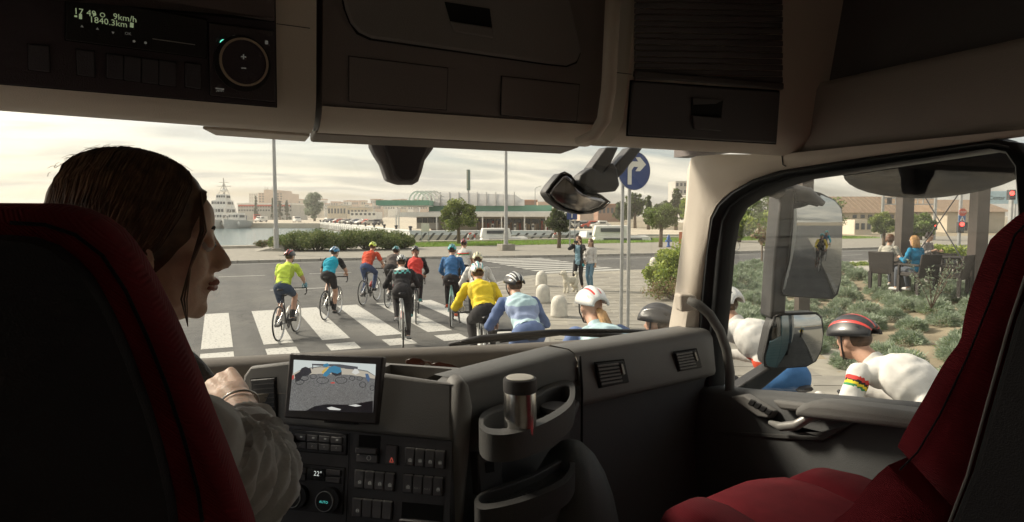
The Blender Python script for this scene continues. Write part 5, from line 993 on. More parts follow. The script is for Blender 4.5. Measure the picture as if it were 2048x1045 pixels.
# ================================================================== pedestrians, dog, cafe guests
def figure(name, label, loc, head, scale, hands, top, bottom, hairm, sit=False, shoe=None, hair_len=.2, lean=0., turn=0., nod=0., sleeve='long', band=None, legs_to=1., step=.08, skin=None, curl=1., top_low=.0):
    g = thing('person', label, 'person', loc, -head, None, scale); B = Body(); up = Vector((0, 0, 1)); sk = skin or MSKIN2
    hz = .48 if sit else .90; hip = Vector((0, 0, hz)); ln = R(lean); ax = Vector((0, math.sin(ln), math.cos(ln))); nr = Vector((0, math.cos(ln), -math.sin(ln))); Rm = Matrix((Vector((1, 0, 0)), nr, ax)).transposed(); sh = hip+ax*.50
    B.blob('pelvis', hip, (.155, .115, .12), Rm); B.blob('torso', hip+ax*.17, (.125, .095, .14), Rm); B.blob('torso', hip+ax*.34, (.155, .105, .15), Rm); B.blob('torso', sh-ax*.05, (.15, .082, .07), Rm)
    hd = Vector((math.sin(turn), math.cos(turn)*math.cos(nod), -math.sin(nod))).normalized(); hu = (up-hd*up.dot(hd)).normalized(); hc = sh+ax*.185+Vector((0, .025, 0)); B.limb('neck', sh-ax*.02, .052, hc-hu*.06-hd*.015, .048); Rh = head_blobs(B, hc, hd, hu)
    fing = []
    for i, s_ in enumerate((-1, 1)):
        a = sh+Vector((s_*.155, 0, -.025)); tg = Vector(hands[i]); d_ = (tg-a); wr = tg-d_.normalized()*.05; wr = a+(wr-a).normalized()*min((wr-a).length, .53); el = ik(a, wr, .28, .25, (s_*.5, -.5, -.7))
        B.limb('uarm', a, .048, el, .038); B.limb('farm', el, .037, wr, .026); fing.append(hand(B, wr, (wr-el).normalized(), s_, .9, curl))
        hp = hip+Vector((s_*.08, .0, -.03))
        if sit: kn = hip+Vector((s_*.11, .43, .02)); an = kn+Vector((0, .02-.12*(s_ > 0), -.41))
        else: an = Vector((s_*.09, s_*step, .085)); kn = ik(hp, an, .41, .405, (s_*.05, 1, 0))
        B.limb('thigh', hp, .082, kn, .052); B.limb('shin', kn, .05, kn.lerp(an, .35), .05); B.limb('shin2', kn.lerp(an, .35), .048, an, .035); B.limb('foot', an+Vector((0, -.035, -.045)), .034, an+Vector((s_*.02, .14, -.055)), .028); B.limb('foot', an, .035, an+Vector((0, 0, -.03)), .036)
    me = B.finish(.013); me.materials.append(sk); child('body', me, g)
    fq = MB()
    for f in fing: fq.add(f.v, f.f)
    fm = fq.mesh('fingers', sk, 170); bm = bmesh.new(); bm.from_mesh(me); bm.from_mesh(fm); bm.to_mesh(me); bm.free(); bpy.data.meshes.remove(fm)
    B.garment('top', lambda r_, t_, c: (r_ in ('torso', 'pelvis') and (Vector(c)-hip).dot(ax) > -.02-top_low) or (r_ == 'thigh' and t_ < top_low) or (r_ == 'uarm' and (sleeve == 'long' or t_ < .7)) or (r_ == 'farm' and sleeve == 'long' and t_ < .8) or (r_ == 'neck' and t_ < .35), .013, top, g, band)
    B.garment('trousers', lambda r_, t_, c: (r_ in ('pelvis', 'torso') and (Vector(c)-hip).dot(ax) < .03) or r_ in ('thigh', 'shin') or (r_ == 'shin2' and t_ < legs_to), .009, bottom, g)
    B.pair('shoe', lambda r_, t_, c: r_ == 'foot', .008, shoe or fabric('shoe_white', (.6, .6, .58)), g)
    hair_cap(g, hc, Rh, hairm, hair_len); face_parts(g, hc, Rh); return g
HAIRB = mat('hair_chestnut', (.13, .06, .03), .55, ns=50, na=.4); HAIRD = mat('hair_dark', (.03, .022, .02), .55, ns=50, na=.4); HAIRL = mat('hair_blond', (.42, .24, .10), .6, ns=40, na=.35)
p = ZP(1157, 580, .09); hdw = R(-128); wl = Vector((p.x, p.y, .09))
figure('person', 'smiling pedestrian in black jacket and blue shirt holding up a phone', wl, hdw, .98, [(-.10, .22, 1.50), (.06, .22, 1.51)], [fabric('jacket_black', (.03, .03, .034)), fabric('shirt_blue', (.22, .36, .44))], BLACKC, HAIRB, hair_len=.20, legs_to=.75, step=.10, top_low=.16, band=lambda r_, t_, c: 1 if (r_ in ('torso', 'pelvis') and c[1] > .055 and abs(c[0]) < .085) else 0)
g = thing('phone', 'dark phone held up by the pedestrian in the black jacket', 'phone', wl, -hdw, scale=.98); q = MB(); q.box((-.02, .285, 1.53), (.15, .012, .075)); q.build('phone_body', MBLK, g, local=True, bevel=.006); q = MB(); q.box((-.02, .278, 1.53), (.135, .002, .066)); q.build('screen', MDGLASS, g, local=True); q = MB(); q.lathe([(.008, 0), (.008, .003)], 10, (-.075, .291, 1.555), Matrix.Rotation(-math.pi/2, 3, 'X')); q.build('lens', MDGLASS, g, local=True)
p = ZP(1181, 580, .09); hdg = R(-118); gl = Vector((p.x, p.y, .09))
figure('person', 'long-haired girl in white sweatshirt and jeans holding a turquoise dog lead', gl, hdg, .93, [(-.24, .10, .80), (.13, .18, .90)], fabric('sweat_white', (.62, .60, .58)), fabric('jeans', (.13, .24, .33), na=.3), HAIRB, hair_len=.26, step=-.06, legs_to=.95)
g = thing('dog_lead', 'round turquoise retractable dog lead in the girl\'s hand', 'dog lead', gl, -hdg, scale=.93); q = MB(); q.lathe([(.01, -.02), (.06, -.02), (.07, 0), (.06, .02), (.01, .02)], 18, (.15, .22, .84), Matrix.Rotation(math.pi/2, 3, 'Y')); q.build('reel', mat('lead_teal', (.03, .38, .45), .4), g, local=True); q = MB(); q.box((.15, .20, .91), (.025, .10, .03)); q.build('handle', MBLK, g, local=True, bevel=.008)
# dog: white, curly, standing with its head turned
p = ZP(1141, 585, .09); dg = thing('dog', 'small fluffy white dog standing beside the two pedestrians', 'dog', (p.x, p.y, .088), R(112)); B = Body()
B.blob('body', (0, .16, .36), (.10, .14, .13)); B.blob('body', (0, -.04, .37), (.092, .17, .105)); B.blob('body', (0, -.19, .36), (.095, .11, .11)); B.limb('neck', (0, .22, .42), .075, (0, .30, .54), .065)
B.blob('head', (.01, .34, .60), (.07, .075, .072)); B.limb('head', (.02, .38, .585), .042, (.035, .445, .57), .028); B.blob('head', (.04, .46, .572), (.016, .013, .012))
for s_ in (-1, 1):
    B.limb('ear', (s_*.055, .33, .645), .026, (s_*.085, .32, .56), .030)
    B.limb('leg', (s_*.06, .20, .30), .055, (s_*.06, .19, .17), .036); B.limb('leg', (s_*.06, .19, .17), .034, (s_*.06, .20, .035), .03); B.limb('leg', (s_*.06, .215, .03), .03, (s_*.06, .235, .028), .026)
    B.limb('leg', (s_*.06, -.20, .31), .072, (s_*.065, -.14, .21), .05); B.limb('leg', (s_*.065, -.14, .21), .042, (s_*.065, -.25, .125), .030); B.limb('leg', (s_*.065, -.25, .125), .03, (s_*.065, -.235, .035), .028); B.limb('leg', (s_*.065, -.22, .03), .03, (s_*.065, -.19, .028), .026)
B.limb('tail', (0, -.26, .42), .035, (0, -.30, .54), .045); B.limb('tail', (0, -.30, .54), .05, (0, -.22, .58), .04)
me = B.finish(.012, 1); MFUR = mat('white_fur', (.80, .76, .66), .95, ns=30, na=.14, bump=1.0, bs=45); me.materials.append(MFUR); child('body', me, dg); rg = np.random.default_rng(8); pk = rg.integers(0, len(B.co), 5200)
C = B.co[pk]; nn = B.no[pk]; u = rg.normal(size=C.shape); u -= nn*(u*nn).sum(1)[:, None]; u /= np.linalg.norm(u, axis=1)[:, None]; l = nn*.010+u*.012; wv = np.cross(nn, u)*.005
quads('fur', np.stack([C-wv, C+wv, C+l+wv*.5, C+l-wv*.5], 1), MFUR, dg)
for s_ in (-1, 1): q = MB(); q.ell((.028+s_*.034, .397+s_*-.008, .622), .011, None, 8, 6); q.build('eye', MBLK, dg, local=True, smooth=170)
q = MB(); q.ell((.042, .473, .575), (.018, .013, .014), None, 8, 6); q.build('nose', MBLK, dg, local=True, smooth=170)
# cafe guests
for ch, lb, top, hm, hl, ht in ((CH[0], 'cafe guest with short brown hair in a pale grey sweater seated side-on', fabric('sweater_grey', (.42, .40, .34)), HAIRB, .07, 0), (CH[1], 'cafe guest with long blond hair in a bright blue top seated back outward', fabric('top_blue', (.02, .20, .36)), HAIRL, .17, 0), (CH[3], 'dark-haired cafe guest in grey seated across the table', fabric('sweater_stone', (.35, .32, .30)), HAIRD, .06, 0)):
    f = figure('person', lb, ch.location+Vector((0, 0, .03)), -ch.rotation_euler.z, 1.02, [(-.16, .36, .74), (.16, .36, .76)], top, fabric('trousers_slate', (.10, .11, .13)), hm, sit=True, hair_len=hl, lean=8, nod=.15); f['group'] = 'guests on the terrace'
# far passer-by on a bicycle across the road
p = ZP(1456, 503, .12); b_, ped = bicycle('small dark bicycle of the passer-by across the road', (p.x, p.y, .12), R(100), PB, 1.0, .5, None); rider('passer-by in dark clothes on a bicycle across the road', (p.x, p.y, .12), R(100), None, ped, 1.0, 15, jersey=BLACKC, shorts=BROWN, legs='long', sleeve='long')
# riders behind the truck, seen in the door mirror
for c, hd, lb, bl, jj in (((3.0, -9.0), 2, 'cyclist in yellow and dark jersey following behind the cab, seen in the mirror', 'dark bicycle of the rider following behind the cab', [BLACKC, YELLOW]), ((3.6, -12.0), 2, 'cyclist in blue jersey following last behind the cab, seen in the mirror', 'dark bicycle of the last rider behind the cab', [DBLUE, TURQ])):
    ride(0, None, hd, bl, lb, PB, 1.2, 1.08, center=c, lean=38, jersey=jj, band=bands((lambda r_, t_, c_: r_ in ('uarm', 'farm'), 1)), shorts=BLACKC, legs='long', sleeve='long', helm=(HTQ, HB_), face=True)
# ================================================================== the truck cab
def plastic(n, c, rough=.55, bump=.25, bs=520, na=.06, spec=.4): return mat('plastic_'+n, c, rough, ns=3, na=na, bump=bump, bs=bs, spec=spec)
BEI = plastic('beige', (.72, .645, .55)); MID = plastic('grey', (.21, .203, .193)); DKP = plastic('dark', (.065, .061, .062)); BLP = plastic('black', (.018, .017, .018), .45); GAP = mat('gap', (.008, .008, .008), .9)
HDK = plastic('header_dark', (.23, .20, .19)); HHATCH = plastic('hatch_grey', (.27, .255, .245)); SLV = mat('satin_silver', (.45, .44, .42), .32, .85, ns=30, na=.05)
RUB = mat('window_rubber', (.016, .018, .02), .45, ns=20, na=.2)
MGL = glass('window_glass')
def V3(*a): return Vector(a)
def ring_recess(q, outer, inner, depth, m=0, mf=1):
    """a rim around a sunk tray"""
    n = len(outer); depth = Vector(depth); low = [p+depth for p in inner]
    q.add(list(outer)+list(inner)+low, [(i, (i+1) % n, n+(i+1) % n, n+i) for i in range(n)]+[(n+i, n+(i+1) % n, 2*n+(i+1) % n, 2*n+i) for i in range(n)], m); q.add(low, [tuple(range(n))], mf)
# ---- shell of the cab
def wallbox(name, a, b_, m): q = MB(); q.box([(a[i]+b_[i])/2 for i in range(3)], [abs(b_[i]-a[i]) for i in range(3)]); return struct(q.build(name, m, smooth=0))
LINER = plastic('liner', (.74, .69, .61)); wallbox('cab_roof', (-.8, .38, 3.30), (1.52, 1.95, 3.36), LINER); wallbox('cab_roof', (-.8, -1.0, 3.30), (1.52, -.42, 3.36), LINER); wallbox('cab_roof', (-.8, -.42, 3.30), (-.10, .38, 3.36), LINER); wallbox('cab_roof', (.90, -.42, 3.30), (1.52, .38, 3.36), LINER)
rh = thing('roof_hatch', 'unseen glass ceiling opening added to let sky light into the cab', 'added roof opening', (.4, 0, 3.3)); q = MB(); q.box((.4, -.02, 3.35), (1.0, .80, .006)); q.build('hatch_glass', glass('tinted_glass', (.85, .84, .82)), rh)  # unseen opening added overhead so daylight fills the dark cab
for c_, d_ in (((.4, -.41, 3.32), (1.0, .03, .05)), ((.4, .37, 3.32), (1.0, .03, .05)), ((-.09, -.02, 3.32), (.03, .75, .05)), ((.89, -.02, 3.32), (.03, .75, .05))): q = MB(); q.box(c_, d_); q.build('hatch_frame', DKP, rh)
wallbox('cab_floor', (-.8, -1.0, 1.10), (1.52, 1.95, 1.16), plastic('floor_mat', (.30, .28, .26))); wallbox('cab_back_wall', (-.8, -1.06, 1.16), (1.52, -1.0, 3.30), LINER)
wallbox('cab_front_wall', (-.8, 1.90, .7), (1.52, 1.95, 1.93), DKP)
wallbox('cab_right_wall', (1.46, -1.0, 1.16), (1.52, .62, 3.30), LINER); wallbox('cab_left_wall', (-.8, -1.0, 1.16), (-.74, .45, 3.30), LINER)
wallbox('cab_left_wall', (-.8, .45, 1.16), (-.74, 1.9, 1.92), MID); wallbox('cab_left_wall', (-.8, .45, 2.56), (-.74, 1.9, 3.30), HDK); wallbox('cab_left_pillar', (-.8, 1.62, 1.92), (-.66, 1.78, 2.56), BEI)
wallbox('cab_right_wall', (1.46, .62, 2.60), (1.52, 1.85, 3.30), HDK); wallbox('cab_front_wall', (-.8, 1.80, 2.68), (1.52, 1.86, 3.30), DKP)
# upper side: dark wall above, grey-beige panel below the level edge
q = MB(); q.prism([V3(1.455, -.9, 2.745), V3(1.455, 1.30, 2.745), V3(1.455, 1.30, 3.29), V3(1.455, -.9, 3.29)], (-.01, 0, 0)); struct(q.build('upper_side_wall', plastic('upper_wall', (.11, .10, .10)), smooth=0))
prof = [(1.43, 2.74), (1.415, 2.738), (1.405, 2.72), (1.408, 2.64), (1.412, 2.585), (1.425, 2.566), (1.46, 2.562)]
q = MB(); q.loft([[V3(x, y, z) for x, z in prof] for y in (-.9, 0, .7, 1.0, 1.345)], caps=False, closed=False)
sp_ = tag(q.build('roof_side_panel', plastic('side_beige', (.40, .355, .315)), smooth=60, fix=True), 'long grey-beige padded panel above the passenger door window', 'roof panel')
# ---- overhead modules
ov = thing('overhead_console', 'overhead console of three storage modules above the windscreen', 'overhead console', (.4, 1.45, 2.56))
def module(name, xl, yl, xr, yr, zb, m, top=3.29, zr=None, round_=True):
    """box hanging from the roof: upright face, rounded lower edge, underside rising to the windscreen"""
    zr = zb if zr is None else zr; st = []
    for x, y0, z0 in ((xl, yl, zb), (xl+(xr-xl)*.5, (yl+yr)/2, (zb+zr)/2), (xr, yr, zr)):
        pr_ = [(y0-.20, top), (y0-.085, z0+.075)]+[(y0-.085+.085*(1-math.cos(a)), z0+.075-.075*math.sin(a)) for a in (R(20), R(45), R(70), R(90))]+[(y0+.05, z0+.006), (y0+.16, 2.62), (1.79, 2.69), (1.79, top)]
        st.append([V3(x, y, z) for y, z in pr_])
    q = MB(); q.loft(st); o = q.build(name, m, ov, smooth=50, fix=True)
    a = V3(xl, yl-.086, zb+.075); b_ = V3(xr, yr-.086, zr+.075); return o, Frame(a, b_-a, (0, -.115/(top-zb-.075), 1))
PZ = lambda px, py, z: ZP(px, py, z)
aL, bL = PZ(0, 222, 2.56), PZ(622, 268, 2.56); dL = (bL-aL)/(bL.x-aL.x)
mL, FL = module('left_module', -.74, (aL+dL*(-.74-aL.x)).y, bL.x, bL.y, 2.56, BEI)
aC, bC = PZ(634, 262, 2.57), PZ(1195, 292, 2.57); mC, FC = module('centre_module', aC.x, aC.y, bC.x, bC.y, 2.57, HDK)
aR, bR = PZ(1207, 293, 2.56), V3(1.445, 1.315, 2.56); mR, FR = module('right_module', aR.x, aR.y, bR.x, bR.y, 2.56, BEI)
def panel(name, fr, px, m, parent, d=.004, gap=1.6, bev=.0015, seg=2):
    """raised plate with a dark shadow gap round it"""
    c = [sum(p[i] for p in px)/len(px) for i in (0, 1)]; big = [(x+gap*(1 if x > c[0] else -1), y+gap*(1 if y > c[1] else -1)) for x, y in px]
    q = MB(); q.plate(fr, px, .0005, d); o = q.build(name, m, parent, bevel=bev, seg=seg)
    if gap: q = MB(); q.plate(fr, big, .0003, .0012); q.build('shadow_gap', GAP, o, smooth=0)
    return o
def dot(fr, px, py, r, m, parent, name, d0=.0, d1=.004, n=24, taper=1.): q = MB(); c = fr(px, py); q.prism([c+fr.u*r*math.cos(2*math.pi*i/n)+fr.v*r*math.sin(2*math.pi*i/n)+fr.n*d0 for i in range(n)], fr.n*(d1-d0), taper=taper); return q.build(name, m, parent)
def ringm(fr, px, py, r, w_, m, parent, name, d0=.0, d1=.004, n=32):
    c = fr(px, py); q = MB(); pr_ = [(r-w_, d0), (r-w_, d1), (r, d1), (r, d0)]
    q.loft([[c+(fr.u*math.cos(g)+fr.v*math.sin(g))*rr+fr.n*dd for rr, dd in pr_] for g in np.linspace(0, 2*math.pi, n+1)], caps=False); return q.build(name, m, parent, smooth=50, fix=True)
def bar(fr, p0, p1, w_, m, parent, name, d=.003):
    a, b_ = fr(*p0), fr(*p1); t_ = (b_-a).normalized(); s_ = fr.n.cross(t_)*w_/2; q = MB(); q.prism([a-s_, b_-s_, b_+s_, a+s_], fr.n*d); return q.build(name, m, parent, smooth=0)
def write(fr, s_, px, py, size, m, parent, d=.003): return lettering(s_, size, fr(px, py, d), fr.u, fr.v, m, parent)
WHT = emit('print_white', (.42, .42, .38), .04); LCD = emit('display_text', (.45, .55, .32), .13); PGREEN = emit('green_light', (.10, .55, .38), .9)
# left module: dark instrument panel with recorder
NAVYP = plastic('instrument', (.055, .042, .05), .5)
panel('instrument_panel', FL, [(-330, -60), (548, -60), (552, 214), (-330, 140)], NAVYP, ov, .003, 2)
FLp = FL.off(.0035)
panel('upper_shelf_lip', FLp, [(-300, -40), (545, -30), (547, 44), (-300, -90)], plastic('shelf', (.14, .11, .105)), ov, .012, 1, .004)
tach = panel('tachograph', FLp, [(132, -10), (412, 40), (411, 116), (131, 80)], BLP, ov, .008, 2); FT = FLp.off(.0085)
for s_, x, y in (('17 49', 170, 26), ('9km/h', 250, 37), ('1840.3km', 217, 45)): write(FT, s_, x, y, .0125, LCD, tach, .0005)
dot(FT, 189, 29, .0022, LCD, tach, 'mark', 0, .001); ringm(FT, 205, 30.5, .0033, .001, LCD, tach, 'mark', 0, .001); bar(FT, (158, 33), (164, 34), .007, LCD, tach, 'mark', .001); bar(FT, (149, 34), (154, 32), .0015, LCD, tach, 'mark', .001); bar(FT, (149, 31.5), (154, 34.5), .0015, LCD, tach, 'mark', .001); bar(FT, (260, 50), (267, 51.5), .007, LCD, tach, 'mark', .001)
for x, y in ((164, 55), (195, 60), (226, 64)): q = MB(); c = FT(x, y); q.prism([c-FT.u*.002, c+FT.u*.002, c+FT.v*(.0035 if x < 200 else -.0035)], FT.n*.0006); q.build('arrow_mark', WHT, tach, smooth=0)
write(FT, 'OK', 256, 68, .006, WHT, tach, .0005)
for x, y in ((268, 83), (291, 86)): dot(FT, x, y, .0022, WHT, tach, 'mark', 0, .001, 5)
bar(FT, (305, 78), (390, 90), .0012, SLV, tach, 'card_slot', .001)
for k in range(4): x0 = 213+k*35; panel('blank_switch', FLp, [(x0, 107+k*4.6), (x0+33, 111.4+k*4.6), (x0+33, 160+k*4.6), (x0, 156+k*4.6)], plastic('switch', (.07, .065, .075)), ov, .005, 1.2)
panel('blank_switch', FLp, [(370, 126), (401, 130), (401, 179), (370, 174)], M['plastic_switch'], ov, .005, 1.5); panel('blank_switch', FLp, [(152, 98), (188, 103), (190, 155), (154, 150)], M['plastic_switch'], ov, .004, 1.2); panel('blank_switch', FLp, [(55, 88), (98, 93), (100, 145), (57, 140)], M['plastic_switch'], ov, .004, 1.2)
lp = panel('light_control_panel', FLp, [(416, 46), (546, 62), (549, 205), (420, 191)], plastic('control', (.07, .056, .062), .45), ov, .006, 1.2); FP_ = FLp.off(.0065)
dot(FP_, 484, 128, .046, BLP, lp, 'dial_base', 0, .006, 40); ringm(FP_, 486, 125, .0395, .0035, plastic('ring_bronze', (.5, .40, .30), .4), lp, 'dial_ring', .004, .011, 40); dot(FP_, 486, 125, .0355, NAVYP, lp, 'dial_face', .004, .010, 40)
FD = FP_.off(.0105)
for a, b_ in (((482, 113.5), (492, 114.5)), ((487, 109), (487, 119)), ((482.5, 136.5), (492, 137))): bar(FD, a, b_, .0018, WHT, lp, 'mark', .0008)
for x, y, m_ in ((448, 87.5, PGREEN), (470, 79, WHT), (495.5, 83, WHT), (518, 98, WHT)): ringm(FP_, x, y, .0065, .0012, m_, lp, 'mark', 0, .0008, 20)
dot(FP_, 518, 98, .004, WHT, lp, 'mark', 0, .0006, 12); bar(FP_, (492, 84), (499, 85), .003, WHT, lp, 'mark', .0006); bar(FP_, (533, 82), (533, 89), .005, WHT, lp, 'mark', .0008); bar(FP_, (431, 177), (448, 179), .002, WHT, lp, 'mark', .0008)
for k in range(5): bar(FP_, (435+k*2.5, 180), (433+k*3.4, 184), .0009, WHT, lp, 'mark', .0008)
bar(FL, (553, 48), (620, 57), .0012, GAP, ov, 'seam', .0006)
# lower lips under the modules
q = MB(); q.prism([PZ(405, 252, 2.562), PZ(620, 267, 2.562), PZ(618, 272, 2.562)+V3(0, .06, 0), PZ(430, 259, 2.562)+V3(0, .05, 0)], (0, 0, -.006)); q.build('visor_lip', BEI, ov, bevel=.002)
q = MB(); a, b_ = PZ(634, 262, 2.57), PZ(1180, 292, 2.57); q.prism([a+V3(0, .015, -.004), b_+V3(-.02, .015, -.004), b_+V3(-.02, .11, -.012), a+V3(0, .11, -.012)], (0, 0, .02)); q.build('visor_rail', plastic('visor_tan', (.22, .175, .14)), ov, bevel=.005)
# beige lower edge of the centre module
q = MB(); st = []
for x, y, z in ((aC.x, aC.y, 2.57), (bC.x-.03, bC.y, 2.57)): st.append([V3(x, y-.085+.085*(1-math.cos(a))-.004*math.cos(a), z+.075-.0775*math.sin(a)-.001) for a in np.linspace(R(28), R(95), 8)])
q.loft(st, caps=False, closed=False); q.build('lower_trim', BEI, ov, smooth=170, fix=True)
# centre module: hatch, handle, two covers
hatch = panel('hatch', FC, [(672, -60), (690, 22), (700, 48), (716, 66), (742, 78), (1090, 128), (1130, 132), (1150, 124), (1158, 104), (1154, 84), (1120, -60)], HHATCH, ov, .012, 3, .006, 3)
FH = FC.off(.0125); q = MB()
outer = [FH(885, 0), (FH(983, 14)), FH(990, 76), FH(905, 62)]; inner = [FH(889, 4), FH(979, 17), FH(985, 73), FH(907, 59)]
q.plate(FH, [(889, 4), (979, 18), (984, 56), (900, 43)], .0, .001); q.build('handle_recess', GAP, hatch, smooth=0)  # flat black plate: the grip hollow's shade put into the colour
q = MB(); q.plate(FH, [(899, 43), (983, 56), (986, 77), (908, 65)], .0, .007); q.build('handle_lip', HHATCH, hatch, bevel=.003)
panel('cover', FC, [(698, 113), (895, 137), (892, 220), (698, 203)], HDK, ov, .003, 1.2); panel('cover', FC, [(1003, 153), (1158, 170), (1152, 243), (1001, 230)], HDK, ov, .003, 1.2)
# right module: curved beige side edge, roller shutter, drawer
q = MB(); q.tube([FR(1228, -40, .0), FR(1222, 80, .0), FR(1217, 180), FR(1213, 240, -.01), FR(1203, 272, -.03), FR(1180, 288, -.06)], [.016, .016, .016, .016, .014, .008], 10); q.build('edge_trim', BEI, ov, smooth=170)
for k in range(16): y = -30+k*12; q = MB(); q.plate(FR, [(1268, y), (1562, y+5+.9*0), (1562, y+15.4), (1267, y+10.4)], .0005, .005+.002*(k % 2)); q.build('shutter_slat', plastic('shutter', (.13, .118, .12)), ov, bevel=.0015)
q = MB(); q.plate(FR, [(1266, 140), (1560, 166), (1560, 180), (1264, 155)], .0005, .014); q.build('shutter_grip', plastic('grip', (.075, .066, .064)), ov, bevel=.004)
dr = panel('drawer', FR, [(1262, 163), (1556, 184), (1549, 287), (1254, 270)], plastic('drawer', (.10, .092, .095)), ov, .008, 2.5, .003); FDR = FR.off(.0085)
q = MB(); q.plate(FDR, [(1383, 196), (1446, 201), (1442, 236), (1382, 232)], 0, .0008); q.build('handle_recess', GAP, dr, smooth=0); q = MB(); q.plate(FDR, [(1382, 230), (1442, 235), (1440, 263), (1386, 259)], 0, .006); q.build('handle_lip', M['plastic_drawer'], dr, bevel=.003)  # black plate paints the shaded hollow above the drawer grip
q = MB(); q.plate(FDR, [(1384, 196), (1446, 200), (1430, 208), (1384, 210)], .0005, .004); q.build('handle_brow', plastic('brow', (.09, .085, .085)), dr, bevel=.001)
bar(FR, (1228, 145), (1263, 149), .0012, GAP, ov, 'seam', .0006)
# ---- windscreen, pillar, door opening
q = MB(); cols_ = []
for i in range(9):
    f = i/8; x = -.74+f*2.20; bow = .07*(1-(2*f-1)**2); cols_.append([V3(x, 1.80+bow, 1.93), V3(x, 1.785+bow, 2.3), V3(x, 1.76+bow, 2.70)])
q.loft(cols_, caps=False, closed=False); tag(q.build('windscreen', MGL, smooth=170), 'clear wide windscreen of the truck cab', 'windscreen')
inn = [(1345, 668), (1347, 655), (1357, 600), (1370, 500), (1380, 410), (1384, 340), (1392, 313), (1440, 309), (1500, 309), (1560, 309), (1720, 292), (2060, 258)]
out_ = [(1392, 672), (1394, 655), (1399, 603), (1409, 520), (1420, 436), (1432, 412), (1445, 397), (1461, 384), (1502, 360), (1551, 342), (1720, 316), (2060, 268)]
def inn3(k):
    x, y = inn[k]; return YP(x, y, 1.74) if k < 6 else (YP(x, y, [1.70, 1.60][k-6]) if k < 8 else XP(x, y, 1.40))
q = MB(); rows = []
for k in range(len(inn)):
    a = inn3(k); b_ = XP(*out_[k], 1.415); mid = a.lerp(b_, .5)+V3(-.018, -.022, 0)*(1 if k < 9 else .2); rows.append([a+V3(.03, .06, 0), a, a.lerp(mid, .6), mid, mid.lerp(b_, .6), b_, b_+V3(.03, 0, 0)])
q.loft(rows, caps=False, closed=False); tag(q.build('windscreen_pillar', BEI, smooth=60, fix=True), 'beige windscreen pillar curving into the trim above the passenger door', 'pillar')
q = MB(); q.tube([XP(1564, 312, 1.40), XP(1566, 330, 1.404), XP(1572, 333, 1.405)], .0016, 5); q.build('trim_seam', GAP, bpy.data.objects['windscreen_pillar'])
door = thing('passenger_door', 'passenger door with window, rubber seal, armrest and pull handle', 'door', (1.42, 1.1, 1.3))
win = [(1424, 775), (1428, 700), (1436, 620), (1446, 500), (1455, 446), (1471, 416), (1500, 396), (1539, 378), (1603, 358), (1701, 344), (1981, 302), (2012, 308), (2030, 335), (2036, 420), (2040, 560), (2042, 830)]
sout = [(1394, 775), (1396, 700), (1399, 620), (1411, 500), (1421, 436), (1435, 410), (1461, 384), (1502, 360), (1560, 342), (1701, 318), (1990, 280), (2030, 286), (2056, 320), (2066, 420), (2070, 560), (2072, 830)]
q = MB(); rows = []
for a, b_ in zip(sout, win):
    A, B_ = XP(*a, 1.42), XP(*b_, 1.44); rows.append([A+V3(.05, 0, 0), A, A.lerp(B_, .3)+V3(-.012, 0, 0), A.lerp(B_, .55)+V3(.004, 0, 0), A.lerp(B_, .8)+V3(-.006, 0, 0), B_, B_+V3(.05, 0, 0)])
q.loft(rows, caps=False, closed=False); q.build('window_seal', RUB, door, smooth=60, fix=True)
q = MB(); q.poly([XP(x, y, 1.475) for x, y in win]); q.build('window_pane', MGL, door, smooth=0)
# door panel below the sill
q = MB(); rows = []
for px, py in ((1412, 772), (1500, 781), (1650, 792), (1830, 808), (2060, 830)):
    s_ = XP(px, py, 1.44); rows.append([s_+V3(.03, 0, 0), s_+V3(0, 0, .0), s_+V3(-.022, 0, -.004), s_+V3(-.034, 0, -.018), V3(1.402, s_.y, s_.z-.06), V3(1.385, s_.y, 1.70), V3(1.40, s_.y, 1.17)])
q.loft(rows, caps=False, closed=False); q.build('door_panel', plastic('door', (.11, .112, .113)), door, smooth=60, fix=True)
FDo = Frame((1.40, 1.2, 1.9), (0, -1, 0), (0, 0, 1))
q = MB(); q.plate(FDo, [(1474, 792), (1502, 787), (1560, 822), (1552, 836), (1530, 832)], .0, .03); sw = q.build('switch_pod', MID, door, bevel=.006)
FSW = FDo.off(.0305)
for k in range(4): panel('window_switch', FSW, [(1503+k*11, 799+k*6.5), (1513+k*11, 803+k*6.5), (1507+k*11, 812+k*6.2), (1497+k*11, 808+k*6.2)], BLP, sw, .004, .6, .001)
ah = [(1634, 806), (1662, 795), (1700, 796), (1830, 810), (2060, 836), (2060, 875), (1826, 846), (1700, 834), (1628, 826)]
q = MB(); q.plate(FDo, ah, .01, .085, taper=.97); q.build('armrest', plastic('armrest', (.22, .215, .205)), door, bevel=.02, seg=4)
q = MB(); q.plate(FDo, [(1556, 798), (1640, 808), (1632, 824), (1575, 818)], .0, .028); q.build('handle_bezel', MID, door, bevel=.008)
q = MB(); q.tube([FDo(1564, 841, .045), FDo(1590, 849, .05), FDo(1620, 846, .05), FDo(1640, 833, .045), FDo(1655, 828, .02)], [.006, .012, .013, .012, .008], 10); q.build('pull_handle', mat('silver_paint', (.40, .39, .37), .4, .4), door, smooth=170)
q = MB(); q.plate(FDo, [(1560, 846), (1600, 862), (1652, 862), (1720, 842), (1704, 852), (1650, 882), (1440, 868), (1445, 862), (1640, 872)], .0, .012); q.build('panel_crease', plastic('door_low', (.10, .098, .096)), door, bevel=.004)
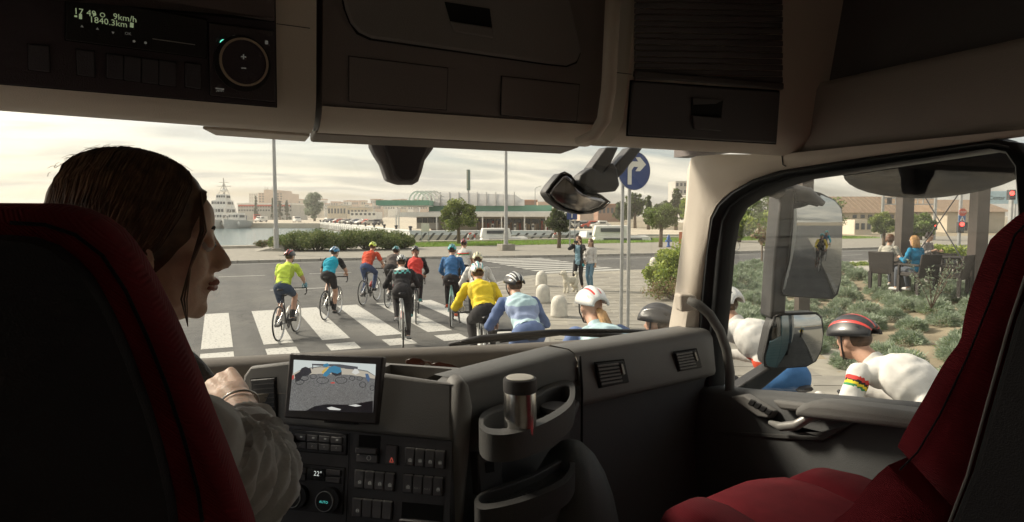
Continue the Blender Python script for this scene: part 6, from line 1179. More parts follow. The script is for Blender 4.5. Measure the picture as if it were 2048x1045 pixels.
# grab handle on the pillar
gh = thing('grab_handle', 'grey curved grab handle fixed to the windscreen pillar', 'grab handle', YP(1378, 603, 1.60)); pts = [(1376, 601, 1.60), (1396, 609, 1.575), (1420, 630, 1.55), (1440, 662, 1.535), (1453, 700, 1.525), (1460, 745, 1.52), (1459, 800, 1.525), (1452, 850, 1.53), (1447, 885, 1.56)]
q = MB(); q.tube([YP(*p) for p in pts], [.012]+[.0145]*7+[.012], 14); q.build('bar', plastic('handle_grey', (.14, .135, .125)), gh, smooth=170)
FPil = Frame(YP(1368, 600, 1.66), (1, -.35, 0), (0, 0, 1)); q = MB(); q.plate(FPil, [(1351, 586), (1384, 588), (1392, 618), (1354, 622)], -.02, .04); q.build('bracket', BEI, gh, bevel=.01, seg=3)
# ---- dashboard
A_, B_, C_, D_ = V3(.132, 1.573, 2.035), V3(.456, 1.307, 2.035), V3(.87, 1.50, 2.035), V3(1.43, 1.61, 2.035)
dash = thing('dashboard', 'dark grey truck dashboard with angled console, vents and cup tray', 'dashboard', (.6, 1.55, 1.2))
FCON = Frame(B_, (B_-A_), (.635*.26, .773*.26, 1)); FCUP = Frame(B_+V3(.02, 0, 0), (C_-B_), (-.0646, .1354, 1)); FPAS = Frame(C_, (D_-C_), (0, .0, 1))
# deck below the windscreen and its rims
q = MB(); q.prism([V3(-.74, 1.60, 1.99), A_-V3(.02, 0, .045), B_-V3(0, 0, .045), C_-V3(0, 0, .045), D_-V3(0, 0, .045), V3(1.44, 1.80, 1.95), V3(.4, 1.86, 1.95), V3(-.74, 1.80, 1.95)], (0, 0, -.05)); q.build('deck', plastic('deck', (.31, .275, .225)), dash, smooth=0)
q = MB(); wb = [YP(x_, y_, d_)-V3(0, -.02, .024) for x_, y_, d_ in ((-140, 760, 1.76), (200, 736, 1.80), (400, 722, 1.80), (580, 712, 1.81), (760, 702, 1.815), (1000, 693, 1.81), (1150, 685, 1.80), (1300, 674, 1.78), (1392, 667, 1.75))]
q.loft([[p+V3(0, -.07, -.03), p+V3(0, -.055, .012), p+V3(0, -.02, .024), p+V3(0, .03, .02), p+V3(0, .03, -.04)] for p in wb], caps=True); q.build('screen_rim', plastic('rim', (.22, .195, .165)), dash, smooth=60, fix=True)
def frontrun(name, stations, prof, m, smooth=55):
    q = MB(); rows = []
    for p, n in stations:
        n = Vector(n).normalized(); rows.append([p+n*d+V3(0, 0, z-2.035) for d, z in prof])
    q.loft(rows, caps=False, closed=False); return q.build(name, m, dash, smooth=smooth, fix=True)
nP = V3(.195, -.98, 0); nU = V3(.43, -.9026, 0); nC = V3(-.635, -.773, 0)
frontrun('passenger_fascia', [(C_, nP), (C_.lerp(D_, .33), nP), (C_.lerp(D_, .66), nP), (D_, nP)], [(-.14, 1.985), (-.135, 2.02), (-.11, 2.034), (-.03, 2.036), (-.006, 2.028), (.006, 2.008), (.014, 1.95), (.02, 1.905), (.016, 1.892), (.0, 1.884), (-.015, 1.876)], plastic('fascia', (.185, .18, .172)))
frontrun('passenger_lower_panel', [(C_-V3(.0, 0, 0), nP), (D_, nP)], [(-.01, 1.885), (-.022, 1.86), (-.03, 1.75), (-.02, 1.55), (.03, 1.35), (.03, 1.17)], plastic('lower', (.12, .124, .126)))
frontrun('cup_fascia', [(B_+V3(.03, .012, 0), nU), (B_.lerp(C_, .5), nU), (C_, nU)], [(-.13, 1.985), (-.125, 2.022), (-.10, 2.036), (-.03, 2.036), (-.008, 2.028), (.002, 2.01), (.004, 1.96), (-.008, 1.90), (-.02, 1.80), (-.02, 1.68), (.02, 1.55), (.02, 1.17)], plastic('cup_panel', (.135, .133, .128)))
q = MB(); q.tube([B_+V3(.012, .035, .0), B_+V3(.014, .012, -.012), B_+V3(.014, -.004, -.05), B_+V3(0, -.006, -.2), B_+V3(-.03, -.02, -.45), B_+V3(-.03, -.02, -.85)], [.018, .022, .024, .024, .024, .024], 14); q.build('corner_rib', MID, dash, smooth=170)
q = MB(); q.tube([C_+nU*.012+V3(0, 0, -.012), C_+nU*.02+V3(0, 0, -.1), C_+nU*.02+V3(0, 0, -.3), C_+nU*.03+V3(0, 0, -.6)], .0035, 6); q.build('seam', GAP, dash, smooth=170)
# console: light upper fascia, black control panel, tray in its top
q = MB(); q.plate(FCON, [(486, 752), (500, 732), (585, 722), (905, 768), (905, 884), (556, 849), (470, 846)], -.05, .0); q.build('console_fascia', plastic('console', (.18, .175, .167)), dash, bevel=.008, seg=3)
q = MB(); q.plate(FCON, [(548, 848), (903, 884), (896, 1100), (510, 1100), (500, 846)], -.05, -.003); q.build('console_panel', plastic('panel', (.085, .082, .087), .5), dash, smooth=0)
q = MB(); rl_ = FCON; o4 = [FCON(585, 724), FCON(905, 770), FCON(905, 770)+V3(.09, .12, 0), FCON(585, 724)+V3(.09, .12, 0)]
o4 = [V3(p.x, p.y, 2.035) for p in o4]; c4 = sum(o4, V3(0, 0, 0))/4; i4 = [c4+(p-c4)*.78 for p in o4]; i4[0] = o4[0].lerp(o4[1], .45)+V3(.02, .02, 0); i4[3] = o4[3].lerp(o4[2], .45)+V3(0, -.02, 0); ring_recess(q, o4, i4, (0, 0, -.05)); q.build('storage_tray', [MID, plastic('tray_floor', (.10, .088, .072))], dash, smooth=0)
bar(FCON, (700, 866), (690, 1100), .0012, GAP, dash, 'seam', .0006)
# left air vent
FV = FCON.off(.003); va = panel('air_vent', FV, [(503, 760), (552, 756), (554, 846), (512, 858)], BLP, dash, .006, 2, .003)
for k in range(9): bar(FV.off(.0065), (508, 770+k*9.3), (549, 767+k*9.3), .002, DKP, va, 'slat', .003)
# monitor with the picture of the side camera
FM = Frame(FCON(660, 780, .05), (.819, -.574, 0), (.574*.31, .819*.31, 1))
mon = thing('display_monitor', 'black-framed monitor on the console showing cyclists beside the truck', 'monitor', FM(660, 850, -.02)); q = MB(); q.plate(FM, [(578, 706), (767, 714), (752, 850), (567, 836)], -.022, 0); q.build('monitor_case', plastic('case', (.05, .042, .042), .4), mon, bevel=.004, seg=3)
q = MB(); q.prism([FM(640, 800, -.02), FM(700, 804, -.02), FM(700, 850, -.02), FM(640, 846, -.02)], -FM.n*.04); q.build('mount', BLP, mon)
def scr(name, polys, m, d): 
    q = MB()
    for p in polys: q.poly([FM(x, y, d) for x, y in p])
    return q.build(name, m, mon, smooth=0)
ES = .24
def smat(n, c, ns=0., na=0.):
    m_ = emit('screen_'+n, c, ES); 
    if na:
        t = m_.node_tree; r_ = [x for x in t.nodes if x.type == 'VALTORGB'][0]; nn = [x for x in t.nodes if x.type == 'TEX_NOISE'][0]; nn.inputs['Scale'].default_value = ns; r_.color_ramp.elements[0].color = (*[x*(1-na) for x in c], 1); r_.color_ramp.elements[1].color = (*[min(1, x*(1+na)) for x in c], 1); t.links.new(r_.outputs[0], t.nodes['Principled BSDF'].inputs['Emission Color'])
    t = m_.node_tree.nodes['Principled BSDF']; t.inputs['Roughness'].default_value = .25
    for lk in list(t.inputs['Base Color'].links): m_.node_tree.links.remove(lk)
    t.inputs['Base Color'].default_value = (*[x*.06 for x in c], 1)
    return m_
scr('screen', [[(588, 720), (752, 729), (746, 826), (578, 821)]], smat('asphalt', (.20, .195, .185), 700, .75), .0006)
scr('screen_sky', [[(588, 720), (752, 729), (751, 752), (735, 742), (700, 736), (640, 733), (605, 738), (587, 748)]], smat('sky', (.78, .84, .80)), .0009)
scr('screen_pale_ground', [[(586, 748), (605, 739), (640, 735), (700, 738), (735, 744), (751, 753), (750, 758), (700, 750), (640, 748), (600, 751), (585, 760)]], smat('ground', (.62, .56, .45)), .0011)
scr('screen_shelter', [[(624, 728), (680, 729), (716, 734), (716, 740), (680, 735), (625, 731)], [(625, 731), (627, 731), (627, 739), (625, 739)], [(690, 735), (712, 738), (712, 740), (690, 738)]], smat('shelter', (.10, .10, .11)), .0013)
scr('screen_truck_edge', [[(578, 821), (612, 822), (630, 813), (652, 809), (700, 810), (746, 802), (746, 826)]], smat('black', (.01, .008, .01)), .0013); scr('screen_highlight', [[(654, 816), (664, 814), (683, 819), (680, 821), (660, 820)], [(697, 811), (712, 809), (724, 812), (712, 814)]], smat('white', (.85, .84, .78)), .0015)
def wheel2(x, y, rx, ry, w_=1.1, n=18): return [[(x+(rx-w_*0)*math.cos(a), y+ry*math.sin(a)), (x+rx*math.cos(b_), y+ry*math.sin(b_)), (x+(rx-w_)*math.cos(b_), y+(ry-w_)*math.sin(b_)), (x+(rx-w_)*math.cos(a), y+(ry-w_)*math.sin(a))] for a, b_ in zip(np.linspace(0, 6.283, n+1)[:-1], np.linspace(0, 6.283, n+1)[1:])]
WH = []
for a in ((646, 761.5, 12.5, 7), (683, 761, 12, 7), (609, 757, 9, 5.5), (627, 753.5, 7, 5), (705, 757, 6, 5), (720, 757.5, 6, 4.5), (726, 770, 7, 6), (745, 776, 5, 6), (600, 764, 9, 6)): WH += wheel2(*a)
scr('screen_wheels', WH, smat('wheel', (.03, .03, .035)), .0017); scr('screen_riders_dark', [[(590, 750), (600, 744), (604, 737), (612, 734), (622, 738), (624, 746), (616, 752), (606, 752), (600, 762), (592, 764)]], smat('rider_dark', (.035, .032, .035)), .0019); scr('screen_rider_back', [[(662, 741), (676, 737), (684, 742), (684, 750), (672, 753), (664, 748)]], smat('rider_dark', (.035, .032, .035)), .0019)
scr('screen_rider_blue', [[(650, 745), (660, 735), (670, 732), (682, 736), (684, 744), (676, 748), (664, 745), (654, 754), (646, 752)], [(648, 729), (656, 727), (660, 731), (654, 735), (647, 733)]], smat('rider_blue', (.06, .26, .42)), .0021); scr('screen_rider_yellow', [[(644, 745), (650, 738), (658, 734), (654, 742), (647, 748)]], smat('rider_yellow', (.75, .52, .12)), .0023)
scr('screen_rider_white', [[(704, 746), (710, 738), (716, 739), (720, 746), (712, 750)]], smat('white', (.85, .84, .78)), .0021); scr('screen_rider_slate', [[(731, 748), (737, 748), (741, 758), (738, 765), (733, 758)]], smat('rider_slate', (.10, .17, .30)), .0021); scr('screen_rider_red', [[(585, 752), (589, 750), (589, 758), (585, 760)], [(661, 766), (668, 764), (672, 767), (664, 768)]], smat('rider_red', (.6, .10, .08)), .0021)
# ---- control panel: radio, climate, switches
FB = FCON.off(-.0025); BTN = plastic('button', (.12, .115, .12), .45)
def zo(x, y, ox=540, oy=840, s_=5.096): return (ox+x/s_, oy+y/s_)
rad = panel('radio', FB, [zo(130, 88), zo(795, 148), zo(780, 360), zo(112, 305)], plastic('unit', (.05, .048, .052), .45), dash, .004, 1, .002); F2 = FB.off(.0045)
for i in range(4):
    for j in range(2):
        x = 262+i*122; y = 138+i*11+j*82; panel('button', F2, [zo(x, y), zo(x+112, y+9), zo(x+109, y+74), zo(x-3, y+65)], BTN, rad, .004, .5, .0012)
        bar(F2.off(.0045), zo(x+45, y+34), zo(x+68, y+36), .0035, WHT, rad, 'mark', .0006) if j == 0 else write(F2, str(i+1), *zo(x+55, y+35), .006, WHT, rad, .0046)
kb = dot(F2, *zo(230, 205), .0125, BLP, rad, 'volume_knob', 0, .018); ringm(F2, *zo(200, 215), .0095, .0015, SLV, rad, 'knob_ring', .016, .021, 28)
cl = panel('climate_unit', FB, [zo(195, 437), zo(768, 492), zo(742, 960), zo(172, 905)], M['plastic_unit'], dash, .004, 1, .002)
for a in ([(226, 476), (375, 490), (370, 548), (224, 534)], [(222, 545), (370, 560), (366, 618), (218, 602)], [(580, 502), (726, 515), (722, 572), (578, 556)], [(576, 577), (720, 590), (716, 647), (572, 632)]): panel('button', F2, [zo(*p) for p in a], BTN, cl, .004, .5, .0012)
panel('temperature_display', F2, [zo(388, 490), zo(570, 506), zo(562, 622), zo(382, 606)], mat('display_black', (.006, .006, .008), .15), cl, .002, .5, .0005); write(F2, '22°', *zo(492, 550), .0145, emit('display_white', (.62, .66, .62), .3), cl, .0025); write(F2, 'AC', *zo(305, 510), .006, WHT, cl, .0045); bar(F2.off(.0043), zo(242, 490), zo(242, 512), .0013, PGREEN, cl, 'mark', .0006)
for x, y, r_, n_ in ((268, 785, .0205, 'fan_knob'), (592, 820, .0215, 'temperature_knob')):
    k_ = dot(F2, *zo(x+30, y-10), r_*1.22, BLP, cl, n_, 0, .014, 36); ringm(F2, *zo(x, y), r_, .0016, SLV, cl, 'knob_ring', .012, .0175, 36); dot(F2, *zo(x, y), r_*.93, BLP, cl, 'knob_face', .010, .016, 36)
write(F2, 'AUTO', *zo(586, 828), .0075, emit('teal_light', (.08, .50, .45), .35), cl, .0165)
for k in range(5): bar(F2.off(.0162), zo(235+k*14, 770-8*(k % 2)), zo(240+k*14, 800), .0012, DKP, cl, 'mark', .0006)
def z2(x, y): return zo(x, y, 700, 840)
q = MB(); q.plate(FB, [z2(95, 152), z2(315, 166), z2(305, 285), z2(90, 270)], .0005, .0012); q.build('brake_recess', GAP, dash, smooth=0)  # flat near-black plate, colour standing for shade in the brake recess
panel('parking_brake_lever', FB, [z2(90, 275), z2(300, 290), z2(297, 348), z2(86, 335)], BTN, dash, .016, .8, .002); pb_ = panel('parking_brake_plate', FB, [z2(85, 345), z2(297, 357), z2(293, 440), z2(79, 426)], BTN, dash, .008, .8, .0015); ringm(FB.off(.0082), *z2(192, 388), .0052, .0008, WHT, pb_, 'mark', 0, .0006, 20); write(FB, 'P', *z2(192, 388), .0065, WHT, pb_, .0088)
hz_ = panel('hazard_switch', FB, [z2(382, 256), z2(492, 266), z2(484, 460), z2(372, 450)], BTN, dash, .008, .8, .002); q = MB(); FHZ = FB.off(.0085)
for a, b_ in (((405, 430), (442, 432)), ((442, 432), (425, 385)), ((425, 385), (405, 430))): bar(FHZ, z2(*a), z2(*b_), .0016, emit('hazard_red', (.55, .10, .07), .15), hz_, 'mark', .0006)
def switches(x0, y0, ddx, ddy, h_, texts, n=4):
    for k in range(n):
        x, y = x0+k*102, y0+k*9.5; o = panel('rocker_switch', FB, [z2(x, y), z2(x+94, y+9), z2(x+84, y+h_+9), z2(x-10, y+h_)], BTN, dash, .007, .7, .0018); Fq = FB.off(.0075); bar(Fq, z2(x+4, y+12), z2(x+88, y+20), .003, MID, o, 'ridge', .0015)
        tx = texts[k]
        if tx in ('AUX 1', 'AUX 2'): write(FB, tx, *z2(x+38, y+h_*.72), .0045, WHT, o, .0078)
        elif tx:
            cx, cy = x+36, y+h_*.72
            for a, b_ in {'a': [((-18, 0), (18, 2)), ((-18, 14), (18, 16)), ((0, -16), (0, 20))], 'b': [((-16, -10), (14, 14)), ((-16, 14), (14, -10))], 'c': [((-14, 16), (-4, -14)), ((14, 18), (6, -14)), ((-8, 2), (10, 3))]}[tx]: bar(Fq, z2(cx+a[0], cy+a[1]), z2(cx+b_[0], cy+b_[1]), .0012, WHT, o, 'mark', .0006)
            ringm(Fq, *z2(cx, cy), .0036, .0006, WHT, o, 'mark', 0, .0006, 14)
switches(577, 276, 0, 0, 185, ['a', 'b', 'c', 'b']); switches(64, 502, 0, 0, 185, ['b', 'c', 'c', 'a']); switches(556, 546, 0, 0, 190, ['a', 'AUX 1', 'AUX 2', 'c']); switches(40, 788, 0, 0, 190, ['c', '', '', ''])
q = MB(); q.plate(FB, [z2(535, 836), z2(955, 872), z2(945, 1035), z2(525, 1000)], .0005, .0014); q.build('lower_pocket', GAP, dash, smooth=0); q = MB(); q.plate(FB, [z2(525, 1000), z2(945, 1035), z2(943, 1060), z2(520, 1025)], .0005, .014); q.build('pocket_lip', BTN, dash, bevel=.003)  # pocket opening is a flat plate coloured black as its shade
# ---- cup tray, shelf, knobs
def chaikin(P, k=2):
    for _ in range(k): P = [(a[0]*(1-f)+b_[0]*f, a[1]*(1-f)+b_[1]*f) for a, b_ in zip(P, P[1:]+P[:1]) for f in (.25, .75)]
    return P
tz = 1.972; op = [(955, 832), (985, 812), (1060, 792), (1098, 766), (1147, 757), (1152, 790), (1140, 818), (1086, 850), (1020, 872), (962, 868)]; ip = [(968, 836), (992, 820), (1066, 800), (1102, 775), (1138, 768), (1141, 788), (1130, 808), (1080, 838), (1018, 857), (970, 856)]
q = MB(); O = [ZP(x, y, tz) for x, y in chaikin(op)]; I = [ZP(x, y, tz) for x, y in chaikin(ip)]; ring_recess(q, O, I, (0, 0, -.045)); low = [p+V3(0, 0, -.055) for p in O]; n = len(O); q.add(O+low, [(i, n+i, n+(i+1) % n, (i+1) % n) for i in range(n)], 0); q.add(low, [tuple(range(n))[::-1]], 0)
q.build('cup_tray', [plastic('tray', (.09, .089, .086)), BLP], dash, bevel=.004, seg=3)
q = MB(); q.prism([ZP(x, y, tz-.055)+V3(.004, -.012, 0) for x, y in ((945, 838), (960, 872), (1022, 876), (1088, 854), (1142, 822), (1152, 800), (1120, 790))], (0, 0, -.018)); q.build('tray_support', DKP, dash, bevel=.006, seg=3)
q = MB(); q.lathe([(.026, 0), (.036, 0), (.038, .006), (.036, .014), (.028, .014)], 20, ZP(1112, 790, tz)+V3(0, 0, -.04)); q.build('cup_ring', DKP, dash)
sz = 1.83; op = [(948, 990), (1006, 968), (1070, 945), (1140, 905), (1152, 925), (1148, 948), (1128, 972), (1060, 1000), (1000, 1016), (950, 1022)]; ip = [(958, 990), (1010, 974), (1070, 952), (1132, 916), (1140, 928), (1135, 944), (1118, 962), (1056, 988), (1000, 1004), (960, 1008)]
q = MB(); O = [ZP(x, y, sz) for x, y in chaikin(op)]; I = [ZP(x, y, sz) for x, y in chaikin(ip)]; ring_recess(q, O, I, (0, 0, -.018)); low = [p+V3(0, 0, -.05) for p in O]; q.add(O+low, [(i, n+i, n+(i+1) % n, (i+1) % n) for i in range(n)], 0); q.add(low, [tuple(range(n))[::-1]], 0); sh_ = q.build('shelf', [plastic('shelf_rim', (.06, .059, .058)), mat('shelf_mat', (.05, .046, .042), .9, ns=300, na=.5, bump=1, bs=260)], dash, bevel=.004, seg=3)
q = MB(); q.plate(FCUP, [(952, 905), (1000, 900), (1004, 985), (958, 992)], -.02, .004); q.build('socket_panel', DKP, dash, bevel=.003); q = MB(); q.plate(FCUP, [(968, 925), (984, 922), (985, 943), (969, 946)], .004, .006); q.build('usb_socket', GAP, dash)
q = MB(); O = [ZP(x, y, sz-.05) for x, y in ((948, 1000), (1000, 1020), (1060, 1004), (1130, 975), (1150, 945), (1160, 930))]; q.loft([[p, p+V3(.0, -.012, -.03), p+V3(0, .0, -.30), p+V3(0, .0, -.6)] for p in O], caps=False, closed=False); q.build('lower_front', plastic('low_front', (.09, .09, .09)), dash, smooth=60, fix=True)
FK = Frame(ZP(1020, 1020, sz-.05)+V3(0, -.015, -.04), (.93, .36, 0), (0, .1, 1))
for x, y in ((985, 1043), (1020, 1033), (1058, 1024)): k_ = dot(FK, x, y, .0155, BLP, dash, 'rotary_knob', -.03, .018, 20, .9); ringm(FK, x, y, .0135, .001, MID, k_, 'knob_ring', .017, .019, 24)
q = MB(); c = ZP(1180, 1040, 1.72); q.ell(c+V3(.02, .12, -.22), (.13, .16, .36), Matrix.Rotation(R(-20), 3, 'Z'), 20, 14); q.build('tunnel_cover', plastic('tunnel', (.10, .11, .108)), dash, smooth=170)
# vents in the passenger fascia
for px in ([(1190, 727), (1245, 721), (1256, 765), (1199, 775)], [(1348, 706), (1390, 699), (1402, 735), (1357, 743)]):
    Fv = FPAS.off(.016); v = panel('air_vent', Fv, px, BLP, dash, .006, 2.5, .003); a, b_, c, d = [Vector((*p, 0)) for p in px]; Fs = Fv.off(.0065)
    for k in range(6): f = .12+k*.15; l0 = a.lerp(d, f).lerp(b_.lerp(c, f), .07); l1 = a.lerp(d, f).lerp(b_.lerp(c, f), .80); bar(Fs, (l0.x, l0.y), (l1.x, l1.y), .0045, MID, v, 'slat', .004)
    for k in range(1, 4): f = .07+k*.19; l0 = a.lerp(b_, f).lerp(d.lerp(c, f), .08); l1 = a.lerp(b_, f).lerp(d.lerp(c, f), .92); bar(Fs, (l0.x, l0.y), (l1.x, l1.y), .0012, DKP, v, 'slat', .002)
    l0 = a.lerp(b_, .9).lerp(d.lerp(c, .9), .15); l1 = a.lerp(b_, .9).lerp(d.lerp(c, .9), .6); bar(Fs, (l0.x, l0.y), (l1.x, l1.y), .007, SLV, v, 'slider', .006)
# travel mug, sunglasses
mc = ZP(1040, 850, tz); mc = V3(mc.x, mc.y, tz-.044); mug = thing('travel_mug', 'stainless steel travel mug with pale lid standing in the cup tray', 'mug', mc); q = MB(); hM = TOP(mc, 1040, 772)-mc.z
q.lathe([(.001, 0), (.030, 0), (.032, .004), (.0335, .05), (.0335, hM-.012), (.0325, hM-.01)], 40); q.build('cup', mat('brushed_steel', (.55, .54, .52), .22, 1., ns=60, na=.08), mug, local=True, smooth=40); q = MB(); q.lathe([(.0325, hM-.012), (.0345, hM-.01), (.0345, hM+.012), (.033, hM+.016), (.029, hM+.017)], 40); q.build('lid_band', DKP, mug, local=True); q = MB(); q.lathe([(.001, hM+.010), (.0285, hM+.0172), (.0275, hM+.0185), (.001, hM+.0187)], 40); q.build('lid', plastic('lid', (.85, .80, .70), .45), mug, local=True)
gp = ZP(850, 733, 1.995); sgl = thing('sunglasses', 'brown-lensed sunglasses lying on the dashboard deck', 'sunglasses', gp); FG = Frame(gp, (.93, -.36, 0), (0, .2, 1))
for k, px in enumerate(([(812, 722), (826, 717), (842, 719), (850, 726), (846, 734), (816, 733)], [(862, 730), (878, 725), (905, 731), (918, 737), (864, 737)])): q = MB(); q.plate(FG, px, 0, .002); q.build('lens', mat('brown_lens', (.10, .03, .02), .08, spec=.8), sgl); q = MB(); q.tube([FG(*p, .002) for p in px+px[:1]], .0018, 6); q.build('rim', mat('tortoise', (.07, .025, .012), .25), sgl, smooth=170)
q = MB(); q.tube([FG(849, 726, .002), FG(856, 725, .004), FG(863, 730, .002)], .002, 6); q.build('bridge', M['tortoise'], sgl); q = MB(); q.tube([FG(812, 722, .002), FG(825, 722, -.05), FG(860, 728, -.10)], .002, 6); q.build('temple', M['tortoise'], sgl)
# camera housing under the header, wiper
FCam = Frame(YP(800, 320, 1.66), (1, 0, 0), (0, -.1, 1)); ch_ = thing('camera_housing', 'tapered dark sensor housing hanging behind the windscreen', 'sensor housing', YP(800, 372, 1.66)); q = MB(); oc = [(741, 255), (874, 262), (868, 298), (851, 322), (845, 345), (838, 364), (826, 371), (796, 371), (776, 364), (765, 332), (752, 312), (744, 296)]
q.plate(FCam, oc, -.05, .0); q.build('shell', plastic('sensor_grey', (.26, .25, .26)), ch_, bevel=.008, seg=3); ic = [(764, 255), (858, 262), (853, 300), (842, 325), (835, 352), (824, 364), (800, 363), (786, 352), (777, 322), (768, 300)]; q = MB(); q.plate(FCam, ic, .0005, .012, taper=.96); q.build('cover', plastic('sensor_dark', (.085, .078, .085), .4), ch_, bevel=.005, seg=3)
wp = thing('wiper', 'black windscreen wiper resting along the bottom of the windscreen', 'wiper', YP(1150, 672, 1.92)); q = MB(); q.tube([YP(898, 690, 1.93), YP(960, 679, 1.94), YP(1100, 666, 1.94), YP(1180, 662, 1.93), YP(1375, 664, 1.88)], [.006, .014, .012, .008, .006], 8); q.build('wiper_blade', BLP, wp, smooth=170); q = MB(); q.tube([YP(1000, 683, 1.95), YP(1120, 666, 1.955), YP(1240, 672, 1.94), YP(1340, 692, 1.92)], [.006, .01, .01, .012], 8); q.build('wiper_arm', BLP, wp, smooth=170)
# ================================================================== mirrors and the rest of the truck
MMIR = mat('mirror_glass', (.45, .46, .46), .02, 1., na=.01); HOUS = plastic('mirror_black', (.05, .048, .047), .4)
fm = thing('front_mirror', 'small black kerb mirror on two arms hanging outside the windscreen', 'mirror', YP(1160, 400, 2.06)); FF = Frame(YP(1180, 370, 2.06), (1, 0, 0), (0, 0, 1))
for px in ([(1205, 296), (1229, 296), (1213, 330), (1196, 350), (1174, 338)], [(1253, 296), (1277, 298), (1238, 348), (1216, 368), (1205, 352)]): q = MB(); q.plate(FF, px, -.03, .03); q.build('arm', HOUS, fm, bevel=.006)
q = MB(); q.plate(FF, [(1176, 336), (1196, 348), (1216, 326), (1224, 338), (1230, 372), (1222, 384), (1188, 387), (1172, 378), (1148, 368), (1152, 352), (1165, 342)], -.02, .035); q.build('bracket', HOUS, fm, bevel=.008, seg=3)
lens = [(1091, 386), (1101, 370), (1120, 348), (1128, 345), (1140, 351), (1150, 364), (1172, 382), (1200, 391), (1219, 405), (1206, 417), (1182, 426), (1156, 428), (1126, 419), (1104, 404)]
q = MB(); q.plate(FF, lens, -.06, .0, taper=1.0); q.build('housing', HOUS, fm, bevel=.012, seg=3)
q = MB(); c = FF(1150, 395); n = len(lens); rr = [[c+(FF(x, y)-c)*k+FF.n*(.002+.022*(1-k*k)) for x, y in lens] for k in (.96, .8, .55, .25)]; q.loft(rr, caps=True); q.build('mirror_glass', mat('tinted_mirror', (.24, .23, .23), .16, 1., na=.03), fm, smooth=170, fix=True)
q = MB(); q.tube([FF(x, y, .004) for x, y in lens+lens[:1]], .0035, 6); q.build('rim', HOUS, fm, smooth=170)
def resample(P, n):
    P = [Vector(p) for p in P]; L_ = [0]
    for a, b_ in zip(P[:-1], P[1:]): L_.append(L_[-1]+(b_-a).length)
    o_ = []
    for i in range(n):
        t_ = L_[-1]*i/(n-1); k = max(j for j in range(len(L_)) if L_[j] <= t_+1e-9); k = min(k, len(P)-2); o_.append(P[k].lerp(P[k+1], (t_-L_[k])/max(1e-9, L_[k+1]-L_[k])))
    return o_
# door mirrors: the glass is turned so that the driver sees back along the truck
md = thing('door_mirror', 'tall door mirror and square wide-angle mirror on a dark bracket outside the passenger window', 'mirror', (1.75, 1.65, 1.85)); o = V3(1.86, 1.62, 2.3); FMi = Frame(o, (.923, -.384, 0), (0, -.036, 1))
big = [(1588, 384), (1605, 380), (1640, 388), (1668, 402), (1681, 418), (1683, 440), (1680, 560), (1674, 588), (1664, 597), (1620, 595), (1566, 590), (1563, 582), (1578, 520), (1585, 450)]
q = MB(); q.plate(FMi, big, -.09, -.002, taper=1.02); q.build('housing', HOUS, md, bevel=.015, seg=3); bigr = resample([FMi(x, y) for x, y in big+big[:1]], 57)[:-1]; q = MB(); c = FMi(1625, 490)
def convex(q, loop, c, n_, R_):
    rm = max((p-c).length for p in loop); ks = [1., .92, .84, .76, .68, .6, .52, .44, .36, .28, .2, .12, .04]
    rr_ = [[c+(p-c)*k+n_*(.0006+(rm*rm-((p-c)*k).length_squared)/(2*R_)) for p in loop] for k in ks]; q.loft(rr_, caps=False); q.add(rr_[-1], [tuple(range(len(loop)))])
convex(q, bigr, c, FMi.n, 2.2); q.build('mirror_glass', MMIR, md, smooth=170, fix=True); q = MB(); q.tube([FMi(x, y, .0) for x, y in big+big[:1]], .004, 6); q.build('rim', HOUS, md, smooth=170)
wide = [(1550, 633), (1565, 629), (1632, 627), (1642, 634), (1645, 668), (1641, 700), (1630, 722), (1612, 732), (1545, 737), (1530, 732), (1528, 715), (1540, 660)]; c = FMi(1590, 682)
q = MB(); q.plate(FMi, wide, -.07, -.004, taper=1.02); q.build('wide_housing', HOUS, md, bevel=.012, seg=3); q = MB(); convex(q, resample([c+(FMi(x, y)-c)*.97 for x, y in wide+wide[:1]], 49)[:-1], c, FMi.n, .45); q.build('wide_mirror_glass', MMIR, md, smooth=170, fix=True); q = MB(); q.tube([FMi(x, y) for x, y in wide+wide[:1]], .0045, 6); q.build('rim', HOUS, md, smooth=170)
q = MB(); q.plate(FMi, [(1563, 378), (1588, 372), (1602, 380), (1588, 450), (1580, 520), (1572, 640), (1542, 640), (1550, 520), (1558, 440)], -.10, -.004); q.build('bracket_post', HOUS, md, bevel=.01, seg=3)
q = MB(); q.tube([XP(1535, 372, 1.56), FMi(1570, 380, -.05), FMi(1610, 390, .02), FMi(1640, 408, .022)], [.03, .032, .026, .010], 12); q.build('upper_arm', plastic('arm_grey', (.15, .145, .14)), md, smooth=170)
q = MB(); q.plate(FMi, [(1545, 735), (1582, 737), (1515, 792), (1462, 788)], -.08, -.01); q.build('lower_arm', HOUS, md, bevel=.008)
km = thing('kerb_mirror', 'glossy black kerb mirror housing bulging above the passenger window outside', 'mirror', XP(1830, 350, 1.78)); c = XP(1858, 334, 1.80); q = MB(); q.ell(c, (.14, .25, .085), Matrix.Rotation(R(-8), 3, 'Y'), 24, 16); q.build('housing', mat('gloss_black', (.010, .010, .012), .6, spec=.02), km, smooth=170)
q = MB(); q.tube([c+V3(-.05, -.04, .03), c+V3(-.15, -.06, .10), V3(1.50, c.y-.06, 2.66)], [.035, .03, .03], 10); q.build('arm', HOUS, km, smooth=170); q = MB(); q.ell(c+V3(.0, 0, -.02), (.11, .20, .066), Matrix.Rotation(R(-8), 3, 'Y'), 20, 12); q.build('mirror_glass', M['gloss_black'], km, smooth=170)
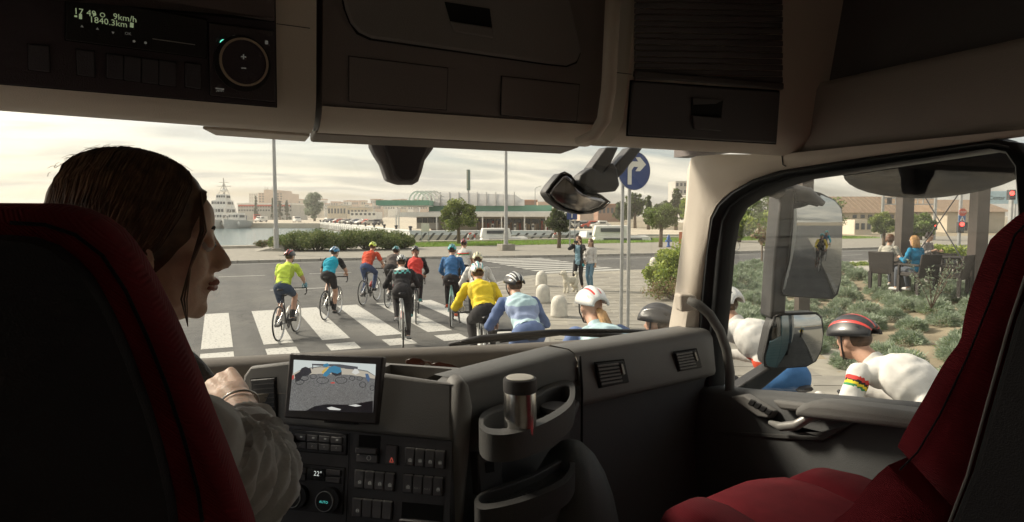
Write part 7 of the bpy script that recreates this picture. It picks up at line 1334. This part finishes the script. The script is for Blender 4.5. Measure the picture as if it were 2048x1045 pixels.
# outer skin of the cab and the trailer behind, seen in the mirrors
tr = thing('truck_body', 'grey-teal truck cab side and ribbed trailer behind, seen in the mirrors', 'truck', (.4, -6, 0)); TEAL = mat('cab_paint', (.10, .20, .22), .3, ns=2, na=.05, coat=.5)
def bx(name, a, b_, m, bevel=.02): q = MB(); q.box([(a[i]+b_[i])/2 for i in range(3)], [abs(b_[i]-a[i]) for i in range(3)]); return q.build(name, m, tr, bevel=bevel)
bx('cab_side', (1.53, -1.1, .9), (1.56, .60, 3.4), TEAL); bx('cab_door_skin', (1.53, .62, .9), (1.555, 1.80, 1.83), TEAL); bx('cab_side', (-.86, -1.1, .9), (-.82, .40, 3.4), TEAL); bx('cab_roof_skin', (-.84, -1.1, 3.40), (1.56, 1.9, 3.46), TEAL); bx('trailer_box', (-.85, -13.5, 1.05), (1.66, -1.7, 3.9), mat('trailer_blue', (.10, .14, .17), .4)); bx('side_skirt', (1.50, -12, .45), (1.58, -3, 1.0), mat('skirt_grey', (.2, .2, .2), .5)); bx('bumper', (-.8, 2.0, .35), (1.5, 2.12, 1.2), TEAL, .05)
for k in range(14): bx('trailer_rib', (1.66, -13.2+k*.85, 1.08), (1.69, -12.9+k*.85, 3.88), MWHITE, .005)
for y in (1.05, -2.4, -10.2, -11.5):
    for x in (-.7, 1.4): q = MB(); q.lathe([(.2, -.15), (.48, -.15), (.52, -.08), (.52, .08), (.48, .15), (.2, .15)], 24, (x, y, .52), Matrix.Rotation(math.pi/2, 3, 'Y')); q.build('wheel', MTYRE, tr)
# ---- seats
def cloth(n, c):
    m = mat('seat_'+n, c, .9, ns=14, na=.18, bump=.0, spec=.1, sheen=.03); t = m.node_tree; b = t.nodes['Principled BSDF']; co = [x for x in t.nodes if x.type == 'TEX_COORD'][0]
    w_ = t.nodes.new('ShaderNodeTexWave'); w_.inputs['Scale'].default_value = 150; w_.inputs['Distortion'].default_value = .4; mp_ = t.nodes.new('ShaderNodeMapping'); mp_.inputs['Rotation'].default_value = (.4, .7, .5); t.links.new(co.outputs['Object'], mp_.inputs[0]); t.links.new(mp_.outputs[0], w_.inputs['Vector']); bp = t.nodes.new('ShaderNodeBump'); bp.inputs['Strength'].default_value = .5; bp.inputs['Distance'].default_value = .002; t.links.new(w_.outputs['Fac'], bp.inputs['Height']); t.links.new(bp.outputs[0], b.inputs['Normal']); return m
SRED = cloth('red', (.19, .017, .025)); SBLK = cloth('black', (.022, .018, .022)); SDRED = cloth('dark_red', (.125, .011, .017))
ds = thing('driver_seat', 'high dark driver seat backrest with red side bolster', 'seat', (-.2, .6, 1.3)); YS_ = .60
def soft(q, pts, d, sx=(0, 1), inset=.03, rows=((0, .72), (.12, .9), (.3, .98), (.5, 1.0), (.7, .98), (.88, .9), (1, .72))):
    """padded slab: outline pts pushed along d with rounded edges"""
    d = Vector(d); c = sum(pts, V3(0, 0, 0))/len(pts); r_ = []
    for f, k in rows: r_.append([p+(c-p).normalized()*inset*(1-k)*3.2+d*f for p in pts])
    q.loft(r_)
edge = [(60, 404), (110, 407), (165, 420), (215, 450), (260, 500), (300, 570), (345, 660), (390, 765), (430, 870), (465, 960), (497, 1045), (520, 1110)]
er = [YP(x, y, YS_) for x, y in edge]; xc = -.245; el = [V3(2*xc-p.x, p.y, p.z) for p in er][::-1]; loop = resample(er, 26)+resample(el, 26)
q = MB(); soft(q, loop, (0, .13, 0), inset=.022); q.build('backrest', SRED, ds, smooth=170, fix=True)
ie = [(20, 470), (80, 475), (130, 495), (180, 540), (222, 610), (262, 700), (300, 800), (330, 900), (352, 1000), (365, 1110)]; ir = [YP(x, y, YS_-.004) for x, y in ie]; il = [V3(2*xc-p.x, p.y, p.z) for p in ir][::-1]; q = MB(); q.prism(resample(ir, 20)+resample(il, 20), (0, -.012, 0), taper=.97); q.build('back_shell', plastic('seat_shell', (.02, .018, .022), .6), ds, smooth=60)
q = MB(); q.tube([YP(x, y, YS_-.002) for x, y in [(20, 446), (90, 450), (150, 470), (205, 512), (250, 580), (292, 670), (332, 770), (368, 880), (395, 980), (415, 1110)]], .0016, 6); q.build('piping', SBLK, ds, smooth=170)
q = MB(); q.box((-.22, .86, 1.62), (.5, .5, .16)); q.build('cushion', SRED, ds, bevel=.05, seg=4); q = MB(); q.box((-.22, .86, 1.35), (.4, .42, .38)); q.build('base', BLP, ds, bevel=.02)
# passenger seat
ps = thing('passenger_seat', 'red fabric passenger seat with tall winged backrest', 'seat', (1.03, .8, 1.3)); XL, XR = .82, 1.27
fe = [XP(x, y, XL) for x, y in [(2110, 372), (2048, 402), (1985, 452), (1940, 560), (1890, 690), (1840, 800), (1797, 878), (1784, 908)]]; re = [XP(x, y, XL) for x, y in [(1905, 1040), (1945, 940), (1985, 800), (2030, 640), (2075, 520), (2140, 420)]]
q = MB(); side = resample(fe, 22)+resample(re, 18); soft(q, side, (XR-XL, 0, 0), inset=.016); q.build('backrest', SRED, ps, smooth=170, fix=True)
lb_ = [XP(x, y, XL) for x, y in [(1782, 912), (1750, 935), (1715, 972), (1675, 1010), (1635, 1050), (1600, 1100), (1640, 1180), (1760, 1200), (1850, 1130), (1905, 1040)]]; q = MB(); soft(q, resample(lb_+lb_[:1], 31)[:-1], (XR-XL+.02, 0, 0), inset=.016); q.build('lower_bolster', SRED, ps, smooth=170, fix=True)
q = MB(); q.prism([p+V3(-.006, 0, 0) for p in ([XP(x, y, XL) for x, y in [(1905, 1040), (1945, 940), (1985, 800), (2030, 640), (2075, 520), (2140, 420), (2300, 420), (2300, 1200), (1850, 1200)]])], (.46, 0, 0)); q.build('back_shell', M['plastic_seat_shell'], ps, smooth=0, bevel=.01)
for off_, m_, r_ in ((0, mat('piping_grey', (.30, .28, .28), .7), .0016),): q = MB(); q.tube([XP(x, y, XL-.008) for x, y in [(1893, 1060), (1935, 950), (1975, 805), (2020, 645), (2062, 520), (2120, 420)]], r_, 6); q.build('piping', m_, ps, smooth=170)
q = MB(); q.tube([XP(x, y, XL-.003) for x, y in [(2090, 410), (2030, 470), (1985, 590), (1935, 715), (1880, 830), (1835, 905), (1800, 940)]], .0012, 6); q.build('seam', SBLK, ps, smooth=170)
# cushion with a middle panel and two bolsters
def cushion(name, x0, x1, rise, m):
    q = MB(); st = []
    for y, z in ((1.085, 1.70), (1.09, 1.75), (1.075, 1.795), (1.04, 1.82), (.97, 1.832), (.85, 1.83), (.70, 1.815), (.55, 1.80)):
        xs = np.linspace(0, 1, 9); st.append([V3(x0+(x1-x0)*f, y-.035*abs((x0+x1)/2+(f-.5)*(x1-x0)-1.04)/.22, z+rise*math.sin(math.pi*f)-(.012 if f in (0., 1.) else 0)) for f in xs]+[V3(x1, y*.0+min(y, 1.06), 1.62), V3(x0, min(y, 1.06), 1.62)])
    q.loft(st); return q.build(name, m, ps, smooth=60, fix=True)
cushion('cushion', .90, 1.16, .005, SRED); cushion('side_bolster', .80, .905, .010, SDRED); cushion('side_bolster', 1.155, 1.27, .014, SDRED)
q = MB(); q.box((1.03, .80, 1.40), (.42, .45, .42)); q.build('base', BLP, ps, bevel=.02)
# ================================================================== steering wheel and driver
swh = thing('steering_wheel', 'black leather steering wheel mostly hidden by the driver seat', 'steering wheel', (-.2, 1.3, 1.75)); sc_ = V3(-.225, 1.33, 1.985); e1, e2 = V3(1, 0, 0), V3(0, .42, .907).normalized(); e3 = e1.cross(e2)
q = MB(); q.loft([[sc_+(e1*math.cos(g)+e2*math.sin(g))*(.225+.016*math.cos(h_))+e3*.018*math.sin(h_) for h_ in np.linspace(0, 2*math.pi, 13)[:-1]] for g in np.linspace(0, 2*math.pi, 65)], caps=False); q.build('rim', plastic('leather', (.03, .028, .027), .45, .5, 300), swh, smooth=170)
q = MB(); q.lathe([(.075, -.03), (.08, 0), (.07, .025), (.02, .032)], 28, sc_, Matrix((e1, e2, e3)).transposed()); q.build('hub', DKP, swh)
for g in (R(0), R(180), R(270)): q = MB(); q.tube([sc_+(e1*math.cos(g)+e2*math.sin(g))*.06, sc_+(e1*math.cos(g)+e2*math.sin(g))*.215], [.024, .016], 10); q.build('spoke', DKP, swh, smooth=170)
q = MB(); q.tube([sc_-e3*.0, sc_-e3*.30 if e3.y < 0 else sc_-e3*.3], [.04, .05], 12); q.build('column', DKP, swh)
MS = mat('driver_skin', (.80, .55, .41), .5, ns=22, na=.10, bump=.15, bs=160); MS.node_tree.nodes['Principled BSDF'].inputs['Subsurface Weight'].default_value = .12; MS.node_tree.nodes['Principled BSDF'].inputs['Subsurface Radius'].default_value = (.01, .004, .002)
hc = YP(288, 492, .98); fh = R(83); Fd = V3(math.sin(fh), math.cos(fh), -.06).normalized(); Up = V3(.06, -.10, 1); Up = (Up-Fd*Up.dot(Fd)).normalized(); Rt = Fd.cross(Up); RH = Matrix((Rt, Fd, Up)).transposed(); S = .86
def hp3(x, f, u): return hc+RH @ (V3(x, f, u)*S)
dv_ = thing('person', 'woman driver with dark hair in grey sweater looking towards the cyclists', 'person', (-.18, .86, 1.7)); base = dv_.location.copy()
B = Body()
def bl(reg, x, f, u, rx, rf, ru): B.blob(reg, hp3(x, f, u)-base, (rx*S, rf*S, ru*S), RH)
bl('head', 0, -.018, .045, .076, .100, .092); bl('head', 0, .035, -.02, .062, .058, .085); bl('head', 0, .040, -.078, .050, .048, .040); bl('head', 0, .076, -.098, .020, .018, .019); bl('head', 0, .068, .045, .056, .030, .040); bl('head', 0, .084, .026, .046, .013, .012)
for s_ in (-1, 1): bl('head', s_*.040, .058, -.022, .026, .030, .030); bl('head', s_*.030, .088, .012, .017, .009, .011); bl('head', s_*.0105, .104, -.030, .0085, .010, .008); bl('head', s_*.05, .01, -.075, .016, .045, .022)
B.limb('head', hp3(0, .092, .018)-base, .0075*S, hp3(0, .116, -.024)-base, .0108*S); bl('head', 0, .098, -.028, .012, .016, .008); bl('head', 0, .093, -.051, .021, .0115, .0065); bl('head', 0, .090, -.0635, .019, .0115, .0075); bl('head', 0, .085, -.078, .018, .008, .007)
sh0 = V3(-.17, .88, 2.17); B.limb('neck', hp3(0, -.02, -.05)-base, .052, sh0+V3(.02, .02, .03)-base, .058)
B.blob('torso', V3(-.19, .87, 2.08)-base, (.15, .10, .11)); B.blob('torso', V3(-.2, .86, 1.94)-base, (.15, .11, .18)); B.blob('pelvis', V3(-.21, .85, 1.78)-base, (.16, .13, .12))
shR = V3(-.045, .86, 2.115); elR = YP(520, 968, .985); wrR = YP(478, 806, 1.205); knR = YP(432, 762, 1.285)
B.limb('torso', V3(-.12, .87, 2.13)-base, .06, shR-base, .062); B.limb('uarm', shR-base, .060, elR-base, .050); B.limb('farm', elR-base, .047, elR.lerp(wrR, .4)-base, .044); B.limb('farm2', elR.lerp(wrR, .4)-base, .043, wrR-base, .0265)
shL = V3(-.33, .88, 2.11); elL = V3(-.46, 1.02, 1.95); wrL = V3(-.42, 1.22, 2.0); B.limb('uarm', shL-base, .06, elL-base, .046); B.limb('farm', elL-base, .043, wrL-base, .028); B.limb('hand', wrL-base, .03, wrL+V3(.02, .07, .02)-base, .035)
for s_ in (-1, 1): B.limb('thigh', V3(-.21+s_*.09, .9, 1.76)-base, .09, V3(-.21+s_*.13, 1.3, 1.74)-base, .062); B.limb('shin', V3(-.21+s_*.13, 1.3, 1.74)-base, .058, V3(-.21+s_*.12, 1.5, 1.33)-base, .04)
# right hand closed over the rim
d = (knR-wrR).normalized(); lat = V3(.80, .15, .35); lat = (lat-d*lat.dot(d)).normalized(); nb = d.cross(lat); nb = nb if nb.z > 0 else -nb      # nb: back of the hand
B.limb('hand', wrR-base, .0265, wrR+d*.03-base, .026)
for k, o_ in enumerate((-.026, -.009, .009, .026)): B.limb('hand', wrR+d*.025+lat*o_*.55-base, .017, wrR+d*(.088-.004*abs(k-1))+lat*o_-base, .0125)
kl = []
for k, (o_, l_) in enumerate(((-.028, .84), (-.0095, .95), (.0095, 1.), (.028, .92))):
    a = wrR+d*(.090-.003*abs(k-2))+lat*o_+nb*.002; b1 = a+(d*.55-nb*.75).normalized()*.040*l_; b2 = b1+(-nb*.85-d*.5).normalized()*.025*l_; b3 = b2+(-d*.95-nb*.1).normalized()*.018*l_
    B.limb('finger', a-base, .0108, b1-base, .0094, 10); B.limb('finger', b1-base, .0092, b2-base, .0082, 10); B.limb('finger', b2-base, .0080, b3-base, .0066, 10)
t0 = wrR+d*.035-lat*.026-nb*.006; t1 = t0+(d*.65-lat*.75-nb*.25).normalized()*.036; t2 = t1+(d*.75-lat*.25-nb*.55).normalized()*.030; B.limb('finger', t0-base, .0150, t1-base, .0118, 10); B.limb('finger', t1-base, .0112, t2-base, .0078, 10)
me = B.finish(.0042, 4); me.materials.append(MS); body = child('body', me, dv_)
# folds of the sweater follow the arm
SW = fabric('sweater_grey_knit', (.58, .58, .57), .95, .22); SWR = mat('cuff_rib', (.62, .62, .60), .95, ns=30, na=.2)
rs = np.random.default_rng(2)
def folds(P, no, reg, t_): 
    f = .011+.007*np.sin(t_*26+P[:, 0]*60+1.3*np.sin(P[:, 2]*70))+.004*np.sin(t_*61+P[:, 1]*40); return f
off = np.where(np.isin(B.reg, [B.names.index(x) for x in ('uarm', 'farm', 'farm2')]), folds(B.co, B.no, B.reg, B.t), .010+.004*np.sin(B.co[:, 2]*45+B.co[:, 0]*30)); sv = B.no.copy(); B.no = B.no*off[:, None]
B.garment('sweater', lambda r_, t_, c: r_ in ('torso', 'uarm', 'farm', 'pelvis') or (r_ == 'farm2' and t_ < .42) or (r_ == 'neck' and t_ > .62), 1.0, SW, dv_); B.no = sv
axf = (wrR-elR).normalized(); cu = elR.lerp(wrR, .66); q = MB(); rr = []
for k in range(15):
    f = k/14; c = elR.lerp(wrR, .62+.10*f); u1 = axf.orthogonal().normalized(); u2 = axf.cross(u1); rr.append([c+(u1*math.cos(g)+u2*math.sin(g))*(.0435-.006*f+.0022*(k % 2)+.0009*math.cos(g*24)) for g in np.linspace(0, 2*math.pi, 49)[:-1]])
q.loft(rr, caps=False); q.build('cuff', SWR, dv_, smooth=170)
B.garment('trousers', lambda r_, t_, c: r_ in ('thigh', 'shin') or (r_ == 'pelvis' and c[2] < .04), .01, NAVY, dv_)
HD = mat('driver_hair', (.125, .070, .040), .42, ns=60, na=.5, spec=.5)
loc_ = (B.co-np.array(hc-base)) @ np.array(RH)/S          # head coordinates: right, forward, up
lut = {tuple(c): l for c, l in zip(map(tuple, B.co), loc_)}
def hairp(r_, t_, c):
    if r_ not in ('head', 'neck'): return False
    x, f, u = lut[tuple(c)]; line = .088-.42*max(0, .10-u) if u > .02 else .054-.75*(.02-u)
    return f < line and u > -.13
B.garment('hair', hairp, .009, HD, dv_)
rs = np.random.default_rng(12); q = MB(); RX = V3(.089, .116, .105)
def onh(v, k=1.): v = v.normalized(); return V3(v.x*RX.x*k, v.y*RX.y*k-.022, v.z*RX.z*k+.040)
for i in range(1500):
    sd_ = 1 if rs.random() < .72 else -1; a = rs.random()**.8; st = V3(sd_*(.03+.10*rs.random()), .80-1.45*a, .85+.15*rs.random()); en = V3(sd_*(.78-.5*a*rs.random()), -.05-.75*a+.18*rs.normal()*.5, -.62-.35*rs.random()); k = .985+.045*rs.random(); P = []
    mid_ = V3(sd_*(.75+.1*rs.random()), .45-1.1*a, .25)
    for f in np.linspace(0, 1, 7): v = st*(1-f)**2+mid_*2*f*(1-f)+en*f**2; P.append(hc+RH @ (onh(v, k+.03*math.sin(f*3.1)*rs.random())*S))
    P.append(P[-1]+(P[-1]-P[-2])*.7+V3(rs.normal()*.006, rs.normal()*.006, -.03)); rr_ = .0007+.0009*rs.random(); q.tube(P, [rr_*.5]+[rr_]*5+[rr_*.7, rr_*.15], 4)
for i in range(260):    # hair falling behind the neck
    a = rs.uniform(-1, 1); b_ = rs.random(); q.tube([hp3(.078*a, -.05-.05*b_, .0), hp3(.084*a, -.075-.04*b_, -.07), hp3(.080*a+rs.normal()*.006, -.070-.045*b_, -.15), hp3(.070*a+rs.normal()*.008, -.060-.05*b_, -.23-.03*rs.random())], [.002, .0024, .0022, .0006], 4)
for i in range(46):     # fine flyaways on the crown
    v = V3(rs.normal()*.5, rs.normal()*.6-.2, 1.); a = onh(v, 1.03); b_ = onh(v+V3(rs.normal()*.25, rs.normal()*.25, .1), 1.045+.03*rs.random()); q.tube([hc+RH @ (a*S), hc+RH @ (a.lerp(b_, .5)*S*1.01), hc+RH @ (b_*S)], [.0004, .0003, .0002], 3)
for i in range(5):      # loose strand along the cheek
    o_ = rs.normal()*.004; q.tube([hp3(.050, .070, .085+o_), hp3(.068, .072+o_, .035), hp3(.070+o_, .058, -.02), hp3(.064, .050+o_, -.07), hp3(.052+o_, .060, -.115)], [.0012, .0013, .0012, .001, .0004], 5)
hs_ = q.build('hair_strands', [HD, mat('driver_hair_light', (.20, .115, .065), .42, ns=60, na=.4)], dv_, smooth=170); hs_.data.polygons.foreach_set('material_index', [1 if (i_//34) % 4 == 0 else 0 for i_ in range(len(hs_.data.polygons))])
for s_ in (-1, 1):
    q = MB(); q.ell(hp3(s_*.030, .0835, .010), .0125*S, RH, 14, 10); e = q.build('eye', mat('eye_white', (.7, .68, .65), .2), dv_, smooth=170); q = MB(); q.ell(hp3(s_*.0305, .092, .010), .0058*S, RH, 10, 8); q.build('iris', mat('iris_dark', (.05, .03, .02), .2), e, smooth=170)
    mat('brow_hair', (.05, .03, .02), .8); q = MB(); q.tube([hp3(s_*.012, .0955, .031), hp3(s_*.029, .0935, .037), hp3(s_*.046, .079, .033)], [.0014, .0022, .0008], 6); q.build('eyebrow', M['brow_hair'], dv_, smooth=170)
    q = MB(); c = hp3(s_*.076, -.006, -.018); q.ell(c, (.009*S, .017*S, .030*S), RH, 12, 8); ear = q.build('ear', MS, dv_, smooth=170); q = MB(); q.tube([c+RH @ V3(s_*.006, .012*math.cos(a), .026*math.sin(a)) for a in np.linspace(.3, 5.2, 12)], .0032, 6); q.build('ear_rim', MS, ear, smooth=170)
q = MB(); q.tube([hp3(-.020, .092, -.055), hp3(-.008, .1035, -.0545), hp3(0, .1040, -.0555), hp3(.008, .1035, -.0545), hp3(.020, .092, -.055)], [.0022, .0046, .0040, .0046, .0022], 8); q.tube([hp3(-.018, .091, -.0625), hp3(0, .1008, -.0645), hp3(.018, .091, -.0625)], [.0024, .0056, .0024], 8); q.build('lips', mat('driver_lips', (.45, .18, .14), .4), dv_, smooth=170)
br = MB(); c = wrR.lerp(elR, .04); br.loft([[c+axf*.004*math.sin(2*g)+(axf.orthogonal().normalized()*math.cos(g)+axf.cross(axf.orthogonal().normalized())*math.sin(g))*(.031+.0022*math.cos(h_))+axf*.0022*math.sin(h_) for h_ in np.linspace(0, 2*math.pi, 9)[:-1]] for g in np.linspace(0, 2*math.pi, 41)], caps=False); tag(br.build('bracelet', SLV, smooth=170), 'thin silver bangle on the driver\'s right wrist', 'bracelet')
# ================================================================== sea haze over the harbour
HZ = bpy.data.materials.new('haze'); HZ.use_nodes = True; t = HZ.node_tree; t.nodes.clear(); o = t.nodes.new('ShaderNodeOutputMaterial'); v = t.nodes.new('ShaderNodeVolumePrincipled')
v.inputs['Color'].default_value = (.93, .90, .84, 1); v.inputs['Density'].default_value = .0006; v.inputs['Anisotropy'].default_value = .35; t.links.new(v.outputs[0], o.inputs['Volume'])
q = MB(); q.box((0, 1500, 20), (5400, 4200, 47)); hz = struct(q.build('haze', HZ, smooth=0), 'stuff')
